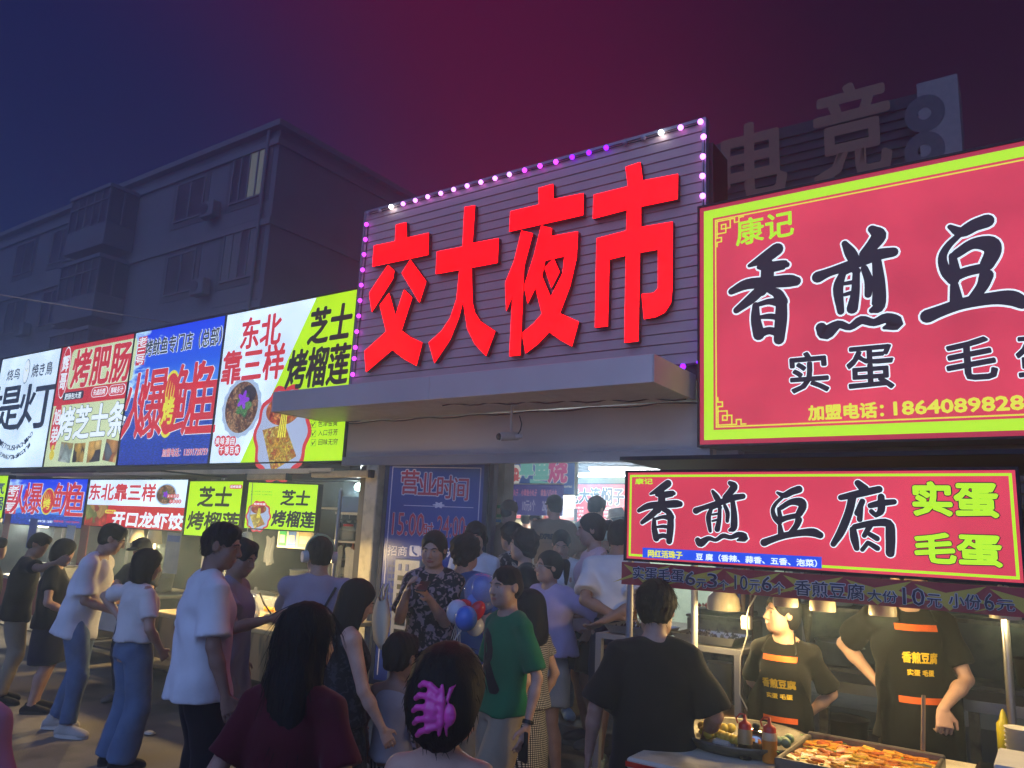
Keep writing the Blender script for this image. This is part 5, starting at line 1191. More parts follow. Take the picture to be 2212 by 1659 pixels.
letter(t, '网红活珠子', b(213, 630, 395, 678), E_yellow, y=-.015, bold=.04); letter(t, '豆 腐（香辣、蒜香、五香、泡菜）', b(468, 648, 1112, 722), E_whitep, y=-.015, bold=.03)
# price strip below
ps = thing('price_strip', 'dull red and gold unlit price strip along the front edge of the tofu cart roof', 'sign', (a[0], YM-.03, d_[2]))
def pm(*p):
    q = PX(*KM(*p), Y=YM-.03); return (q[0]-a[0], q[2]-d_[2])
Mps = pbr('strip_red', 'a02c34', rough=.35, var=.08, scale=3); Mpg = pbr('strip_gold', 'c4a840', rough=.35, var=.05)
zt = pm(98, 690)[1]; zb = pm(95, 815)[1]; wr = pm(2212, 1000)[0]+.5
m = MB(); m.box((-.012, 0, zb), (wr, .02, -.018)); m.build('board', Mps, ps)
for i in range(7):
    x = .1+i*.26; cz = (zb-.018)/2; hh = (-.018-zb)/2
    V = [(x+random.uniform(-.02, .02), cz)]
    pts = [(x-.16, cz-hh*.9), (x-.03, cz-hh*.2), (x+.02, cz-hh*.95), (x+.08, cz-hh*.1), (x+.2, cz-hh*.5), (x+.1, cz+hh*.2), (x+.15, cz+hh*.95), (x+.01, cz+hh*.3), (x-.1, cz+hh*.8), (x-.05, cz)]
    flat(ps, pts, Mpg, y=-.002-.0003*i, name='printed_burst')
Mw2 = pbr('strip_lettering', '2e2640', rough=.4); Mw3 = pbr('strip_lettering_edge', 'c8c0cc', rough=.4)
def pbx(x0, y0, x1, y1): p, q = pm(x0, y0), pm(x1, y1); return (p[0], q[1], q[0], p[1])
for s_, q in (('实蛋毛蛋', (130, 718, 400, 805)), ('6', (408, 745, 462, 820)), ('元', (468, 785, 520, 835)), ('3', (526, 755, 578, 832)), ('个', (584, 790, 640, 845)), ('10', (670, 765, 740, 845)), ('元', (748, 790, 808, 855)), ('6', (815, 770, 870, 852)), ('个', (878, 800, 938, 868)), ('香煎豆腐', (990, 790, 1362, 900)), ('大份', (1378, 840, 1538, 915)), ('10', (1565, 830, 1685, 930)), ('元', (1695, 865, 1775, 940)), ('小份', (1810, 860, 1985, 950)), ('6', (1998, 860, 2055, 955)), ('元', (2065, 895, 2165, 960))):
    p = pbx(*q); 
    lo_ = max(p[1], zb+.004); outlined(ps, s_, (p[0], lo_, p[2], min(p[3], -.024)), Mw2, Mw3, y=-.006, bold=.012, edgew=.05)

# ---- opening hours board
ob_a = PX(843, 998, Y=6.5); 
t, loc = lightbox('notice_board', 'tall blue opening hours board with red white edged characters left of the entrance', -6.24, .12, 1.19, 2.38, 6.5, pbr('board_blue', '243c98', rough=.3, var=.06, scale=.8), depth=.04, rz=math.radians(14), frame=pbr('board_navy', '101a3c'), cat='notice board', fw=.05)
b = boxer(loc, KB); Mr = pbr('board_red', 'c8283c', rough=.4, var=.03); Mw = pbr('board_white', 'e4e2ee', rough=.4, var=.03)
for s_, q in (('营', (340, 95, 455, 270)), ('业', (465, 115, 585, 275)), ('时', (600, 135, 705, 300)), ('间', (720, 150, 815, 315)), ('15:00', (275, 400, 492, 575)), ('时', (500, 475, 560, 580)), ('-', (562, 525, 596, 535)), ('24:00', (598, 425, 790, 590)), ('时', (796, 490, 822, 600))):
    outlined(t, s_, b(*q), Mr, Mw, y=-.003, bold=.016 if s_ != '-' else .1, edgew=.045, rings=2)
letter(t, '招商', b(238, 640, 372, 720), Mw, bold=.01); rrect(t, b(395, 640, 465, 722), .02, Mw, y=-.003); letter(t, '13940898', b(472, 650, 720, 730), Mw, bold=.02)
V = []; F = []; q = loc(*KB(430, 680)); ribbon(V, F, [(q[0]-.025, q[1]+.035, .012), (q[0]-.02, q[1]-.01, .007), (q[0]+.025, q[1]-.04, .013)], -.007); link(bpy.data.objects.new('printed_handset', mesh_from('printed_handset', V, F, [MC['board_blue']])), t)
vtext(t, '电器城', (.08, .25, .2, 1.3), pbr('board_faint', '5a6488', rough=.4), y=-.003)
zz = loc(*KB(580, 360))[1]; m = MB(); m.box((.22, -.004, zz), (1.08, -.001, zz+.008)); m.build('printed_rule', Mw, t); c = (.66, zz+.02); disc(t, c, .06, .03, Mw, y=-.006, wob=.3, k=6); m = MB(); m.box((.04, -.004, .05), (.05, -.001, 2.33)); m.box((1.14, -.004, .05), (1.15, -.001, 2.33)); m.box((.05, -.004, 2.32), (1.14, -.001, 2.33)); m.build('printed_border', Mw, t)

# ---- signs inside the hall
YI = 8.6
a = PX(*KI(290, 60), Y=YI); c_ = PX(*KI(1350, 75), Y=YI); d_ = PX(*KI(1345, 615), Y=YI)
Mib = emit('octopus_sign_blue', '3a5594', .45, base='3a4f90', var=.15)
t, loc = lightbox('shop_sign', 'blue hanging octopus ball stall sign inside the hall seen under the header', a[0], d_[2], c_[0]-a[0], 2.83-d_[2], YI, Mib, depth=.06, frame=M_cream, fw=.012)
b = boxer(loc, KI); w = c_[0]-a[0]
Mt_ = emit('octopus_teal', '6fb7ae', .55, sample=False); Mm_ = emit('octopus_magenta', 'b8407c', .6, sample=False); Mwh = emit('octopus_cream', 'cfd2cc', .6, sample=False)
outlined(t, '章', b(560, 20, 735, 360), Mt_, Mwh, bold=.06, edgew=.025, rings=2, y=-.004); outlined(t, '鱼', b(770, 30, 965, 385), Mt_, Mwh, bold=.06, edgew=.025, rings=2, y=-.004)
outlined(t, '烧', b(975, 40, 1220, 440), Mm_, Mwh, bold=.04, edgew=.025, rings=2, y=-.004); letter(t, '加盟电话：15942697865', b(980, 480, 1300, 520), Mwh, y=-.004, bold=.03)
flat(t, [loc(*KI(*p)) for p in ((690, 450), (963, 495), (963, 438), (690, 390))], Mt_, y=-.004)
mr_ = emit('octopus_red', 'b03a3a', .6, sample=False); c = loc(*KI(478, 330)); disc(t, c, .1, .14, Mwh, y=-.004, wob=.06, k=6); disc(t, (c[0], c[1]+.02), .06, .075, mr_, y=-.006, name='printed_octopus'); disc(t, (c[0], c[1]-.045), .075, .04, mr_, y=-.007, wob=.25, k=7, n=42, name='printed_octopus')
for dx in (-.02, .02): disc(t, (c[0]+dx, c[1]+.02), .014, .018, Mwh, y=-.009, n=10)
flat(t, [loc(*KI(*p)) for p in ((300, 230), (380, 290), (420, 180), (500, 120), (440, 60), (300, 60))], emit('octopus_yellow', 'd8a83a', .6, sample=False), y=-.004)
a = PX(*KI(280, 450), Y=YI-.05); 
t2 = thing('menu_strip', 'violet octopus ball price strip below the octopus sign, above a row of spot lamps', 'sign', (a[0], YI-.05, d_[2]-.30))
def mloc(x, y): p = PX(*KI(x, y), Y=YI-.05); return (p[0]-a[0], p[2]-(d_[2]-.30))
w2 = mloc(1160, 600)[0]
m = MB(); m.box((0, 0, .02), (w2, .03, .42)); m.build('board', emit('menu_violet', '4a4290', .4, base='3a3670'), t2)
m = MB(); m.box((0, -.006, .42), (w2, .03, .435)); m.build('edge', M_cream, t2)
mp_ = emit('menu_pink', 'c87a9c', .5, sample=False); mw_ = emit('menu_outline', 'a9a6c8', .5, sample=False)
for i, (x0, n1) in enumerate(((.03, '12元8个'), (w2*.34, '10元6个'), (w2*.66, '20元'))):
    letter(t2, ('大章鱼小丸子', '小章鱼小丸子', '章鱼八爪小丸')[i], (x0, .27, x0+w2*.26, .36), mp_, y=-.004, bold=.02); letter(t2, n1, (x0+.03, .07, x0+w2*(.24 if i < 2 else .16), .22), mw_, y=-.004, bold=.02)
lampy = []
for i, x in enumerate((310, 400, 555, 690, 785, 930)):
    p = PX(*KI(x, (690, 700, 722, 740, 760, 775)[i]), Y=YI+.25); t = thing('spot_lamp', '%s spot lamp in the lit row under the octopus stall price strip' % ('leftmost', 'second from left', 'third from left', 'fourth from left', 'fifth from left', 'rightmost')[i], 'lamp', tuple(p), group='spot lamps under the octopus price strip')
    m = MB(); m.lathe((0, 0, 0), [(.03, .09), (.05, .06), (.075, .0)], 12); m.build('shade', M_steel, t)
    m = MB(); m.lathe((0, 0, 0), [(.001, -.006), (.05, -.006), (.07, .004)], 12); m.build('bulb', emit('warm_spot_bulb', 'fff0c8', 14), t)
p0 = PX(*KI(1340, 470), Y=11.8); p1 = PX(*KI(2105, 480), Y=11.8); p2 = PX(*KI(1340, 1010), Y=11.8)
t, loc = lightbox('shop_sign', 'red lit braised jelly stall sign deep inside the hall on the right', p0[0]-.3, p2[2], p1[0]-p0[0]+.3, p0[2]-p2[2], 11.8, emit('print_inner_red', 'd8404a', 1.0), depth=.1)
b = boxer(loc, KI)
for ch, q in zip('老大连焖子', ((1250, 535, 1395, 745), (1410, 530, 1555, 745), (1570, 520, 1710, 745), (1730, 520, 1880, 765), (1900, 540, 2050, 770))): outlined(t, ch, b(*q), E_blackb, E_whitep, y=-.004, bold=.03, edgew=.03, rings=2)
for i, (s_, s2) in enumerate((('小份7元', '豆腐皮'), ('5元 豆浆', '豆腐皮'), ('5元', '豆腐干'), ('大份', '豆花'))): letter(t, s_, b(1345, 790+i*52, 1470, 825+i*52), E_whitep, y=-.004, bold=.02); letter(t, s2, b(1760, 805+i*52, 1865, 840+i*52), E_whitep, y=-.004, bold=.02)
p0 = PX(*KI(2040, 795), Y=11.4); p1 = PX(*KI(2105, 990), Y=11.4); t = thing('poster', 'small red poster beside the bucket hat woman', 'poster', (p0[0], 11.4, p1[2])); m = MB(); m.box((0, 0, 0), (p1[0]-p0[0]+.2, .02, p0[2]-p1[2])); m.build('sheet', E_redpanel, t)
# pictured menu light box at the back of the octopus stall
p0 = PX(*KI(385, 815), Y=11.0); p1 = PX(*KI(1320, 985), Y=11.0)
t, loc = lightbox('menu_board', 'white lit picture menu with a noodle bowl behind the octopus stall', p0[0], p1[2], p1[0]-p0[0], p0[2]-p1[2], 11.0, emit('print_menu_white', 'd8ecf4', 1.1), depth=.08)
c = loc(*KI(850, 820)); disc(t, (c[0], c[1]-.0), .36, .2, food_mat('print_noodle_bowl', ['d85838', 'e8a060', 'c83828', 'e8d8a0', '90a050'], 14), y=-.004, name='printed_food_picture'); b = boxer(loc, KI); letter(t, '章鱼烧', b(760, 920, 890, 950), E_blackb, y=-.007); flat(t, [(0, 0), (w, 0), (p1[0]-p0[0], .03), (0, .03)], E_red, y=-.003) if False else None
letter(t, '关东煮', b(430, 835, 540, 850), E_blackb, y=-.004); m = MB(); m.box((0, -.004, 0), (p1[0]-p0[0], -.001, .05)); m.build('printed_band', E_red, t)
rrect(t, b(1200, 830, 1315, 880), .02, E_yellow, y=-.004)
# ---------------------------------------------------------------- carts, counters, stall interiors
def lamp_light(parent, loc, energy, col, r=.04, typ='POINT', rot=None, spot=100):
    L = bpy.data.lights.new('lamp_light', typ); L.energy = energy; L.color = col; L.shadow_soft_size = r
    if typ == 'SPOT': L.spot_size = math.radians(spot); L.spot_blend = .6
    o = bpy.data.objects.new('lamp_light', L); link(o, parent); o.location = loc
    return o
WARM = (1.0, .72, .30)
M_shade = pbr('lamp_shade_ivory', 'b5aa8c', rough=.5, var=.04)
M_wood = pbr('worn_wood', '8a6a44', rough=.6, var=.25, scale=12, stretch=(1, 1, .2), dirt='4c3822')
M_greasy = pbr('greasy_metal', '5c564c', rough=.42, metal=.6, var=.3, scale=14, bump=.2, dirt='2a2520')
M_clear = glass('clear_plastic', 'dfe6e6', .1, .22)
M_bag = glass('thin_plastic_bag', 'f0f0ea', .35, .42)
M_orange = pbr('orange_sauce', 'c8741a', rough=.4); M_redp = pbr('red_plastic', 'c01c14', rough=.35); M_soy = pbr('dark_sauce', '1c120e', rough=.2)
M_greyp = pbr('grey_plastic', '7d7e7c', rough=.5); M_bluep = pbr('blue_plastic', '25408c', rough=.4); M_redcloth = pbr('red_plastic_film', '8c2420', rough=.5)
M_paper = pbr('paper_white', 'b6b2a6', rough=.7, var=.05)
def cone_lamp(label, p, energy=0, group=None, h=.17, r0=.045, r1=.085, col=WARM, drop=.5):
    t = thing('hanging_lamp', label, 'lamp', tuple(p), group=group)
    m = MB(); m.lathe((0, 0, 0), [(.012, h+.01), (r0, h), (r1, 0), (r1-.006, 0.003), (r0-.006, h-.01), (.01, h-.005)], 20); m.build('shade', M_shade, t)
    m = MB(); m.lathe((0, 0, 0), [(.001, .028), (.024, .035), (.03, .06), (.02, .09), (.001, .1)], 12); m.build('bulb', emit('warm_bulb', 'ffdf9a', 12), t)
    m = MB(); m.tube([(0, 0, h), (0, .01, h+drop*.6), (0, 0, h+drop)], .004, 5); m.build('cord', M_white, t)
    if energy: lamp_light(t, (0, 0, -.02), energy, col, .05)
    return t
def cart(label, x0, x1, y0, y1, z, panel, top=None, roof=True, zr=2.2, lower=True):
    t = thing('food_cart', label, 'food cart', ((x0+x1)/2, (y0+y1)/2, 0)); w = (x1-x0)/2; d = (y1-y0)/2
    m = MB(); m.bbox((-w, -d, z-.04), (w, d, z), .008); m.build('counter_top', top or M_steel, t)
    for sx in (-w+.03, w-.07):
        for sy in (-d+.03, d-.07): m = MB(); m.box((sx, sy, 0), (sx+.04, sy+.04, z-.041)); m.build('leg', M_alu, t)
    m = MB(); m.box((-w+.02, -d+.01, z-.42), (w-.02, -d+.025, z-.042)); m.build('front_panel', panel, t)
    if lower: m = MB(); m.box((-w+.08, -d+.08, .28), (w-.08, d-.08, .30)); m.build('shelf', M_greasy, t)
    if roof:
        for sx in (-w+.005, w-.035):
            m = MB(); m.cyl((sx+.015, d-.05, z), (sx+.015, d-.05, zr), .017); m.build('post', M_alu, t)
        m = MB(); m.box((-w, -d, zr), (w, d, zr+.02)); m.build('roof_sheet', M_dark, t)
    return t
# squid / dumpling / durian carts under the lower signs
cart('long steel squid cart under the small blue sea sign', -11.6, -9.35, 4.75, 5.6, .92, M_redcloth, zr=2.24)
cart('steel dumpling cart with a white front under the white and red sign', -9.25, -7.98, 4.75, 5.6, .92, M_white, zr=2.24)
durian_cart = cart('durian cart counter with warm lit top and dark space below', -7.45, -5.55, 4.5, 5.75, .84, M_wood, top=pbr('counter_cream', 'b49a68', rough=.4, var=.1), roof=False)
m = MB(); m.box((-.95, .25, .0), (.95, .262, .16)); o = m.build('splash_guard', M_clear, durian_cart); o.location = (0, 0, .841)
for x in (-7.42, -5.72):
    t = thing('sign_post', 'thin steel post carrying the %s end of the lime durian signs' % ('left' if x < -7 else 'right'), 'post', (x, 5.3, .845)); m = MB(); m.cyl((0, 0, 0), (0, 0, 1.25), .018); m.build('tube', M_steel, t)
for nm, p, en in (('left of two ivory cone lamps hanging below the dumpling sign', PX(294, 1172, Y=5.3), 80), ('right of two ivory cone lamps hanging below the dumpling sign', PX(332, 1174, Y=5.3), 80)):
    cone_lamp(nm, p, en, 'ivory cone lamps on the dumpling cart', r1=.095, r0=.06, h=.2)
for nm, p in (('short warm tube under the small blue squid sign', PX(60, 1131, Y=5.6)), ('second short warm tube behind the black shirt man', PX(94, 1136, Y=5.6))):
    t = thing('tube_light', nm, 'tube light', tuple(p)); m = MB(); m.cyl((-.13, 0, 0), (.13, 0, 0), .022); m.build('tube', emit('warm_tube', 'fff2c8', 9), t); lamp_light(t, (0, -.05, -.05), 60, (1, .86, .6), .08)
cone_lamp('small lit cone lamp at the far left edge over the squid cart', PX(6, 1128, Y=5.4), 5, h=.12, r1=.06, r0=.03)
# warm bulb over the durian counter
cone_lamp('ivory cone lamp above the durian counter behind the tall man', (-6.7, 5.0, 1.5), 110, h=.14)
bp = PX(775, 1052, Y=7.6)
t = thing('light_bulb', 'bright cool white bulb hanging alone in the durian stall', 'light bulb', tuple(bp)); m = MB(); m.lathe((0, 0, 0), [(.001, -.05), (.045, -.04), (.06, -.005), (.05, .03), (.025, .05), (.001, .055)], 14); m.build('glass', emit('cool_bulb', 'd8fff0', 22), t)
m = MB(); m.cyl((0, 0, .05), (0, 0, .1), .02); m.cyl((0, 0, .1), (0, 0, 2.5-bp[2]), .004); m.build('socket', M_white, t); lamp_light(t, (0, 0, -.09), 60, (.85, 1, .92), .06)
for nm, x0, x1, y in (('unlit yellowed tube fixture under the beam, left of the pair', 532, 617, 1030), ('unlit long yellowed tube fixture under the beam, right of the pair', 671, 795, 1024)):
    a = PX(x0, y, Y=6.3); c = PX(x1, y, Y=6.3); t = thing('tube_fixture', nm, 'tube light', tuple(a)); m = MB(); m.bbox((0, 0, -.04), (c[0]-a[0], .07, .04), .012); m.build('diffuser', pbr('yellowed_diffuser', 'a8946a', rough=.5), t); m = MB(); m.box((-.03, .0, -.045), (0, .075, .045)); m.box((c[0]-a[0], 0, -.045), (c[0]-a[0]+.03, .075, .045)); m.build('end_cap', M_dark, t)
# ---- stall interior shelves and clutter
def jar(label, p, r=.06, h=.16, mat=None, lid=None, cat='jar', nm='jar', fillm=None):
    t = thing(nm, label, cat, tuple(p)); m = MB(); m.lathe((0, 0, 0), [(.001, 0), (r*.95, 0), (r, .01), (r, h*.78), (r*.8, h*.9), (r*.8, h)], 16); m.build('glass', mat or M_clear, t)
    m = MB(); m.lathe((0, 0, 0), [(r*.84, h*.9), (r*.86, h*1.04), (.001, h*1.05)], 16); m.build('lid', lid or M_redp, t)
    if fillm: m = MB(); m.lathe((0, 0, 0), [(.001, .004), (r*.9, .006), (r*.92, h*.5), (.001, h*.51)], 14); m.build('contents', fillm, t)
    return t
def pot(label, p, r=.14, h=.16, mat=None, lid=False, nm='pot', cat='pot'):
    t = thing(nm, label, cat, tuple(p)); m = MB(); m.lathe((0, 0, 0), [(.001, 0), (r*.8, 0), (r*.9, .015), (r, h), (r*1.05, h+.005), (r*1.03, h+.012), (r*.96, h), (r*.85, .03), (.001, .02)], 22); m.build('body', mat or M_steel, t)
    for sx in (-1, 1): m = MB(); m.tube([(sx*r*.98, -.03, h*.8), (sx*r*1.2, -.02, h*.82), (sx*r*1.2, .02, h*.82), (sx*r*.98, .03, h*.8)], .006, 6); m.build('handle', mat or M_steel, t)
    if lid: m = MB(); m.lathe((0, 0, 0), [(r*1.04, h+.015), (r*.7, h+.045), (.02, h+.06), (.02, h+.085), (.001, h+.09)], 20); m.build('lid', M_steel, t)
    return t
def crate(label, p, w, d, h, mat, nm='box', cat='box', lid=None, rz=0):
    t = thing(nm, label, cat, tuple(p), rz); m = MB(); m.bbox((-w/2, -d/2, 0), (w/2, d/2, h), .012); m.build('body', mat, t)
    m = MB(); m.bbox((-w/2-.006, -d/2-.006, h+.001), (w/2+.006, d/2+.006, h+.02), .006); m.build('lid', lid or mat, t); return t
def shelf(label, x0, x1, y0, y1, zs, mat=M_steel, zt=None):
    t = thing('shelf_rack', label, 'shelf', ((x0+x1)/2, (y0+y1)/2, 0)); w, d = (x1-x0)/2, (y1-y0)/2
    for z in zs: m = MB(); m.box((-w, -d, z-.025), (w, d, z)); m.build('shelf', mat, t)
    for sx in (-w-.02, w): 
        for sy in (-d, d-.02): m = MB(); m.box((sx, sy, 0), (sx+.02, sy+.02, zt or zs[-1]+.3)); m.build('post', M_alu, t)
    return t
shelf('steel shelf rack along the back wall of the durian stall', -9.3, -7.9, 8.6, 9.1, (.8, 1.25, 1.7))
shelf('white corner shelf with a jar beside the blue box in the durian stall', -8.6, -7.35, 7.6, 8.0, (1.55, 2.0), M_white, zt=2.3)
p = PX(762, 1150, Y=7.8); jar('clear jar with a red lid on the corner shelf', (p[0]-.1, 7.8, 1.551), .085, .22)
p = PX(780, 1148, Y=7.7); t = thing('cup', 'steel cup standing beside the red lidded jar', 'cup', (p[0], 7.72, 1.551)); m = MB(); m.lathe((0, 0, 0), [(.001, 0), (.03, 0), (.035, .1), (.032, .1), (.028, .01), (.001, .008)], 14); m.build('body', M_steel, t)
a = PX(732, 1072, Y=7.4); c = PX(795, 1108, Y=7.4); t = thing('box', 'wide blue box on top of the corner shelf under the bulb', 'box', (a[0], 7.4, c[2])); m = MB(); m.bbox((0, 0, 0), (c[0]-a[0], .35, a[2]-c[2]), .01); m.build('body', M_bluep, t)
m = MB(); m.box((-.02, -.02, -.03), (c[0]-a[0]+.02, .4, -.001)); m.build('shelf', M_white, t)
for i, (px, py, r, h, l) in enumerate(((640, 1215, .15, .22, 'large aluminium pot on the back shelf'), (560, 1195, .12, .16, 'small pot at the left of the back shelf'))):
    p = PX(px, py, Y=8.8); pot(l, (p[0], 8.8, (1.251, 1.251)[i]), r, h, lid=True)
p = PX(655, 1235, Y=6.9); t = pot('grey plastic bucket behind the durian counter', (p[0], 6.9, .9), .17, .26, M_greyp, nm='bucket', cat='bucket')
crate('dark stand under the grey bucket', (p[0], 6.9, 0), .6, .5, .879, M_greasy)
p = PX(645, 1300, Y=6.1); pot('wide round steel pot on the durian counter back edge', (p[0], 5.5, .842), .2, .13, lid=True)
for i, (px, py, w, h, mt, l) in enumerate(((580, 1165, .45, .3, M_black, 'black microwave on the durian stall shelf'), (545, 1225, .3, .2, M_greyp, 'grey food box on the durian stall shelf'), (700, 1190, .3, .3, M_paper, 'stack of paper packets on the durian stall shelf'))):
    p = PX(px, py, Y=8.8); crate(l, (max(-9.1, p[0]), 8.8, (1.701, .801, .801)[i]), w, .35, h, mt)
# hanging towels, plastic bags, whisk
def drape(label, p, w, h, mat, nm='towel', cat='towel', folds=5, yr=0):
    V = []; F = []; n = 14; k = 8
    for j in range(k+1):
        for i in range(n+1):
            u = i/n; v = j/k; V.append(((u-.5)*w*(1-.25*v*(1-v))+.01*math.sin(v*7), .025*math.sin(u*folds*6.28+v)*(.4+v)+yr*v, -v*h+.02*math.sin(u*9)))
    for j in range(k):
        for i in range(n): F.append((j*(n+1)+i, j*(n+1)+i+1, (j+1)*(n+1)+i+1, (j+1)*(n+1)+i))
    o = link(bpy.data.objects.new(nm, mesh_from(nm, V, F, [mat], smooth=True))); o.location = tuple(p); return tag(o, label, cat)
p = PX(765, 1185, Y=7.6); drape('bundle of white plastic bags hanging under the corner shelf', p, .35, .55, M_paper, 'bag_bundle', 'plastic bags')
p = PX(725, 1180, Y=7.9); drape('grey apron hanging on the tiled side of the durian stall', p, .3, .6, M_greyp, 'hanging_apron', 'apron', 3)
p = PX(584, 1160, Y=6.2); drape('crumpled translucent plastic bag hanging below the lime sign', p, .16, .32, M_bag, 'hanging_bag', 'plastic bag', 3)
bs = random.Random(5)
for k in range(16):
    c = (M_soy, M_orange, M_clear, M_redcloth)[k % 4]; z = (1.251, 1.701)[k//8]; x = -9.2+.16*(k % 8)+bs.uniform(-.02, .02); h = bs.uniform(.16, .26)
    if abs(x+8.6) < .2 and z < 1.5 or z > 1.5 and x < -8.75: continue
    m = MB(); m.lathe((0, 0, 0), [(.001, 0), (.035, 0), (.036, h*.65), (.014, h*.8), (.013, h), (.001, h)], 12); o = m.build('bottle', c); o.location = (x, 8.72, z); tag(o, ('dark soy sauce bottle', 'orange chilli sauce bottle', 'clear oil bottle', 'brown red vinegar bottle')[k % 4]+', %s from left on the %s durian stall shelf' % (('first', 'second', 'third', 'fourth', 'fifth', 'sixth', 'seventh', 'eighth')[k % 8], ('middle', 'top')[k//8]), 'bottle', 'bottles on the durian stall shelves')
t = thing('utensil_rail', 'steel rail with ladles and tongs hanging at the back of the durian stall', 'utensil rail', (-9.2, 8.5, 2.1)); m = MB(); m.cyl((0, 0, 0), (1.6, 0, 0), .01, n=6); m.build('rail', M_steel, t)
for k in range(9):
    x = .1+k*.17; m = MB(); m.cyl((x, 0, -.01), (x, 0, -.24), .006, n=5); m.lathe((x, 0, -.27), [(.001, -.03), (.03, -.02), (.04, .01), (.035, .01), (.001, -.01)], 10); m.build('ladle', M_steel, t)
for k, (x, y, l) in enumerate(((-6.2, 3.9, 'crumpled white tissue on the ground near the durian cart'), (-7.9, 3.1, 'flattened paper cup on the ground at the left'), (-8.6, 3.5, 'small scrap of white paper by the sandals'), (-5.0, 4.2, 'scrap of orange wrapper in front of the durian cart'))):
    m = MB(); m.lathe((0, 0, 0), [(.001, .002), (.03, .003), (.045, .012), (.02, .03), (.001, .024)], 7, sx=1.3); o = m.build('litter', (M_paper, M_paper, M_paper, M_orange)[k]); o.location = (x, y, .001); tag(o, l, 'litter')
for k, (x0, y0, x1, y1, z0) in enumerate(((-24, 6.45, -6.9, 6.45, 2.28), (-6.9, 6.42, -2.5, 6.42, 2.99), (-5.0, 5.9, -2.6, 6.4, 3.02))):
    pts = [(x0+(x1-x0)*i/24, y0+(y1-y0)*i/24, z0-.03*abs(math.sin(i*.8+k))) for i in range(25)]; m = MB(); m.tube(pts, .007, 5); tag(m.build('electric_cable', M_black), ('black cable sagging along the beam under the upper sign row', 'black cable along the header under the canopy', 'short black cable by the security camera')[k], 'cable')
# wire grid wall panel
t = thing('grid_panel', 'wire grid panel on the side wall of the durian stall', 'wire panel', (-7.9, 8.4, 1.1)); m = MB()
for i in range(13): m.box((i*.07, 0, 0), (i*.07+.004, .004, 1.2))
for i in range(17): m.box((0, -.004, i*.07), (.85, 0, i*.07+.004))
m.build('wire', M_steel, t)
# counter items on the durian cart
for i, (px, py, n) in enumerate(((580, 1281, 5), (622, 1286, 3))):
    p = PX(px, py, Y=5.35); t = thing('food_tray', ('long tray of small yellow custard cups on the durian counter', 'short tray of yellow custard cups beside the headphone man')[i], 'food tray', (p[0], 5.35, 1.011 if False else .841))
    m = MB(); m.bbox((-.05, -.09, 0), (.085*n, .09, .012), .004); m.build('tray', M_clear, t)
    for k in range(n):
        m = MB(); m.lathe((k*.08, 0, .012), [(.001, 0), (.028, 0), (.034, .045), (.001, .046)], 12); m.build('cup', pbr('custard_yellow', 'd89a28', rough=.4), t)
p = PX(543, 1343, Y=4.75)
t = thing('takeaway_bag', 'tied thin white plastic bag glowing on the durian counter', 'plastic bag', (p[0], 4.75, .841)); m = MB(); m.lathe((0, 0, 0), [(.001, 0), (.075, .0), (.085, .03), (.075, .1), (.04, .17), (.014, .2), (.02, .235), (.028, .25)], 14, sx=1, sy=.8); m.build('bag', M_bag, t)
m = MB(); m.lathe((0, 0, 0), [(.001, .002), (.055, .004), (.06, .07), (.001, .075)], 12); m.build('food_box', M_paper, t)
p = PX(598, 1330, Y=4.9); t = thing('wok', 'dark wok with a thin handle lying on the durian counter', 'wok', (p[0], 4.95, .842)); m = MB(); m.lathe((0, 0, 0), [(.001, 0), (.08, .01), (.16, .06), (.155, .062), (.07, .018), (.001, .01)], 20); m.build('bowl', M_black, t); m = MB(); m.tube([(-.1, -.03, .06), (-.14, -.1, .16), (-.17, -.14, .26)], .008); m.build('handle', M_wood, t)
# payment notices (plain paper, codes left out) under the durian sign
p = PX(590, 1146, Y=5.35); t = thing('paper_notice', 'white board with three plain stickers below the aslant lime sign', 'notice', (p[0], 5.42, p[2]-.17)); m = MB(); m.box((0, 0, 0), (.55, .006, .19)); m.build('board', M_paper, t)
for i, (c, x) in enumerate((('2f8f55', .02), ('3a62b8', .17), ('9a8a60', .33))): m = MB(); m.box((x, -.004, .02), (x+(.12 if i < 2 else .2), -.001, .17)); m.box((x+.02, -.006, .05), (x+(.1 if i < 2 else .18), -.005, .13), 1); m.build('sticker', [pbr('sticker_'+c, c, rough=.5), M_paper], t)
for i, (px, py, w, h) in enumerate(((377, 1151, .28, .45), (18, 1110, .2, .5), (74, 1120, .22, .4), (155, 1135, .22, .5), (185, 1135, .2, .5))):
    p = PX(px, py, Y=5.15); t = thing('menu_card', ('long laminated menu card hanging at the right of the dumpling cart', 'dark red paper strip at the left edge of the squid cart', 'second paper strip under the blue squid sign', 'grey paper strip between the squid and dumpling signs', 'narrow paper strip at the left of the dumpling sign')[i], 'menu card', (p[0], 5.15, p[2]-h)); m = MB(); m.box((-w/2, 0, 0), (w/2, .004, h)); m.build('card', (M_paper, M_redcloth, M_bluep, M_paper, M_redcloth)[i] if i else pbr('card_grey', '6f7078', rough=.4), t)
    if i == 0: m = MB(); m.box((-w/2+.02, -.003, h-.1), (w/2-.02, -.001, h-.03)); m.build('heading', M_bluep, t)
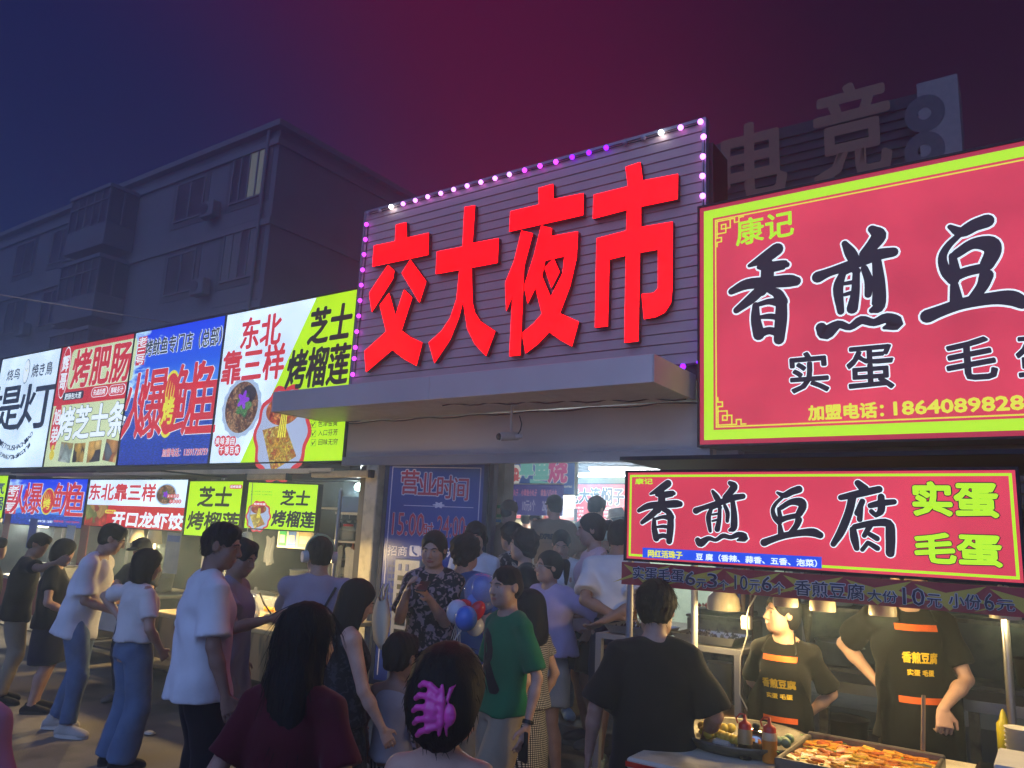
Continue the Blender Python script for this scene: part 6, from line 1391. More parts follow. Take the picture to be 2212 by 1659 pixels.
# things on the squid and dumpling carts
pot('big steel soup pot on the dumpling cart', (-8.5, 5.2, .921), .18, .2, lid=False)
crate('steel warming box on the squid cart', (-10.6, 5.2, .921), .6, .4, .16, M_steel)
t = thing('grill_plate', 'hot plate with browned squid pieces under the ivory lamps', 'grill', (-9.0, 5.0, .921)); m = MB(); m.bbox((-.22, -.18, 0), (.0, .18, .05), .01); m.build('plate', M_black, t)
for i in range(12): m = MB(); m.bbox((-.2+.045*(i % 4), -.15+.1*(i//4), .051), (-.165+.045*(i % 4), -.08+.1*(i//4), .07), .008); m.build('squid_piece', pbr('grilled_squid', 'b8742c', rough=.35, var=.3, scale=60), t)
crate('white polystyrene box under the dumpling cart', (-8.6, 5.15, .301), .5, .4, .28, M_paper); crate('blue crate under the squid cart', (-10.2, 5.1, .301), .6, .4, .3, M_bluep)
crate('grey bin under the durian cart', (-6.3, 5.1, .301), .4, .4, .35, M_greyp); pot('steel basin under the durian cart', (-6.9, 5.0, .301), .2, .12)
# air conditioning unit above the tofu cart sign
a = PX(1662, 990, Y=6.4); t = thing('outdoor_unit', 'old air conditioning outdoor unit on the wall above the tofu cart', 'air conditioner', (a[0], 6.3, a[2]-.5)); m = MB(); m.bbox((0, 0, 0), (.75, .3, .5), .02); m.build('casing', pbr('unit_casing', '6e6a78', rough=.5), t)
m = MB(); V = []; n_ = 24
m.cyl((.28, -.012, .24), (.28, -.002, .24), .19, n=24); m.build('fan_grille', M_dark, t)
for k in range(6): mm = MB(); mm.cyl((.28, -.018, .24), (.28+.18*math.cos(k*1.047), -.018, .24+.18*math.sin(k*1.047)), .004, n=5); mm.build('grille_bar', M_alu, t)
# ---- tofu cart (right)
ZC = .85
tc = thing('food_cart', 'tofu cart with a pale steel counter full of warm lit food at the right', 'food cart', (-.2, 3.95, 0))
m = MB(); m.bbox((-1.35, -.78, ZC-.05), (1.6, .25, ZC), .01); m.build('counter_top', pbr('counter_pale', 'b9b2a0', rough=.32, var=.12, scale=5, dirt='8c8068'), tc)
m = MB(); m.box((-1.33, -.76, .3), (1.58, -.74, ZC-.052)); m.build('front_panel', M_bluep, tc)
m = MB(); m.box((-1.35, -.785, ZC-.035), (1.6, -.781, ZC-.015)); m.build('edge_strip', M_redp, tc)
for x in (-1.3, 1.5):
    for y in (-.7, .19): m = MB(); m.box((x, y, 0), (x+.04, y+.04, ZC-.051)); m.build('leg', M_alu, tc)
m = MB(); m.box((-1.62, -.36, 2.15), (1.6, .6, 2.17)); m.build('roof_sheet', M_dark, tc)
def pole(label, px, py, Y, z0, z1, r=.018, mat=None):
    p = PX(px, py, Y=Y); t = thing('pole', label, 'pole', (p[0], Y, z0)); m = MB(); m.cyl((0, 0, 0), (0, 0, z1-z0), r, n=10); m.build('tube', mat or M_alu, t); return t
pole('front left pole of the tofu cart beside the crop top man', 1360, 1330, 3.75, 0, 1.7)
pole('pale pole behind the black shirt man at the tray table', 1500, 1340, 4.5, 0, 1.75, .02, M_white)
pole('right hand pole of the tofu cart under a small lamp', 2175, 1400, 4.2, .851, 1.7, .017, M_steel)
lamps = [(1563, 1318, 4.5, .2, 'largest milky dome lamp over the tofu cart, left end'), (1697, 1310, 4.15, .06, 'milky dome lamp in front of the woman vendor'), (1777, 1320, 4.15, .06, 'third milky dome lamp under the price strip'), (1907, 1330, 4.1, .06, 'milky dome lamp at the apron man shoulder'), (2172, 1337, 4.1, .06, 'milky dome lamp at the right edge pole')]
for px, py, Y, r, l in lamps:
    p = PX(px, py, Y=Y); rr = .095 if r > .1 else .062
    t = thing('dome_lamp', l, 'lamp', tuple(p)); m = MB(); m.lathe((0, 0, 0), [(rr*.97, 0), (rr, .02), (rr*.92, .07), (rr*.5, .12), (.02, .14), (.001, .14)], 20); m.build('shade', pbr('milky_shade', 'd0c4a8', rough=.35, var=.03), t)
    m = MB(); m.lathe((0, 0, 0), [(.001, .02), (rr*.5, .03), (rr*.4, .07), (.001, .08)], 12); m.build('bulb', emit('warm_bulb2', 'ffdc8c', 10), t)
    m = MB(); m.cyl((0, 0, .14), (0, 0, 2.14-p[2]), .004, n=5); m.build('cord', M_black, t)
    lamp_light(t, (0, 0, -.015), 13, WARM, .05)
# food tray with tofu
K9 = lambda x, y: (1371.5+x*.38, 1426.4+y*.38)
tl = PX(*K9(1005, 408), Z=.93); nl = PX(*K9(835, 512), Z=.93); fr_ = PX(*K9(1740, 528), Z=.93)
t = thing('griddle_tray', 'black rimmed griddle tray filled with glowing orange fried tofu slices', 'griddle', (-.71, 3.62, ZC+.001))
tw, td = .275, .27
m = MB(); m.box((-tw, -td, .0), (tw, td, .02)); m.build('pan', M_black, t)
for q in (((-tw, -td, .02), (tw, -td+.02, .07)), ((-tw, td-.02, .02), (tw, td, .08)), ((-tw, -td+.02, .02), (-tw+.02, td-.02, .07)), ((tw-.02, -td+.02, .02), (tw, td-.02, .07))):
    m = MB(); m.bbox(q[0], q[1], .006); m.build('rim', M_greasy, t)
m = MB(); m.add([(-tw+.021, -td+.021, .03), (tw-.021, -td+.021, .03), (tw-.021, td-.021, .03), (-tw+.021, td-.021, .03)], [(0, 1, 2, 3)]); m.build('sauce', pbr('chilli_oil', 'b04a0a', rough=.15, var=.3, scale=20), t)
Mtofu = [pbr('fried_tofu_%d' % i, c, rough=.25, var=.35, scale=45, bump=.3, bscale=90) for i, c in enumerate(('d8860c', 'e09a18', 'c4600c', 'e8b02c'))]
tofu = []
for i in range(4):
    mb = MB(); mb.bbox((-.026, -.017, -.005), (.026, .017, .005), .004); o = mb.build('tofu_slice', Mtofu[i]); tofu.append(o.data); bpy.data.objects.remove(o)
rn = random.Random(4)
for i in range(12):
    for j in range(20):
        o = bpy.data.objects.new('tofu_slice', tofu[rn.randrange(4)]); link(o, t); o.location = (-tw+.045+i*.042+rn.uniform(-.008, .008), -td+.035+j*.0255+rn.uniform(-.006, .006), .045+rn.uniform(0, .012)); o.rotation_euler = (rn.uniform(-.25, .25), rn.uniform(-.2, .2), rn.uniform(-.35, .35))
for i in range(14):
    mb = MB(); mb.bbox((-.008, -.004, 0), (.008, .004, .003), .001); o = mb.build('spring_onion', pbr('spring_onion_green', '4a8a28', rough=.4), t); o.location = (rn.uniform(-.3, .3), rn.uniform(-.3, .3), .062); o.rotation_euler = (0, 0, rn.uniform(0, 3))
# steel lid at right
t = thing('steel_lid', 'shiny steel tray lid at the bottom right of the tofu counter', 'lid', (-.19, 3.66, ZC+.002)); m = MB()
V = [(-.17, -.3, 0), (.3, -.3, 0), (.3, .22, 0), (-.17, .22, 0), (-.12, -.25, .09), (.25, -.25, .09), (.25, .17, .09), (-.12, .17, .09)]
m.add(V, [(0, 1, 5, 4), (1, 2, 6, 5), (2, 3, 7, 6), (3, 0, 4, 7), (4, 5, 6, 7)]); m.build('cover', pbr('mirror_steel', 'b8b4a8', rough=.12, metal=1.0, var=.1), t); m = MB(); m.box((-.19, -.32, -.001), (.32, -.301, .012)); m.build('rim', M_steel, t)
# round pan with eggs
pc = PX(1618, 1583, Z=.88); pc = (-1.26, 3.74)
t = thing('round_pan', 'wide flat black pan with an iron rim holding rows of eggs and a lidded pot', 'pan', (pc[0]+.02, pc[1], ZC+.001)); m = MB(); m.lathe((0, 0, 0), [(.001, .01), (.24, .012), (.29, .05), (.3, .055), (.3, .045), (.25, 0), (.001, 0)], 36); m.build('dish', M_greasy, t)
def eggs(lst, mat, label, group):
    for k, (x, y, z) in enumerate(lst):
        mb = MB(); mb.lathe((0, 0, 0), [(.001, -.024), (.014, -.02), (.022, -.006), (.021, .008), (.012, .022), (.001, .026)], 10); o = mb.build('egg', mat); o.location = (x, y, z); o.rotation_euler = (1.4+rn.uniform(-.3, .3), rn.uniform(-1, 1), rn.uniform(0, 3)); tag(o, label, 'egg', group)
ex = lambda px, py, z=ZC+.045: tuple(PX(px, py, Z=z))
eg = [ex(1371.5+.38*x, 1426.4+.38*y) for x, y in ((385, 372), (395, 400), (425, 395), (435, 375), (455, 400), (470, 420), (490, 425), (510, 435), (530, 440), (450, 380), (505, 385), (545, 385), (420, 420), (560, 450), (590, 455))]
eggs(eg, pbr('tea_egg_yellow', 'c8b040', rough=.4, var=.1), 'peeled yellowish egg in the left half of the round pan', 'yellow eggs in the round pan')
eg = [ex(1371.5+.38*x, 1426.4+.38*y) for x, y in ((690, 465), (725, 460), (745, 458), (812, 458), (848, 460), (878, 445), (860, 470))]
eggs(eg, pbr('green_egg', '7d9468', rough=.4, var=.1), 'pale green duck egg in the right half of the round pan', 'green eggs in the round pan')
p = ex(1371.5+.38*690, 1426.4+.38*450); t = thing('small_pot', 'small steel pot with a black knob in the middle of the round pan', 'pot', (p[0], p[1], ZC+.02)); m = MB(); m.lathe((0, 0, 0), [(.001, 0), (.07, 0), (.078, .03), (.06, .06), (.015, .072), (.001, .073)], 20); m.build('lid', pbr('mirror_steel', 'b8b4a8'), t); m = MB(); m.lathe((0, 0, .07), [(.01, 0), (.018, .012), (.014, .024), (.001, .026)], 12); m.build('knob', M_black, t)
def squeeze(label, px, py, mat, base_h, twocol=None):
    p = PX(px, py, Z=ZC); t = thing('sauce_bottle', label, 'sauce bottle', (p[0], p[1], ZC+.001)); m = MB(); m.lathe((0, 0, 0), [(.001, 0), (.03, 0), (.032, .008), (.030, .06), (.0315, base_h)], 18); m.build('lower_body', mat, t)
    m = MB(); m.lathe((0, 0, 0), [(.0315, base_h), (.030, .115), (.024, .125)], 18); m.build('upper_body', twocol, t)
    m = MB(); m.lathe((0, 0, 0), [(.0265, .118), (.0265, .14), (.018, .148), (.009, .152), (.005, .18), (.001, .181)], 16); m.build('cap', M_redp, t)
    m = MB(); m.tube([(-.005, 0, .18), (-.02, -.005, .178), (-.035, -.01, .16), (-.028, -.01, .14)], .0035, 6); m.build('cap_strap', M_redp, t); return t
squeeze('sauce bottle with a red nozzle and black soy sauce, left of the pair', 1371.5+.38*627, 1426.4+.38*560, M_soy, .062, pbr('milky_bottle_brown', 'a08050', rough=.35))
squeeze('sauce bottle with a red nozzle and orange sauce, right of the pair', 1371.5+.38*768, 1426.4+.38*582, M_orange, .09, pbr('milky_bottle', 'b8a078', rough=.35))
p = PX(1371.5+.38*505, 1426.4+.38*500, Z=ZC); t = thing('spice_box', 'crumpled paper wrapped spice box on the counter in front of the round pan', 'box', (p[0], p[1], ZC+.001)); m = MB(); m.bbox((-.05, -.02, 0), (.035, .03, .035), .01, ); m.build('wrap', M_paper, t); m = MB(); m.bbox((.036, -.015, 0), (.055, .02, .035), .003); m.build('tin', M_greyp, t)
p = PX(1371.5+.38*2110, 1426.4+.38*560, Z=ZC); t = thing('sauce_bottle', 'tall yellow sauce bottle at the right edge beside the cup stack', 'sauce bottle', (p[0], p[1], ZC+.001)); m = MB(); m.lathe((0, 0, 0), [(.001, 0), (.03, 0), (.03, .15), (.018, .165), (.01, .2), (.001, .215)], 16); m.build('body', pbr('mustard_yellow', 'c0b020', rough=.35), t)
p = PX(1371.5+.38*2185, 1426.4+.38*420, Y=3.9); t = thing('cup_stack', 'stack of paper bowls at the right edge', 'paper bowls', (p[0], 3.9, ZC+.001))
for i in range(12): m = MB(); m.lathe((0, 0, i*.018), [(.001, 0), (.04, 0), (.052, .03), (.054, .031), (.05, .03), (.001, .004)], 16); m.build('bowl', M_paper, t)
crate('white carton at the right edge of the tofu counter', (p[0]+.04, 3.6, ZC+.001), .2, .3, .15, M_white)
t = thing('knife', 'steel spatula handle leaning out of the griddle tray', 'spatula', (-.50, 3.75, ZC+.06)); 
m = MB(); m.cyl((0, 0, .05), (.0, .1, .25), .009, .008); m.build('handle', M_wood, t); m = MB(); m.box((-.03, -.06, -.005), (.03, .0, -.001)); m.build('blade', M_steel, t); t.name = 'spatula'
# behind the vendors
shelf('dark crowded shelf rack behind the tofu vendors', -1.6, 1.6, 5.9, 6.3, (.35, .95, 1.35, 1.75), M_greasy, zt=2.1)
crn = random.Random(11)
L9 = ['brown paper carton', 'grey tub', 'steel canister', 'dull green box', 'dark red box', 'black crate', 'cream packet', 'brown jar']
pos9 = ['near the left post', 'left of the middle', 'in the middle', 'right of the middle', 'near the right post']
Mc9 = [pbr('carton_brown', '6a5038', rough=.8), M_greyp, M_steel, pbr('box_green', '4a5a48'), M_redcloth, M_black, M_paper, pbr('jar_brown', '4a3020')]
for si, z in enumerate((.351, .951, 1.351, 1.751)):
    for k in range(5):
        q = crn.randrange(8); x = -1.35+k*.62+crn.uniform(-.08, .08); w_ = crn.uniform(.22, .4); lb = '%s on the %s shelf behind the tofu vendors, %s' % (L9[q], ('lowest', 'second', 'third', 'top')[si], pos9[k])
        if q in (1, 2, 7): pot(lb, (x, 6.1, z), w_*.4, crn.uniform(.14, .26), Mc9[q], nm='tub', cat='container')
        else: crate(lb, (x, 6.1, z), w_, .3, crn.uniform(.12, .28), Mc9[q])
p = PX(1800, 1490, Y=5.3); t = thing('work_bench', 'low stainless bench behind the tofu vendors', 'bench', (-.95, 5.3, 0)); m = MB(); m.box((-.3, -.2, .92), (1.5, .2, .98)); m.build('top', M_steel, t)
for x in (-.28, .1, .5, .9, 1.4): m = MB(); m.box((x, -.19, 0), (x+.05, -.14, .919)); m.build('leg', M_greasy, t)
for i, (px, l) in enumerate(((1582, 'brown wooden pole leaning in the left corner of the tofu stall'), (1596, 'second wooden pole leaning in the left corner of the tofu stall'), (1610, 'red brown plank leaning in the tofu stall corner'))):
    p = PX(px, 1400, Y=5.6); t = thing('leaning_pole', l, 'pole', (p[0], 5.6, 0)); m = MB(); m.cyl((0, 0, 0), (-.02+.02*i, .15, 2.0), .018, n=8); m.build('shaft', (M_wood, M_wood, pbr('plank_redbrown', '5a2c20'))[i], t)
p = PX(1608, 1290, Y=4.6); m = MB(); q = [PX(*c_, Y=4.6) for c_ in ((1640, 1275), (1618, 1312), (1612, 1340), (1615, 1370), (1600, 1420), (1598, 1500), (1615, 1535), (1640, 1560))]; m.tube([tuple(v) for v in q], .005, 5); tag(m.build('power_cable', M_white), 'thin white cable hanging down beside the woman vendor', 'cable')
p = PX(1613, 1345, Y=4.62); t = thing('socket_box', 'white power socket hanging on the cable', 'socket', tuple(p)); m = MB(); m.bbox((-.03, -.02, -.04), (.03, .02, .04), .008); m.build('case', M_white, t)
# tray table with snails
tp = PX(1290, 1366, d=5.0)
t = thing('tray_table', 'grey square tube table with trays of dark snails behind the black shirt man', 'table', (tp[0], tp[1], 0)); zt_ = tp[2]
wt = .95
m = MB(); m.box((0, -.02, zt_-.03), (wt, .03, zt_)); m.box((0, .45, zt_-.03), (wt, .5, zt_)); m.box((0, .03, zt_-.03), (.04, .45, zt_)); m.box((wt-.04, .03, zt_-.03), (wt, .45, zt_)); m.build('top_frame', M_alu, t); m = MB(); m.box((.04, .03, zt_-.02), (wt-.04, .45, zt_-.005)); m.build('top', M_steel, t)
for x in (0, wt-.04):
    for y in (-.02, .46): m = MB(); m.box((x, y, 0), (x+.04, y+.04, zt_-.031)); m.build('leg', M_alu, t)
for i, (x, l) in enumerate(((.05, 'steel tray of dark snails at the left end of the tray table'), (.52, 'steel tray of dark snails at the right end of the tray table'))):
    tt = thing('food_tray', l, 'food tray', (tp[0]+x, tp[1]+.08, zt_+.001)); m = MB(); V = [(0, 0, 0), (.34, 0, 0), (.34, .26, 0), (0, .26, 0), (-.03, -.03, .05), (.37, -.03, .05), (.37, .29, .05), (-.03, .29, .05)]; m.add(V, [(3, 2, 1, 0), (0, 1, 5, 4), (1, 2, 6, 5), (2, 3, 7, 6), (3, 0, 4, 7)]); m.build('tray', M_steel, tt)
    m = MB()
    for k in range(120):
        x_, y_ = rn.uniform(0, .34), rn.uniform(0, .26); z_ = .02+rn.uniform(0, .05)*(1-abs(x_-.17)/.2); r = .014; c = (x_, y_, z_); a_ = rn.uniform(0, 3)
        V = [(c[0]+r*math.cos(a_), c[1]+r*math.sin(a_), c[2]), (c[0]-r, c[1], c[2]), (c[0], c[1]-r, c[2]+.004), (c[0], c[1]+.004, c[2]+r*1.4)]; m.add(V, [(0, 1, 3), (1, 2, 3), (2, 0, 3), (0, 2, 1)])
    stuff(m.build('snails', pbr('snail_dark', '2c211a', rough=.25, var=.5, scale=80), tt))
t = thing('food_tray', 'tray heaped with red crayfish by the hall pillar', 'food tray', tuple(PX(1493, 1325, Y=5.6))); m = MB(); m.bbox((0, 0, 0), (.4, .3, .04), .01); m.build('tray', M_black, t)
for i in range(24): m = MB(); m.lathe((.05+.05*(i % 7), .05+.06*(i//7 % 4), .055), [(.001, -.014), (.016, 0), (.001, .02)], 6); o = m.build('crayfish', pbr('crayfish_red', '9c2414', rough=.3, var=.4, scale=50), t); o.rotation_euler = (0, rn.uniform(-.1, .1), 0)
crate('dark cabinet under the crayfish tray', (PX(1493, 1325, Y=5.6)[0]+.2, 5.75, 0), .45, .35, PX(1493, 1325, Y=5.6)[2]-.022, M_greasy)
t = thing('bowl_stack', 'tall stack of white foam bowls in the left corner of the tofu cart', 'bowls', tuple(PX(1555, 1530, Y=4.9))); 
for i in range(16): m = MB(); m.lathe((0, 0, i*.016), [(.001, 0), (.06, 0), (.075, .03), (.078, .031), (.07, .028), (.001, .004)], 16); m.build('bowl', M_paper, t)
crate('wooden topped stand holding the foam bowls', (t.location.x, 4.9, 0), .4, .35, t.location.z-.022, M_wood)
# ---- octopus stall inside the hall
cart('octopus ball counter inside the hall with warm lit front', -7.4, -5.4, 9.3, 10.1, 1.45, M_paper, roof=False, lower=False)
oc = thing('stall_wall', 'pale lit back wall panel of the octopus stall', 'wall panel', (-8.9, 11.2, .5)); m = MB(); m.box((0, 0, 0), (2.4, .05, 2.33)); m.build('panel', pbr('warm_white_panel', 'c9c2a8', rough=.5, var=.04), oc)
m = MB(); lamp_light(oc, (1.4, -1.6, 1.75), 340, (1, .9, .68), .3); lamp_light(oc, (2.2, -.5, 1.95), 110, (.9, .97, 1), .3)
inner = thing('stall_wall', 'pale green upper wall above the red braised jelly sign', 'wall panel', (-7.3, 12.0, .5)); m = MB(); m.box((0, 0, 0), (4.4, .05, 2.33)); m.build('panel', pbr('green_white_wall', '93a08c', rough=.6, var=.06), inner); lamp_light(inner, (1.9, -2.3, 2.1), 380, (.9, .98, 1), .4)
# claimed papers on the inner pillar (codes left out)
for i, (x0, y0, x1, y1, c, l) in enumerate(((150, 765, 210, 925, 'b04a50', 'red bordered sticker on the inner pillar, codes blank'), (210, 770, 272, 950, '2f8f55', 'green bordered sticker on the inner pillar'), (180, 975, 262, 1145, '3a82c0', 'blue bordered sticker lowest on the inner pillar'))):
    a = PX(*KI(x0, y0), Y=7.59); c_ = PX(*KI(x1, y1), Y=7.59); t = thing('sticker', l.replace(', codes blank', ''), 'sticker', (a[0], 7.585, c_[2])); w, h = c_[0]-a[0], a[2]-c_[2]; m = MB(); m.box((0, 0, 0), (w, .004, h)); m.build('backing', pbr('sticker_'+c, c), t); m = MB(); m.box((w*.15, -.003, h*.25), (w*.85, -.001, h*.75)); m.build('blank', M_paper, t)
# power meter box by the blue board
a = PX(*KB(310, 735), Y=6.25); c_ = PX(*KB(400, 960), Y=6.25); t = thing('charging_cabinet', 'slim white charging cabinet with dark slots in front of the blue board', 'cabinet', (a[0], 6.2, 0)); m = MB(); m.bbox((0, 0, .0), (.36, .22, a[2]), .01); m.build('case', pbr('cabinet_white', '9a9a9e', rough=.4), t)
for i in range(7): m = MB(); m.box((.06, -.006, a[2]-.22-i*.09), (.2, -.001, a[2]-.17-i*.09)); m.build('slot', M_black, t)
for i in range(2): m = MB(); m.box((.06+i*.1, -.005, a[2]-.12), (.1+i*.1, -.001, a[2]-.05)); m.build('label_plate', M_bluep, t)
# ---------------------------------------------------------------- the crowd
from mathutils.bvhtree import BVHTree
def bvh(objs):
    V = []; F = []
    for o in objs:
        off = len(V); me = o.data; V += [tuple(v.co) for v in me.vertices]; F += [tuple(i+off for i in p.vertices) for p in me.polygons]
    return BVHTree.FromPolygons(V, F)
def kids(P_, *names): return [c for c in P_['root'].children if c.name.split('.')[0] in names]
def on_cloth(P_, objs, o, side=1, off=.004):
    "press a flat print or strip (x,z) onto the cloth from the front (+1) or back (-1)"
    t = bvh(objs); me = o.data
    for v in me.vertices:
        h = t.ray_cast(Vector((v.co.x, side*1.0, v.co.z)), Vector((0, -side, 0)))
        e = abs(v.co.y)
        v.co.y = (h[0].y if h[0] is not None else 0)+side*(off+e)
    me.update()
def grid_patch(P_, name, objs, zs, wf, side, mat, off=.006, n=16, cx=0.0):
    t = bvh(objs); V = []; F = []; R = []
    for z in zs:
        row = []
        for i in range(n+1):
            x = cx+(i/n-.5)*2*wf(z); h = t.ray_cast(Vector((x, side*1.0, z)), Vector((0, -side, 0))); row.append(h[0].y if h[0] is not None else None)
        R.append(row)
    known = [y for r in R for y in r if y is not None]; base = (max(known) if side > 0 else min(known)) if known else .1*side
    A = np.array([[base*.75 if y is None else y for y in r] for r in R])
    for _ in range(3): B_ = A.copy(); B_[1:-1] = (A[:-2]+A[1:-1]*2+A[2:])/4; B_[:, 1:-1] = (B_[:, :-2]+B_[:, 1:-1]*2+B_[:, 2:])/4; A = np.maximum(A, B_) if side > 0 else np.minimum(A, B_)
    for s_ in (0, 1):
        for j, z in enumerate(zs):
            for i in range(n+1): V.append((cx+(i/n-.5)*2*wf(z), A[j, i]+side*(off+s_*.003), z))
    m_ = len(zs)*(n+1)
    for j in range(len(zs)-1):
        for i in range(n): a = j*(n+1)+i; q = (a, a+1, a+n+2, a+n+1); F.append(q if side < 0 else q[::-1]); F.append(tuple(x+m_ for x in (q[::-1] if side < 0 else q)))
    return link(bpy.data.objects.new(name, mesh_from(name, V, F, [mat], smooth=True)), P_['root'])
def cloth_letter(P_, objs, s, box, mat, side=1, bold=.03, off=.004):
    x0, z0, x1, z1 = box; b = (x0, z0, x1, z1) if side < 0 else (x0, z0, x1, z1)
    o = letter(P_['root'], s, b, mat, y=0, bold=bold, name='print')
    if side > 0:
        for v in o.data.vertices: v.co.x = x0+x1-v.co.x
    on_cloth(P_, objs, o, side, off); return o
C_ = cloth
WHT = C_('cotton_white', 'd4d4d8'); WHT2 = C_('cotton_white_warm', 'd0cac6'); BLK = C_('cotton_black', '121217'); NAVY = C_('cotton_navy', '1a1e30'); LAV = C_('cotton_lavender', 'a494b4'); LAV2 = C_('cotton_grey_lavender', '8a8498')
JEAN = C_('denim_blue', '4f627e', '5f7490', 'denim', 9); JEAN2 = C_('denim_pale', '8a929c', '7a8694', 'denim', 9); DJEAN = C_('denim_dark', '27304a', '3a4660', 'denim', 24); GREEN = C_('cotton_green', '0b623e'); BURG = C_('cotton_burgundy', '4c0f20'); ROYAL = C_('cotton_blue', '2a4a84'); TAN = C_('cotton_tan', '7e6c58'); PINKW = C_('cotton_pale_pink', 'c9aab0'); TEALW = C_('cotton_mint_white', 'a9bdb8')
KHAKI = C_('cotton_khaki', '8a7c68'); GREYT = C_('cotton_grey', '8c8488'); FLOR = C_('floral_dark', '121018', '8a7c84', 'floral', 26); CAMO = C_('camo_bw', '1c1c20', 'a0a0a0', 'camo', 24); CHECK = C_('gingham', '18161a', 'c9c5bc', 'check', 26); STRIPE = C_('striped_shorts', '1c1a20', 'a9a29a', 'stripe', 14); PINKS = C_('pink_top', 'c0607c'); BLKD = C_('black_dress', '0e1016', '30343c', 'floral', 30)
SH_W = ('shoe', C_('shoe_white', 'a8a29a'), C_('sole_white', 'c0bab0')); SH_D = ('shoe', C_('shoe_dark', '1a1a1c'), C_('sole_dark', '303030')); SANDAL = ('sandal', C_('sandal_black', '18161a'), C_('sole_dark', '303030')); CROC = ('croc', pbr('clog_yellow', 'b8b81c', rough=.5), pbr('clog_sole_yellow', 'a8a81c', rough=.6)); CROCB = ('croc', pbr('clog_blue', '8aa4c0', rough=.5)); CROCG = ('croc', pbr('clog_pale_green', '9aa88c', rough=.5))
CROWD = []
def pa(*a, **k): P_ = person_at(*a, **k); CROWD.append(P_); return P_
# face: 0 looks at the stalls; +90 looks left along the street; 180 looks at the camera side
P = {}
# --- left group at the squid and dumpling carts
pa('man with short black hair cut off by the left picture edge', -6, 1185, 7.6, face=-10, top=('tee', BLK), bottom=('trousers', NAVY), skin=1)
P['hug'] = pa('man in a black t-shirt laying his right arm round the woman beside him', 84, 1178, 7.4, face=-25, lean=6, head=(18, -30, -6), top=('tee', BLK), bottom=('trousers', KHAKI), hpx={1: (146, 1212, 6.9)}, hint=((-.5, -1, 0), (-.2, -.2, -1)), finehand=True, skin=2, shoes=SH_D, loose=.026)
pa('woman with chin length black hair in a black shirt and skirt, held by the man', 139, 1193, 7.15, face=-35, sex='f', hair='bob', hairlen=.1, head=(15, 20, 0), top=('tee', BLK), bottom=('skirt', NAVY), bhem=.27, flare=1.15, shoes=SANDAL, hands=((-.16, .2, .56), (.16, .22, .56)), skin=1, hairvol=1.08)
P['lean'] = pa('smiling man with glasses in a white t-shirt and jeans leaning over the cart', 243, 1165, 6.55, face=-50, lean=12, head=(14, 18, 0), top=('tee', WHT), bottom=('trousers', JEAN), hands=((-.2, -.05, .5), (.05, .3, .56)), feet=((-.11, -.1), (.12, .1)), shoes=SH_W, hem=.44, loose=.035, fine=.0055, skin=1, sleeve=.85, hair='flat')
P['bob'] = pa('woman with a black bob, cropped white tee and wide jeans, hands on her hips', 320, 1222, 5.75, face=-5, sex='f', hair='bob', hairlen=.12, hairvol=1.12, hairwid=1.15, head=(5, -15, 0), top=('tee', WHT2), bottom=('trousers', JEAN), hem=.565, waist=.62, flare=1.5, bhem=.03, hpx={0: (256, 1332, 5.75), 1: (348, 1405, 5.6)}, hint=((-1, -.3, 0), (1, -1, 0)), finehand=True, skin=1, sleeve=.75, shoes=SH_D)
P['vend1'] = pa('squid vendor with a dark cap and red collar behind the ivory lamps', 305, 1188, 7.6, face=200, head=(15, 0, 0), top=('tee', C_('vendor_dark', '22222a')), bottom=('trousers', NAVY), hands=((-.1, .35, .62), (.14, .4, .6)), finehand=True, skin=1)
P['tall'] = pa('tall man in a long white t-shirt, back to us, nearest the durian cart', 480, 1180, 4.35, face=-22, head=(8, -28, 0), top=('tee', WHT), bottom=('trousers', BLK), hands=((-.28, .04, .48), (.28, .08, .47)), hem=.455, loose=.036, sleeve=.85, skin=2, finehand=True, vox=.009, build=1.0, strands=260)
P['pay'] = pa('person with short dark hair reaching one arm out to the durian counter', 522, 1206, 5.1, face=-60, head=(12, -10, 0), sex='f', hair='short', hairvol=1.1, top=('tee', LAV2), bottom=('shorts', GREYT), hem=.38, bhem=.3, flare=1.2, loose=.045, hpx={1: (585, 1336, 4.75)}, hint=((-.5, -1, 0), (.3, -.3, -1)), finehand=True, skin=2)
P['phones'] = pa('man with pale over-ear headphones and a grey lavender tee, hand at his chin', 690, 1200, 5.2, face=42, head=(4, 18, 0), top=('tee', LAV2), bottom=('shorts', NAVY), hpx={0: (668, 1240, 5.38), 1: (645, 1315, 5.3)}, hint=((-.7, .0, -1.5), (.9, -.3, -.8)), finehand=True, skin=1, sleeve=.9, loose=.04, build=1.06, curl=(.8, .6))
P['dressb'] = pa('woman with long black hair in a sleeveless dark dress, looking down to the right', 772, 1300, 4.15, face=-25, sex='f', hair='long', hairlen=.2, head=(18, -8, 0), top=('tank', BLKD), bottom=('skirt', BLKD), hem=.5, bhem=.12, flare=1.25, skin=0, hands=((-.18, .15, .5), (.25, .2, .48)), finehand=True, hairvol=1.06)
P['burg'] = pa('woman with very long dark hair and a burgundy tee, back to us, close by', 664, 1384, 2.5, face=28, sex='f', hair='long', hairlen=.34, hairvol=1.06, hairwid=1.1, strands=420, head=(4, -38, 0), top=('tee', BURG), bottom=('trousers', NAVY), skin=1, vox=.0075, fine=.0045, sleeve=.72, loose=.022, hands=((-.28, .0, .5), (.28, .0, .5)), build=.87)
P['child'] = pa('small boy with short hair in a grey sleeveless top and striped shorts, back to us', 866, 1420, 4.2, face=22, head=(5, -15, 0), top=('tank', GREYT), bottom=('shorts', STRIPE), hem=.5, bhem=.24, flare=1.15, loose=.03, skin=2, hands=((-.22, .05, .5), (.2, .12, .52)), shoes=SH_D, hair='flat')
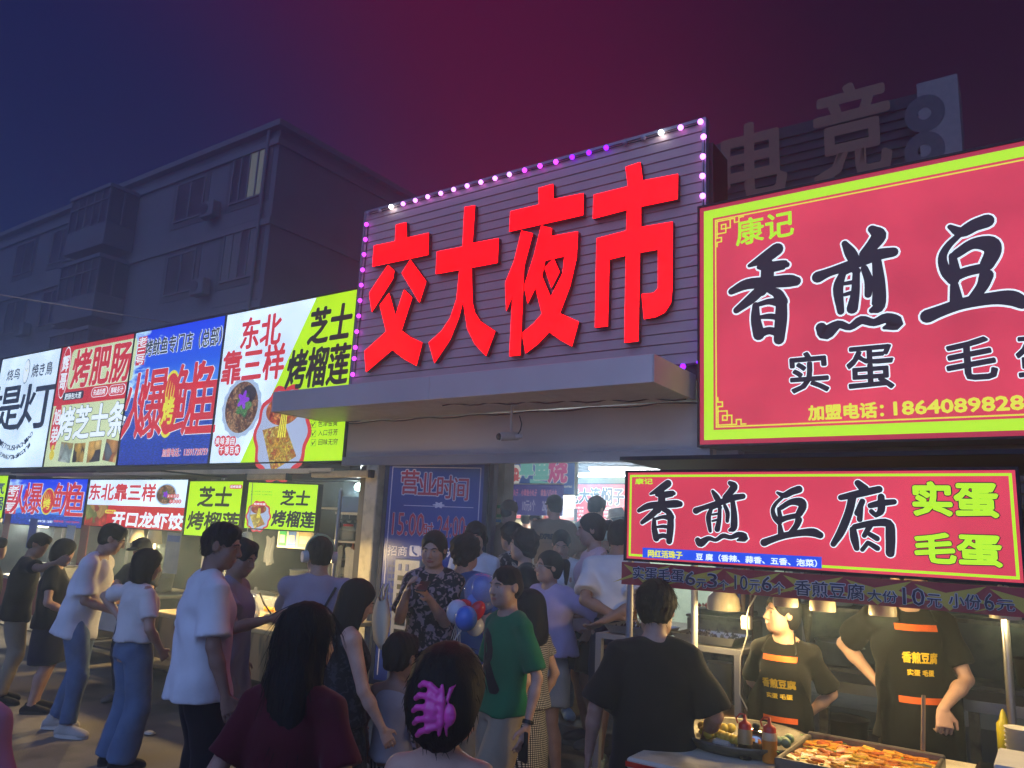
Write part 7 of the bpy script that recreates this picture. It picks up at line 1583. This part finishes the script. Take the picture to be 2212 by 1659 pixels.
P['claw'] = pa('woman with pinned up dark hair, a big pink claw clip and bare pink lit shoulders', 966, 1508, 2.28, face=24, sex='f', hair='updo', hairvol=1.12, hs=1.1, strands=260, top=('tank', PINKS), bottom=('trousers', NAVY), skin=0, vox=.0075, fine=.0045, head=(2, 4, 0))
P['floral'] = pa('woman in a dark floral dress facing us with a cream tote bag on her arm', 937, 1187, 5.6, face=208, sex='f', floor=.0, hair='pony', hairlen=.0, head=(10, -6, 0), top=('tee', FLOR), bottom=('skirt', FLOR), hem=.5, bhem=.14, flare=1.35, loose=.026, sleeve=.85, skin=1, hpx={1: (880, 1276, 5.35), 0: (926, 1292, 5.3)}, hint=((-.4, -.8, -1), (.4, -.8, -1)), finehand=True, fine=.005, build=1.0, belly=.01)
P['fringe'] = pa('woman with a fringe and white shirt looking over the blue shirted person', 1027, 1160, 6.7, floor=.1, face=208, sex='f', hair='bang', hairlen=.05, head=(6, 0, 0), top=('tee', WHT), bottom=('trousers', NAVY), skin=0, fine=.0055)
P['blue'] = pa('broad person with wavy black hair in a blue tee, back to us at the entrance', 1008, 1195, 5.9, face=15, floor=.0, sex='f', build=1.18, belly=.03, hair='curly', hairvol=1.12, head=(0, -20, 0), top=('tee', ROYAL), bottom=('trousers', C_('pale_skirt', '9a948e')), skin=1, sleeve=.8)
P['green'] = pa('man in a green t-shirt with a large dark printed letter, walking towards us', 1092, 1268, 4.3, face=160, head=(0, 4, 0), top=('tee', GREEN), bottom=('shorts', KHAKI), bhem=.27, flare=1.2, hem=.50, build=.84, loose=.022, sleeve=.88, skin=1, hands=((-.26, .02, .49), (.27, .06, .50)), feet=((-.1, .15), (.1, -.12)), fine=.0045, finehand=True, vox=.008, shoes=SH_D, hair='buzz')
P['lav'] = pa('woman with glasses in an oversized lavender tee and denim skirt, hand on hip', 1184, 1225, 5.85, face=168, sex='f', hair='pony', hairlen=.02, head=(-4, -20, 0), top=('tee', LAV), bottom=('skirt', JEAN2), hem=.54, bhem=.33, flare=1.12, loose=.07, sleeve=1.05, skin=1, shoes=CROC, hpx={0: (1230, 1330, 5.75)}, hint=((-1, -.5, 0), (.5, -1, 0)), finehand=True, fine=.005, feet=((-.17, .05), (.15, .02)), waist=.58)
P['girl'] = pa('long haired girl in a gingham dress, half behind the green shirt man', 1140, 1318, 5.0, face=95, sex='f', hair='long', hairlen=.22, head=(10, 10, 0), top=('tee', CHECK), bottom=('skirt', CHECK), hem=.5, bhem=.13, flare=1.25, skin=0, sleeve=.5)
P['phonew'] = pa('woman in a black and white blotchy blouse raising a phone', 1103, 1160, 7.0, floor=.17, face=95, sex='f', hair='curly', head=(5, 0, 0), top=('tee', CAMO), bottom=('trousers', NAVY), skin=1, hands=((-.1, .35, .68), (.08, .36, .68)), finehand=True, loose=.035)
P['curl'] = pa('person with short wavy brown hair in a black tee, profile to the left', 1128, 1178, 6.3, floor=.05, face=125, sex='f', build=1.1, hair='curly', hairvol=1.0, haircol=('hair_brown', '1e1512'), top=('tee', BLK), bottom=('trousers', BLK), skin=1, fine=.0055)
P['grey'] = pa('woman with tied back hair in a white tee looking down at the entrance', 1212, 1175, 7.1, floor=.17, face=210, sex='f', hair='bun', head=(22, 0, 0), top=('tee', WHT), bottom=('trousers', JEAN), skin=1, fine=.0055, build=1.05, shoes=CROCB)
P['expr'] = pa('tall man in a black cap and tan tee with a printed word on his back', 1197, 1095, 8.3, floor=.5, face=25, head=(5, 25, 0), top=('tee', TAN), bottom=('trousers', C_('trousers_brown', '3a322c')), skin=1, sleeve=.95, loose=.04, hands=((-.2, .22, .6), (.22, .22, .6)), finehand=True)
P['pony'] = pa('woman with a high ponytail in a pale pink tee with a black strap, looking left', 1276, 1145, 6.3, floor=.17, face=138, sex='f', hair='pony', hairlen=.16, haircol=('hair_brown', '1e1512'), head=(4, -18, 0), top=('tee', PINKW), bottom=('shorts', NAVY), bhem=.3, skin=1, fine=.005, build=1.02, sleeve=.85, hands=((-.24, .1, .5), (.2, .1, .5)))
P['crop'] = pa('man in a short white tee showing his lower back, arms folded behind him', 1340, 1160, 5.7, floor=.17, face=15, head=(6, -15, 0), top=('tee', WHT2), bottom=('shorts', NAVY), hem=.62, bhem=.27, waist=.585, skin=2, sleeve=.8, hands=((.05, -.19, .60), (-.05, -.21, .58)), hint=((-1, -.3, 0), (1, -.3, 0)), finehand=True, shoes=CROCG, loose=.036, build=1.05, hair='buzz')
pa('man with short dark hair in the lit octopus stall, back half turned', 1137, 1122, 10.6, floor=.5, face=20, top=('tee', WHT), bottom=('trousers', NAVY), skin=1)
P['vendo'] = pa('short haired person with a white shirt and striped collar in the bright stall', 1157, 1124, 10.2, floor=.5, face=205, sex='f', hair='short', hairvol=1.1, head=(12, 0, 0), top=('tee', WHT), bottom=('trousers', NAVY), skin=0, fine=.007)
pa('person with dark hair and a mint white tee in front of the red jelly sign', 1289, 1098, 8.8, floor=.5, face=-10, hair='flat', hairvol=1.08, top=('tee', TEALW), bottom=('trousers', NAVY), skin=1, loose=.045, head=(15, 0, 0))
P['hat'] = pa('woman in a pale bucket hat deep in the hall under the red sign', 1331, 1120, 9.8, floor=.5, face=110, sex='f', hair='bob', hairlen=.12, top=('tee', FLOR), bottom=('skirt', NAVY), bhem=.3, skin=1, head=(10, 0, 0))
P['cap'] = pa('person in a brown knitted cap behind the inner pillar', 1101, 1105, 8.6, floor=.5, face=-20, top=('tee', TAN), bottom=('trousers', NAVY), skin=1)
P['black'] = pa('stocky man in a black t-shirt, back to us, at the tofu counter', 1417, 1318, 3.65, face=25, build=1.0, hs=1.1, strands=300, belly=.02, head=(12, -8, 0), top=('tee', BLK), bottom=('trousers', NAVY), skin=1, vox=.0085, sleeve=.95, loose=.036, hem=.42, hands=((-.32, .02, .5), (.26, .16, .55)), finehand=True, hairvol=1.1, hair='flat')
P['vw'] = pa('woman tofu vendor in a black lettered apron, hands behind her back, looking left', 1688, 1326, 4.2, face=182, sex='f', build=.92, hair='pony', hairlen=.0, head=(-6, -48, 0), top=('tee', C_('vendor_black', '181614')), bottom=('trousers', BLK), hem=.45, skin=0, fine=.0045, hands=((-.06, -.2, .55), (.06, -.22, .56)), hint=((-1, -.2, 0), (1, -.2, 0)), sleeve=.85, vox=.009, loose=.022)
P['vm'] = pa('man tofu vendor in a black apron with orange bands, face hidden behind the price strip', 1966, 1250, 4.1, face=207, build=.94, head=(20, 0, 0), top=('tee', C_('vendor_black', '181614')), bottom=('trousers', BLK), hem=.45, skin=0, hpx={0: (2037, 1530, 3.8), 1: (1896, 1475, 4.15)}, hint=((-1, -.6, .1), (.6, -1, 0)), sleeve=.78, vox=.0085, fine=.0045, finehand=True, loose=.022, palm=((0, -1, -.1), None), curl=(.75, .4), handdir=((0.05, .25, -1), None))
P['edge'] = pa('person in a pink top, only a shoulder showing in the bottom left corner', -232, 1325, 1.5, face=58, sex='f', hair='bun', top=('tee', C_('pink_lavender_top', 'b894b0')), bottom=('trousers', NAVY), skin=1, vox=.009, sleeve=.8, build=1.1)
# ---- accessories
def glasses(P_, label):
    hd, hs = P_['hd'], P_['hs']; m = MB()
    for sg in (-1, 1):
        m.tube([tuple(hd(sg*.032+.021*math.cos(a), .108, .0+.019*math.sin(a))) for a in np.linspace(0, 2*math.pi, 15)], .0016, 5)
        m.tube([tuple(hd(sg*.053, .107, .006)), tuple(hd(sg*.078, .06, .008)), tuple(hd(sg*.083, -.01, .01))], .0016, 5)
    m.tube([tuple(hd(-.011, .11, .004)), tuple(hd(.011, .11, .004))], .0016, 5)
    o = m.build('glasses', M_steel); o.parent = None; o.matrix_world = P_mat(P_); return tag(o, label, 'glasses')
def P_mat(P_): r = P_['root']; return Matrix.Translation(r.location) @ Matrix.Rotation(r.rotation_euler.z, 4, 'Z')
def worn(P_, name, m, mat, label, cat): o = m.build(name, mat); o.matrix_world = P_mat(P_); return tag(o, label, cat)
glasses(P['lean'], 'thin glasses worn by the smiling man leaning over the cart'); glasses(P['lav'], 'round wire glasses worn by the woman in the lavender tee')
# headphones
P_ = P['phones']; hd = P_['hd']; t = thing('headphones', 'pale over-ear headphones worn by the man at the durian counter', 'headphones', P_['root'].location, P_['root'].rotation_euler.z)
m = MB(); m.tube([tuple(hd(.098*math.sin(a), -.012, .02+.118*math.cos(a))) for a in np.linspace(-1.5, 1.5, 15)], .009, 8); m.build('band', pbr('headband_green', '9ab08c', rough=.4), t)
for sg in (-1, 1): m = MB(); m.cyl(tuple(hd(sg*.082, -.01, -.01)), tuple(hd(sg*.118, -.014, -.012)), .042, .036, n=20); m.build('ear_cup', pbr('earcup_pale', 'b4b8bc', rough=.4), t)
def strap(P_, a, b, side, label, w=.014, name='strap', mat=None, parent=True):
    objs = kids(P_, 't_shirt', 'tank_top', 'body'); tr = bvh(objs); m = MB(); n = 14; V = []; F = []
    for i in range(n+1):
        u = i/n; x = a[0]+(b[0]-a[0])*u; z = a[1]+(b[1]-a[1])*u; d = unit(((b[0]-a[0]), (b[1]-a[1]))); nx, nz = -d[1]*w, d[0]*w
        h = tr.ray_cast(Vector((x, side*1, z)), Vector((0, -side, 0))); y = (h[0].y if h[0] is not None else side*.1)+side*.006
        V += [(x+nx, y, z+nz), (x-nx, y, z-nz), (x-nx, y+side*.006, z-nz), (x+nx, y+side*.006, z+nz)]
    for i in range(n):
        for k in range(4): F.append((4*i+k, 4*i+(k+1) % 4, 4*i+4+(k+1) % 4, 4*i+4+k))
    m.add(V, F); o = m.build(name, mat or M_black); o.matrix_world = P_mat(P_); return tag(o, label, 'strap')
H = P['phones']['H']; strap(P['phones'], (.13*1, .80*H), (-.1, .5*H), -1, 'thin dark crossbody strap over the back of the headphone man', w=.008)
H = P['pony']['H']; strap(P['pony'], (-.07, .83*H), (-.12, .6*H), -1, 'black strap over the shoulder of the pale pink tee woman', w=.016)
# tote bag on the floral woman
P_ = P['floral']; hnd = world_pt(P_, P_['hand'](1, .02)); t = thing('tote_bag', 'cream canvas tote bag hanging from the wrist of the floral dress woman', 'tote bag', (hnd[0]-.09, hnd[1]-.15, hnd[2]-.37), math.radians(-35))
V = []; F = []; n = 12; k = 7
for j in range(k+1):
    v = j/k; ww_ = .06+.13*math.sin(min(1, (1-v)*1.25)*math.pi/2); dd = .02+.035*math.sin(math.pi*min(1, (1-v)*.9+.1))
    for i in range(n): a_ = 2*math.pi*i/n; V.append((ww_*math.cos(a_), dd*math.sin(a_), 0.30*v+.015*math.sin(a_*2)))
for j in range(k):
    for i in range(n): F.append((j*n+i, j*n+(i+1) % n, (j+1)*n+(i+1) % n, (j+1)*n+i))
F.append(tuple(range(n))[::-1]); link(bpy.data.objects.new('bag_body', mesh_from('bag_body', V, F, [C_('canvas_cream', 'bcb298')], smooth=True)), t)
for sg in (-.015, .015): m = MB(); m.tube([(-.05, sg, .29), (.0, sg, .36), (.07, sg, .40), (.06, sg, .36), (.05, sg, .29)], .006, 6); m.build('handle', C_('canvas_cream', 'bcb298'), t)
def phone(P_, i, label, f=.09, tilt=.6, screen=False, up=.02):
    p = world_pt(P_, P_['hand'](i, f)); t = thing('phone', label, 'phone', (p[0], p[1], p[2]+up), P_['root'].rotation_euler.z); t.rotation_euler[0] = tilt
    m = MB(); m.bbox((-.037, -.005, -.07), (.037, .004, .08), .004); m.build('case', M_black, t)
    m = MB(); m.box((-.033, -.0065, -.065), (.033, -.0055, .075)); m.build('screen', emit('phone_screen', 'a8c0e8', 1.2) if screen else M_dark, t)
phone(P['phonew'], 0, 'grey phone held up by the woman in the blotchy blouse'); phone(P['floral'], 0, 'dark phone in the hand of the floral dress woman', tilt=1.2); phone(P['green'], 0, 'black phone held low by the green shirt man', tilt=0, up=-.02)
# claw clip
P_ = P['claw']; hd = P_['hd']; hs = P_['hs']; mp = pbr('claw_pink', 'e84aa8', rough=.3, coat=.4); t = thing('claw_clip', 'large glossy pink claw clip in the pinned up hair', 'hair clip', P_['root'].location, P_['root'].rotation_euler.z)
tr = bvh(kids(P_, 'hair'))
def onhair(x, z, off=.008):
    p = hd(x, -.3, z); q = P_['Hd'] @ np.array([0, 1, 0]); h = tr.ray_cast(Vector(p), Vector(q)); b_ = h[0] if h[0] is not None else Vector(hd(x, -.12, z)); return tuple(np.array(b_)-q*off)
cen = np.array(onhair(0, 0)); Fc = Field(cen-.13, cen+.13, .0045)
def chain(pts, rs, k=.006):
    for p_, q_, r1, r2 in zip(pts, pts[1:], rs, rs[1:]): Fc.cone(p_, q_, r1, r2, k=k)
chain([onhair(.014, .052, .01), onhair(.018, .02, .016), onhair(.018, -.03, .016), onhair(.014, -.058, .01)], [.006, .0095, .0095, .006])
chain([onhair(.0, .035, .012), onhair(-.004, -.005, .014), onhair(.0, -.042, .012)], [.009, .012, .009])
chain([onhair(-.012, .046, .015), onhair(-.016, .0, .017), onhair(-.012, -.05, .015)], [.009, .0105, .009])
for k in range(5):
    z = .052-.026*k; e = .014*math.sin(k/4*math.pi)
    chain([onhair(.005, z*.75, .015), onhair(-.014, z*.95+.004, .019), onhair(-.032-e*.8, z*1.06, .013), onhair(-.043-e*.8, z*1.1-.010, .004)], [.0095, .0088, .0085, .0078], k=.004)
mj = link(bpy.data.objects.new('jaw', Fc.mesh('jaw', [mp])), t)
Fc = Field(cen-.13, cen+.13, .0045); Fc.ell(onhair(.036, -.012, .01), (.02, .014, .03), k=.0); chain([onhair(.03, .022, .012), onhair(.036, .045, .014), onhair(.045, .055, .01)], [.006, .006, .003]); chain([onhair(.03, -.04, .012), onhair(.032, -.062, .008)], [.006, .003])
for z in (.004, -.012, -.028): Fc.cone(onhair(.02, z, .03), onhair(.06, z, .026), .0022, k=.002, op='sub')
link(bpy.data.objects.new('grip', Fc.mesh('grip', [mp])), t)
m = MB(); m.cyl(onhair(.024, .03, .014), onhair(.024, -.035, .014), .0045); m.build('spring', M_steel, t)
# printed words and letters
P_ = P['green']; s_ = P_['H']; sh = kids(P_, 't_shirt'); ink = C_('print_dark', '1c1418')
cloth_letter(P_, sh, 'R', (-.06, .58*s_, .085, .765*s_), ink, 1, bold=.09)
P_ = P['expr']; s_ = P_['H']; sh = kids(P_, 't_shirt'); cloth_letter(P_, sh, 'EXPRESSION', (-.13, .715*s_, .14, .745*s_), ink, -1, bold=.12)
cloth_letter(P_, sh, '………………', (-.1, .69*s_, .13, .694*s_), ink, -1, bold=.0)
yl = pbr('apron_lettering_yellow', 'd8b820', rough=.5); orb = pbr('apron_band_orange', 'e0641a', rough=.6); apr = C_('apron_black', '151412')
for key, x0 in (('vw', 0), ('vm', 0)):
    P_ = P[key]; s_ = P_['H']; base = kids(P_, 't_shirt', 'trousers')
    zs = np.linspace(.36*s_, .80*s_, 24); wf = lambda z, s_=s_: (.105+.075*min(1, max(0, (.72*s_-z)/(.1*s_))))*P_['s']*1.05
    ap = grid_patch(P_, 'apron', base, zs, wf, 1, apr, off=.012)
    for zz in (.775, .575): o = grid_patch(P_, 'apron_band', [ap], np.linspace((zz-.012)*s_, (zz+.006)*s_, 3), lambda z: .1*P_['s'], 1, orb, off=.004)
    cloth_letter(P_, [ap], '香煎豆腐', (-.085, .675*s_, .085, .705*s_), yl, 1, bold=.04, off=.003); cloth_letter(P_, [ap], '实蛋 毛蛋', (-.065, .64*s_, .065, .657*s_), yl, 1, bold=.04, off=.003)
    for sg in (-1, 1): m = MB(); m.tube([(sg*.09, P_['tor'](0, .13, .2)[1], .79*s_), (sg*.07, .06, .84*s_), (sg*.05, -.03, .855*s_)], .005, 6); o = m.build('apron_string', apr, P_['root'])
# hats
def hat(P_, kind, label, mat):
    hd, Hd, hs = P_['hd'], P_['Hd'], P_['hs']; F_ = Field(P_['hc']-.24, P_['hc']+.24, .009)
    if kind == 'cap': F_.ell(hd(0, -.01, .045), np.array([.088, .108, .088])*hs, Hd, k=0); F_.ell(hd(0, .0, -.06), np.array([.15, .16, .085])*hs, Hd, k=.004, op='sub'); F_.ell(hd(0, .125, .045), np.array([.07, .07, .012])*hs, Hd, k=.01)
    elif kind == 'beanie': F_.ell(hd(0, -.01, .04), np.array([.092, .11, .1])*hs, Hd, k=0); F_.ell(hd(0, .0, -.09), np.array([.15, .16, .09])*hs, Hd, k=.004, op='sub')
    else: F_.loft(hd(0, -.01, .01), hd(0, -.01, .135), Hd[:, 0], [(0, .15, .155, 0), (.25, .11, .12, 0), (.5, .09, .108, 0), (1, .075, .09, 0)], k=0)
    o = link(bpy.data.objects.new('hat', F_.mesh('hat', [mat]))); o.matrix_world = P_mat(P_); tag(o, label, 'hat')
hat(P['expr'], 'cap', 'black baseball cap on the tall man in the tan tee', BLK); hat(P['hat'], 'bucket', 'pale bucket hat on the woman deep in the hall', C_('hat_beige', 'a8988c')); hat(P['cap'], 'beanie', 'brown knitted cap beside the inner pillar', C_('hat_brown', '5a4a3c'))
hat(P['vend1'], 'cap', 'dark cap on the squid vendor behind the lamps', BLK)
# watch and ring
P_ = P['green']; w_ = P_['arms'][0][2]; e_ = P_['arms'][0][1]; d_ = unit(w_-e_); m = MB(); m.cyl(tuple(w_-d_*.03), tuple(w_-d_*.01), .030, n=14); worn(P_, 'watch', m, M_black, 'black wrist watch on the green shirt man', 'watch')
P_ = P['vm']; w_ = world_pt(P_, P_['hand'](0, .1)); m = MB()
# paper cup held out over the squid cart
P_ = P['vend1']; w_ = world_pt(P_, P_['hand'](0, .12)); t = thing('paper_cup', 'yellow lit paper cup held out over the squid cart', 'cup', (w_[0], w_[1]-.03, w_[2]-.02)); t.rotation_euler = (.9, .2, 0); m = MB(); m.lathe((0, 0, 0), [(.001, -.05), (.032, -.05), (.042, .05), (.039, .05), (.03, -.04), (.001, -.04)], 16); m.build('cup', pbr('cup_yellow', 'd8a838', rough=.5), t)
# balloons
bp_ = PX(1008, 1330, d=4.6); t = thing('balloon_bouquet', 'bunch of white, red and blue balloons round a clear bubble balloon on a white stick', 'balloons', tuple(bp_))
def ball(c, r, mat, nm='balloon', sq=1.1):
    m = MB(); n = 14; m.lathe((0, 0, 0), [(.001, -r*sq)]+[(r*math.sin(a), -r*sq*math.cos(a)) for a in np.linspace(.2, 2.95, 12)]+[(.001, r*sq)], 20); o = m.build(nm, mat, t); o.location = tuple(c); return o
def bw(px, py, dd=4.6): return PX(px, py, d=dd)-bp_
mw_b = pbr('balloon_white', 'b4b8c8', rough=.2, var=.02); mb_b = pbr('balloon_blue', '3f6cc0', rough=.2, var=.03); mr_b = pbr('balloon_red', 'b01c30', rough=.2, var=.03); md_b = pbr('balloon_deep_blue', '1c3a90', rough=.15)
ball(bw(988, 1322), .066, mw_b); ball(bw(1007, 1336, 4.5), .066, mb_b); ball(bw(1026, 1352, 4.6), .055, mw_b); ball(bw(1003, 1304, 4.65), .045, mr_b, sq=.6); ball(bw(1030, 1320, 4.55), .045, mr_b, sq=1.5).rotation_euler = (0, .6, 0); ball(bw(1024, 1302, 4.75), .05, mb_b); ball(bw(1045, 1305, 4.8), .06, md_b)
gb = glass('bubble_clear', 'a8b8f0', .03, .28); ball(bw(1042, 1278, 4.7), .115, gb, 'bubble_balloon', 1.0); ball(bw(1046, 1272, 4.75), .08, md_b)
m = MB(); m.tube([tuple(bw(1003, 1350, 4.5)), tuple(bw(975, 1395, 4.45)), tuple(bw(958, 1428, 4.4))], .005, 6); m.build('stick', M_white, t)
for k in range(5): m = MB(); q = bw(985+k*2, 1345, 4.55); m.tube([tuple(q), tuple(q+np.array([.01*k-.03, 0, -.1])), tuple(q+np.array([-.02+.012*k, .01, -.2-.02*k]))], .002, 4); m.build('ribbon', M_white, t)
for r in PLOG: print('P', r)
print('TRIS', sum(len(o.data.polygons) for o in scene.objects if o.type == 'MESH')*2)
def haze():
    m = bpy.data.materials.new('haze'); m.use_nodes = True; n = m.node_tree.nodes; l = m.node_tree.links; n.clear()
    o = n.new('ShaderNodeOutputMaterial'); v = n.new('ShaderNodeVolumePrincipled'); v.inputs['Density'].default_value = HAZE_DENSITY; v.inputs['Color'].default_value = (.55, .76, 1.0, 1); v.inputs['Anisotropy'].default_value = 0.7
    l.new(v.outputs[0], o.inputs['Volume'])
    b = MB(); b.box((-88, -10, -1), (45, 60, 16.6)); h = b.build('haze', m); stuff(h)
haze()
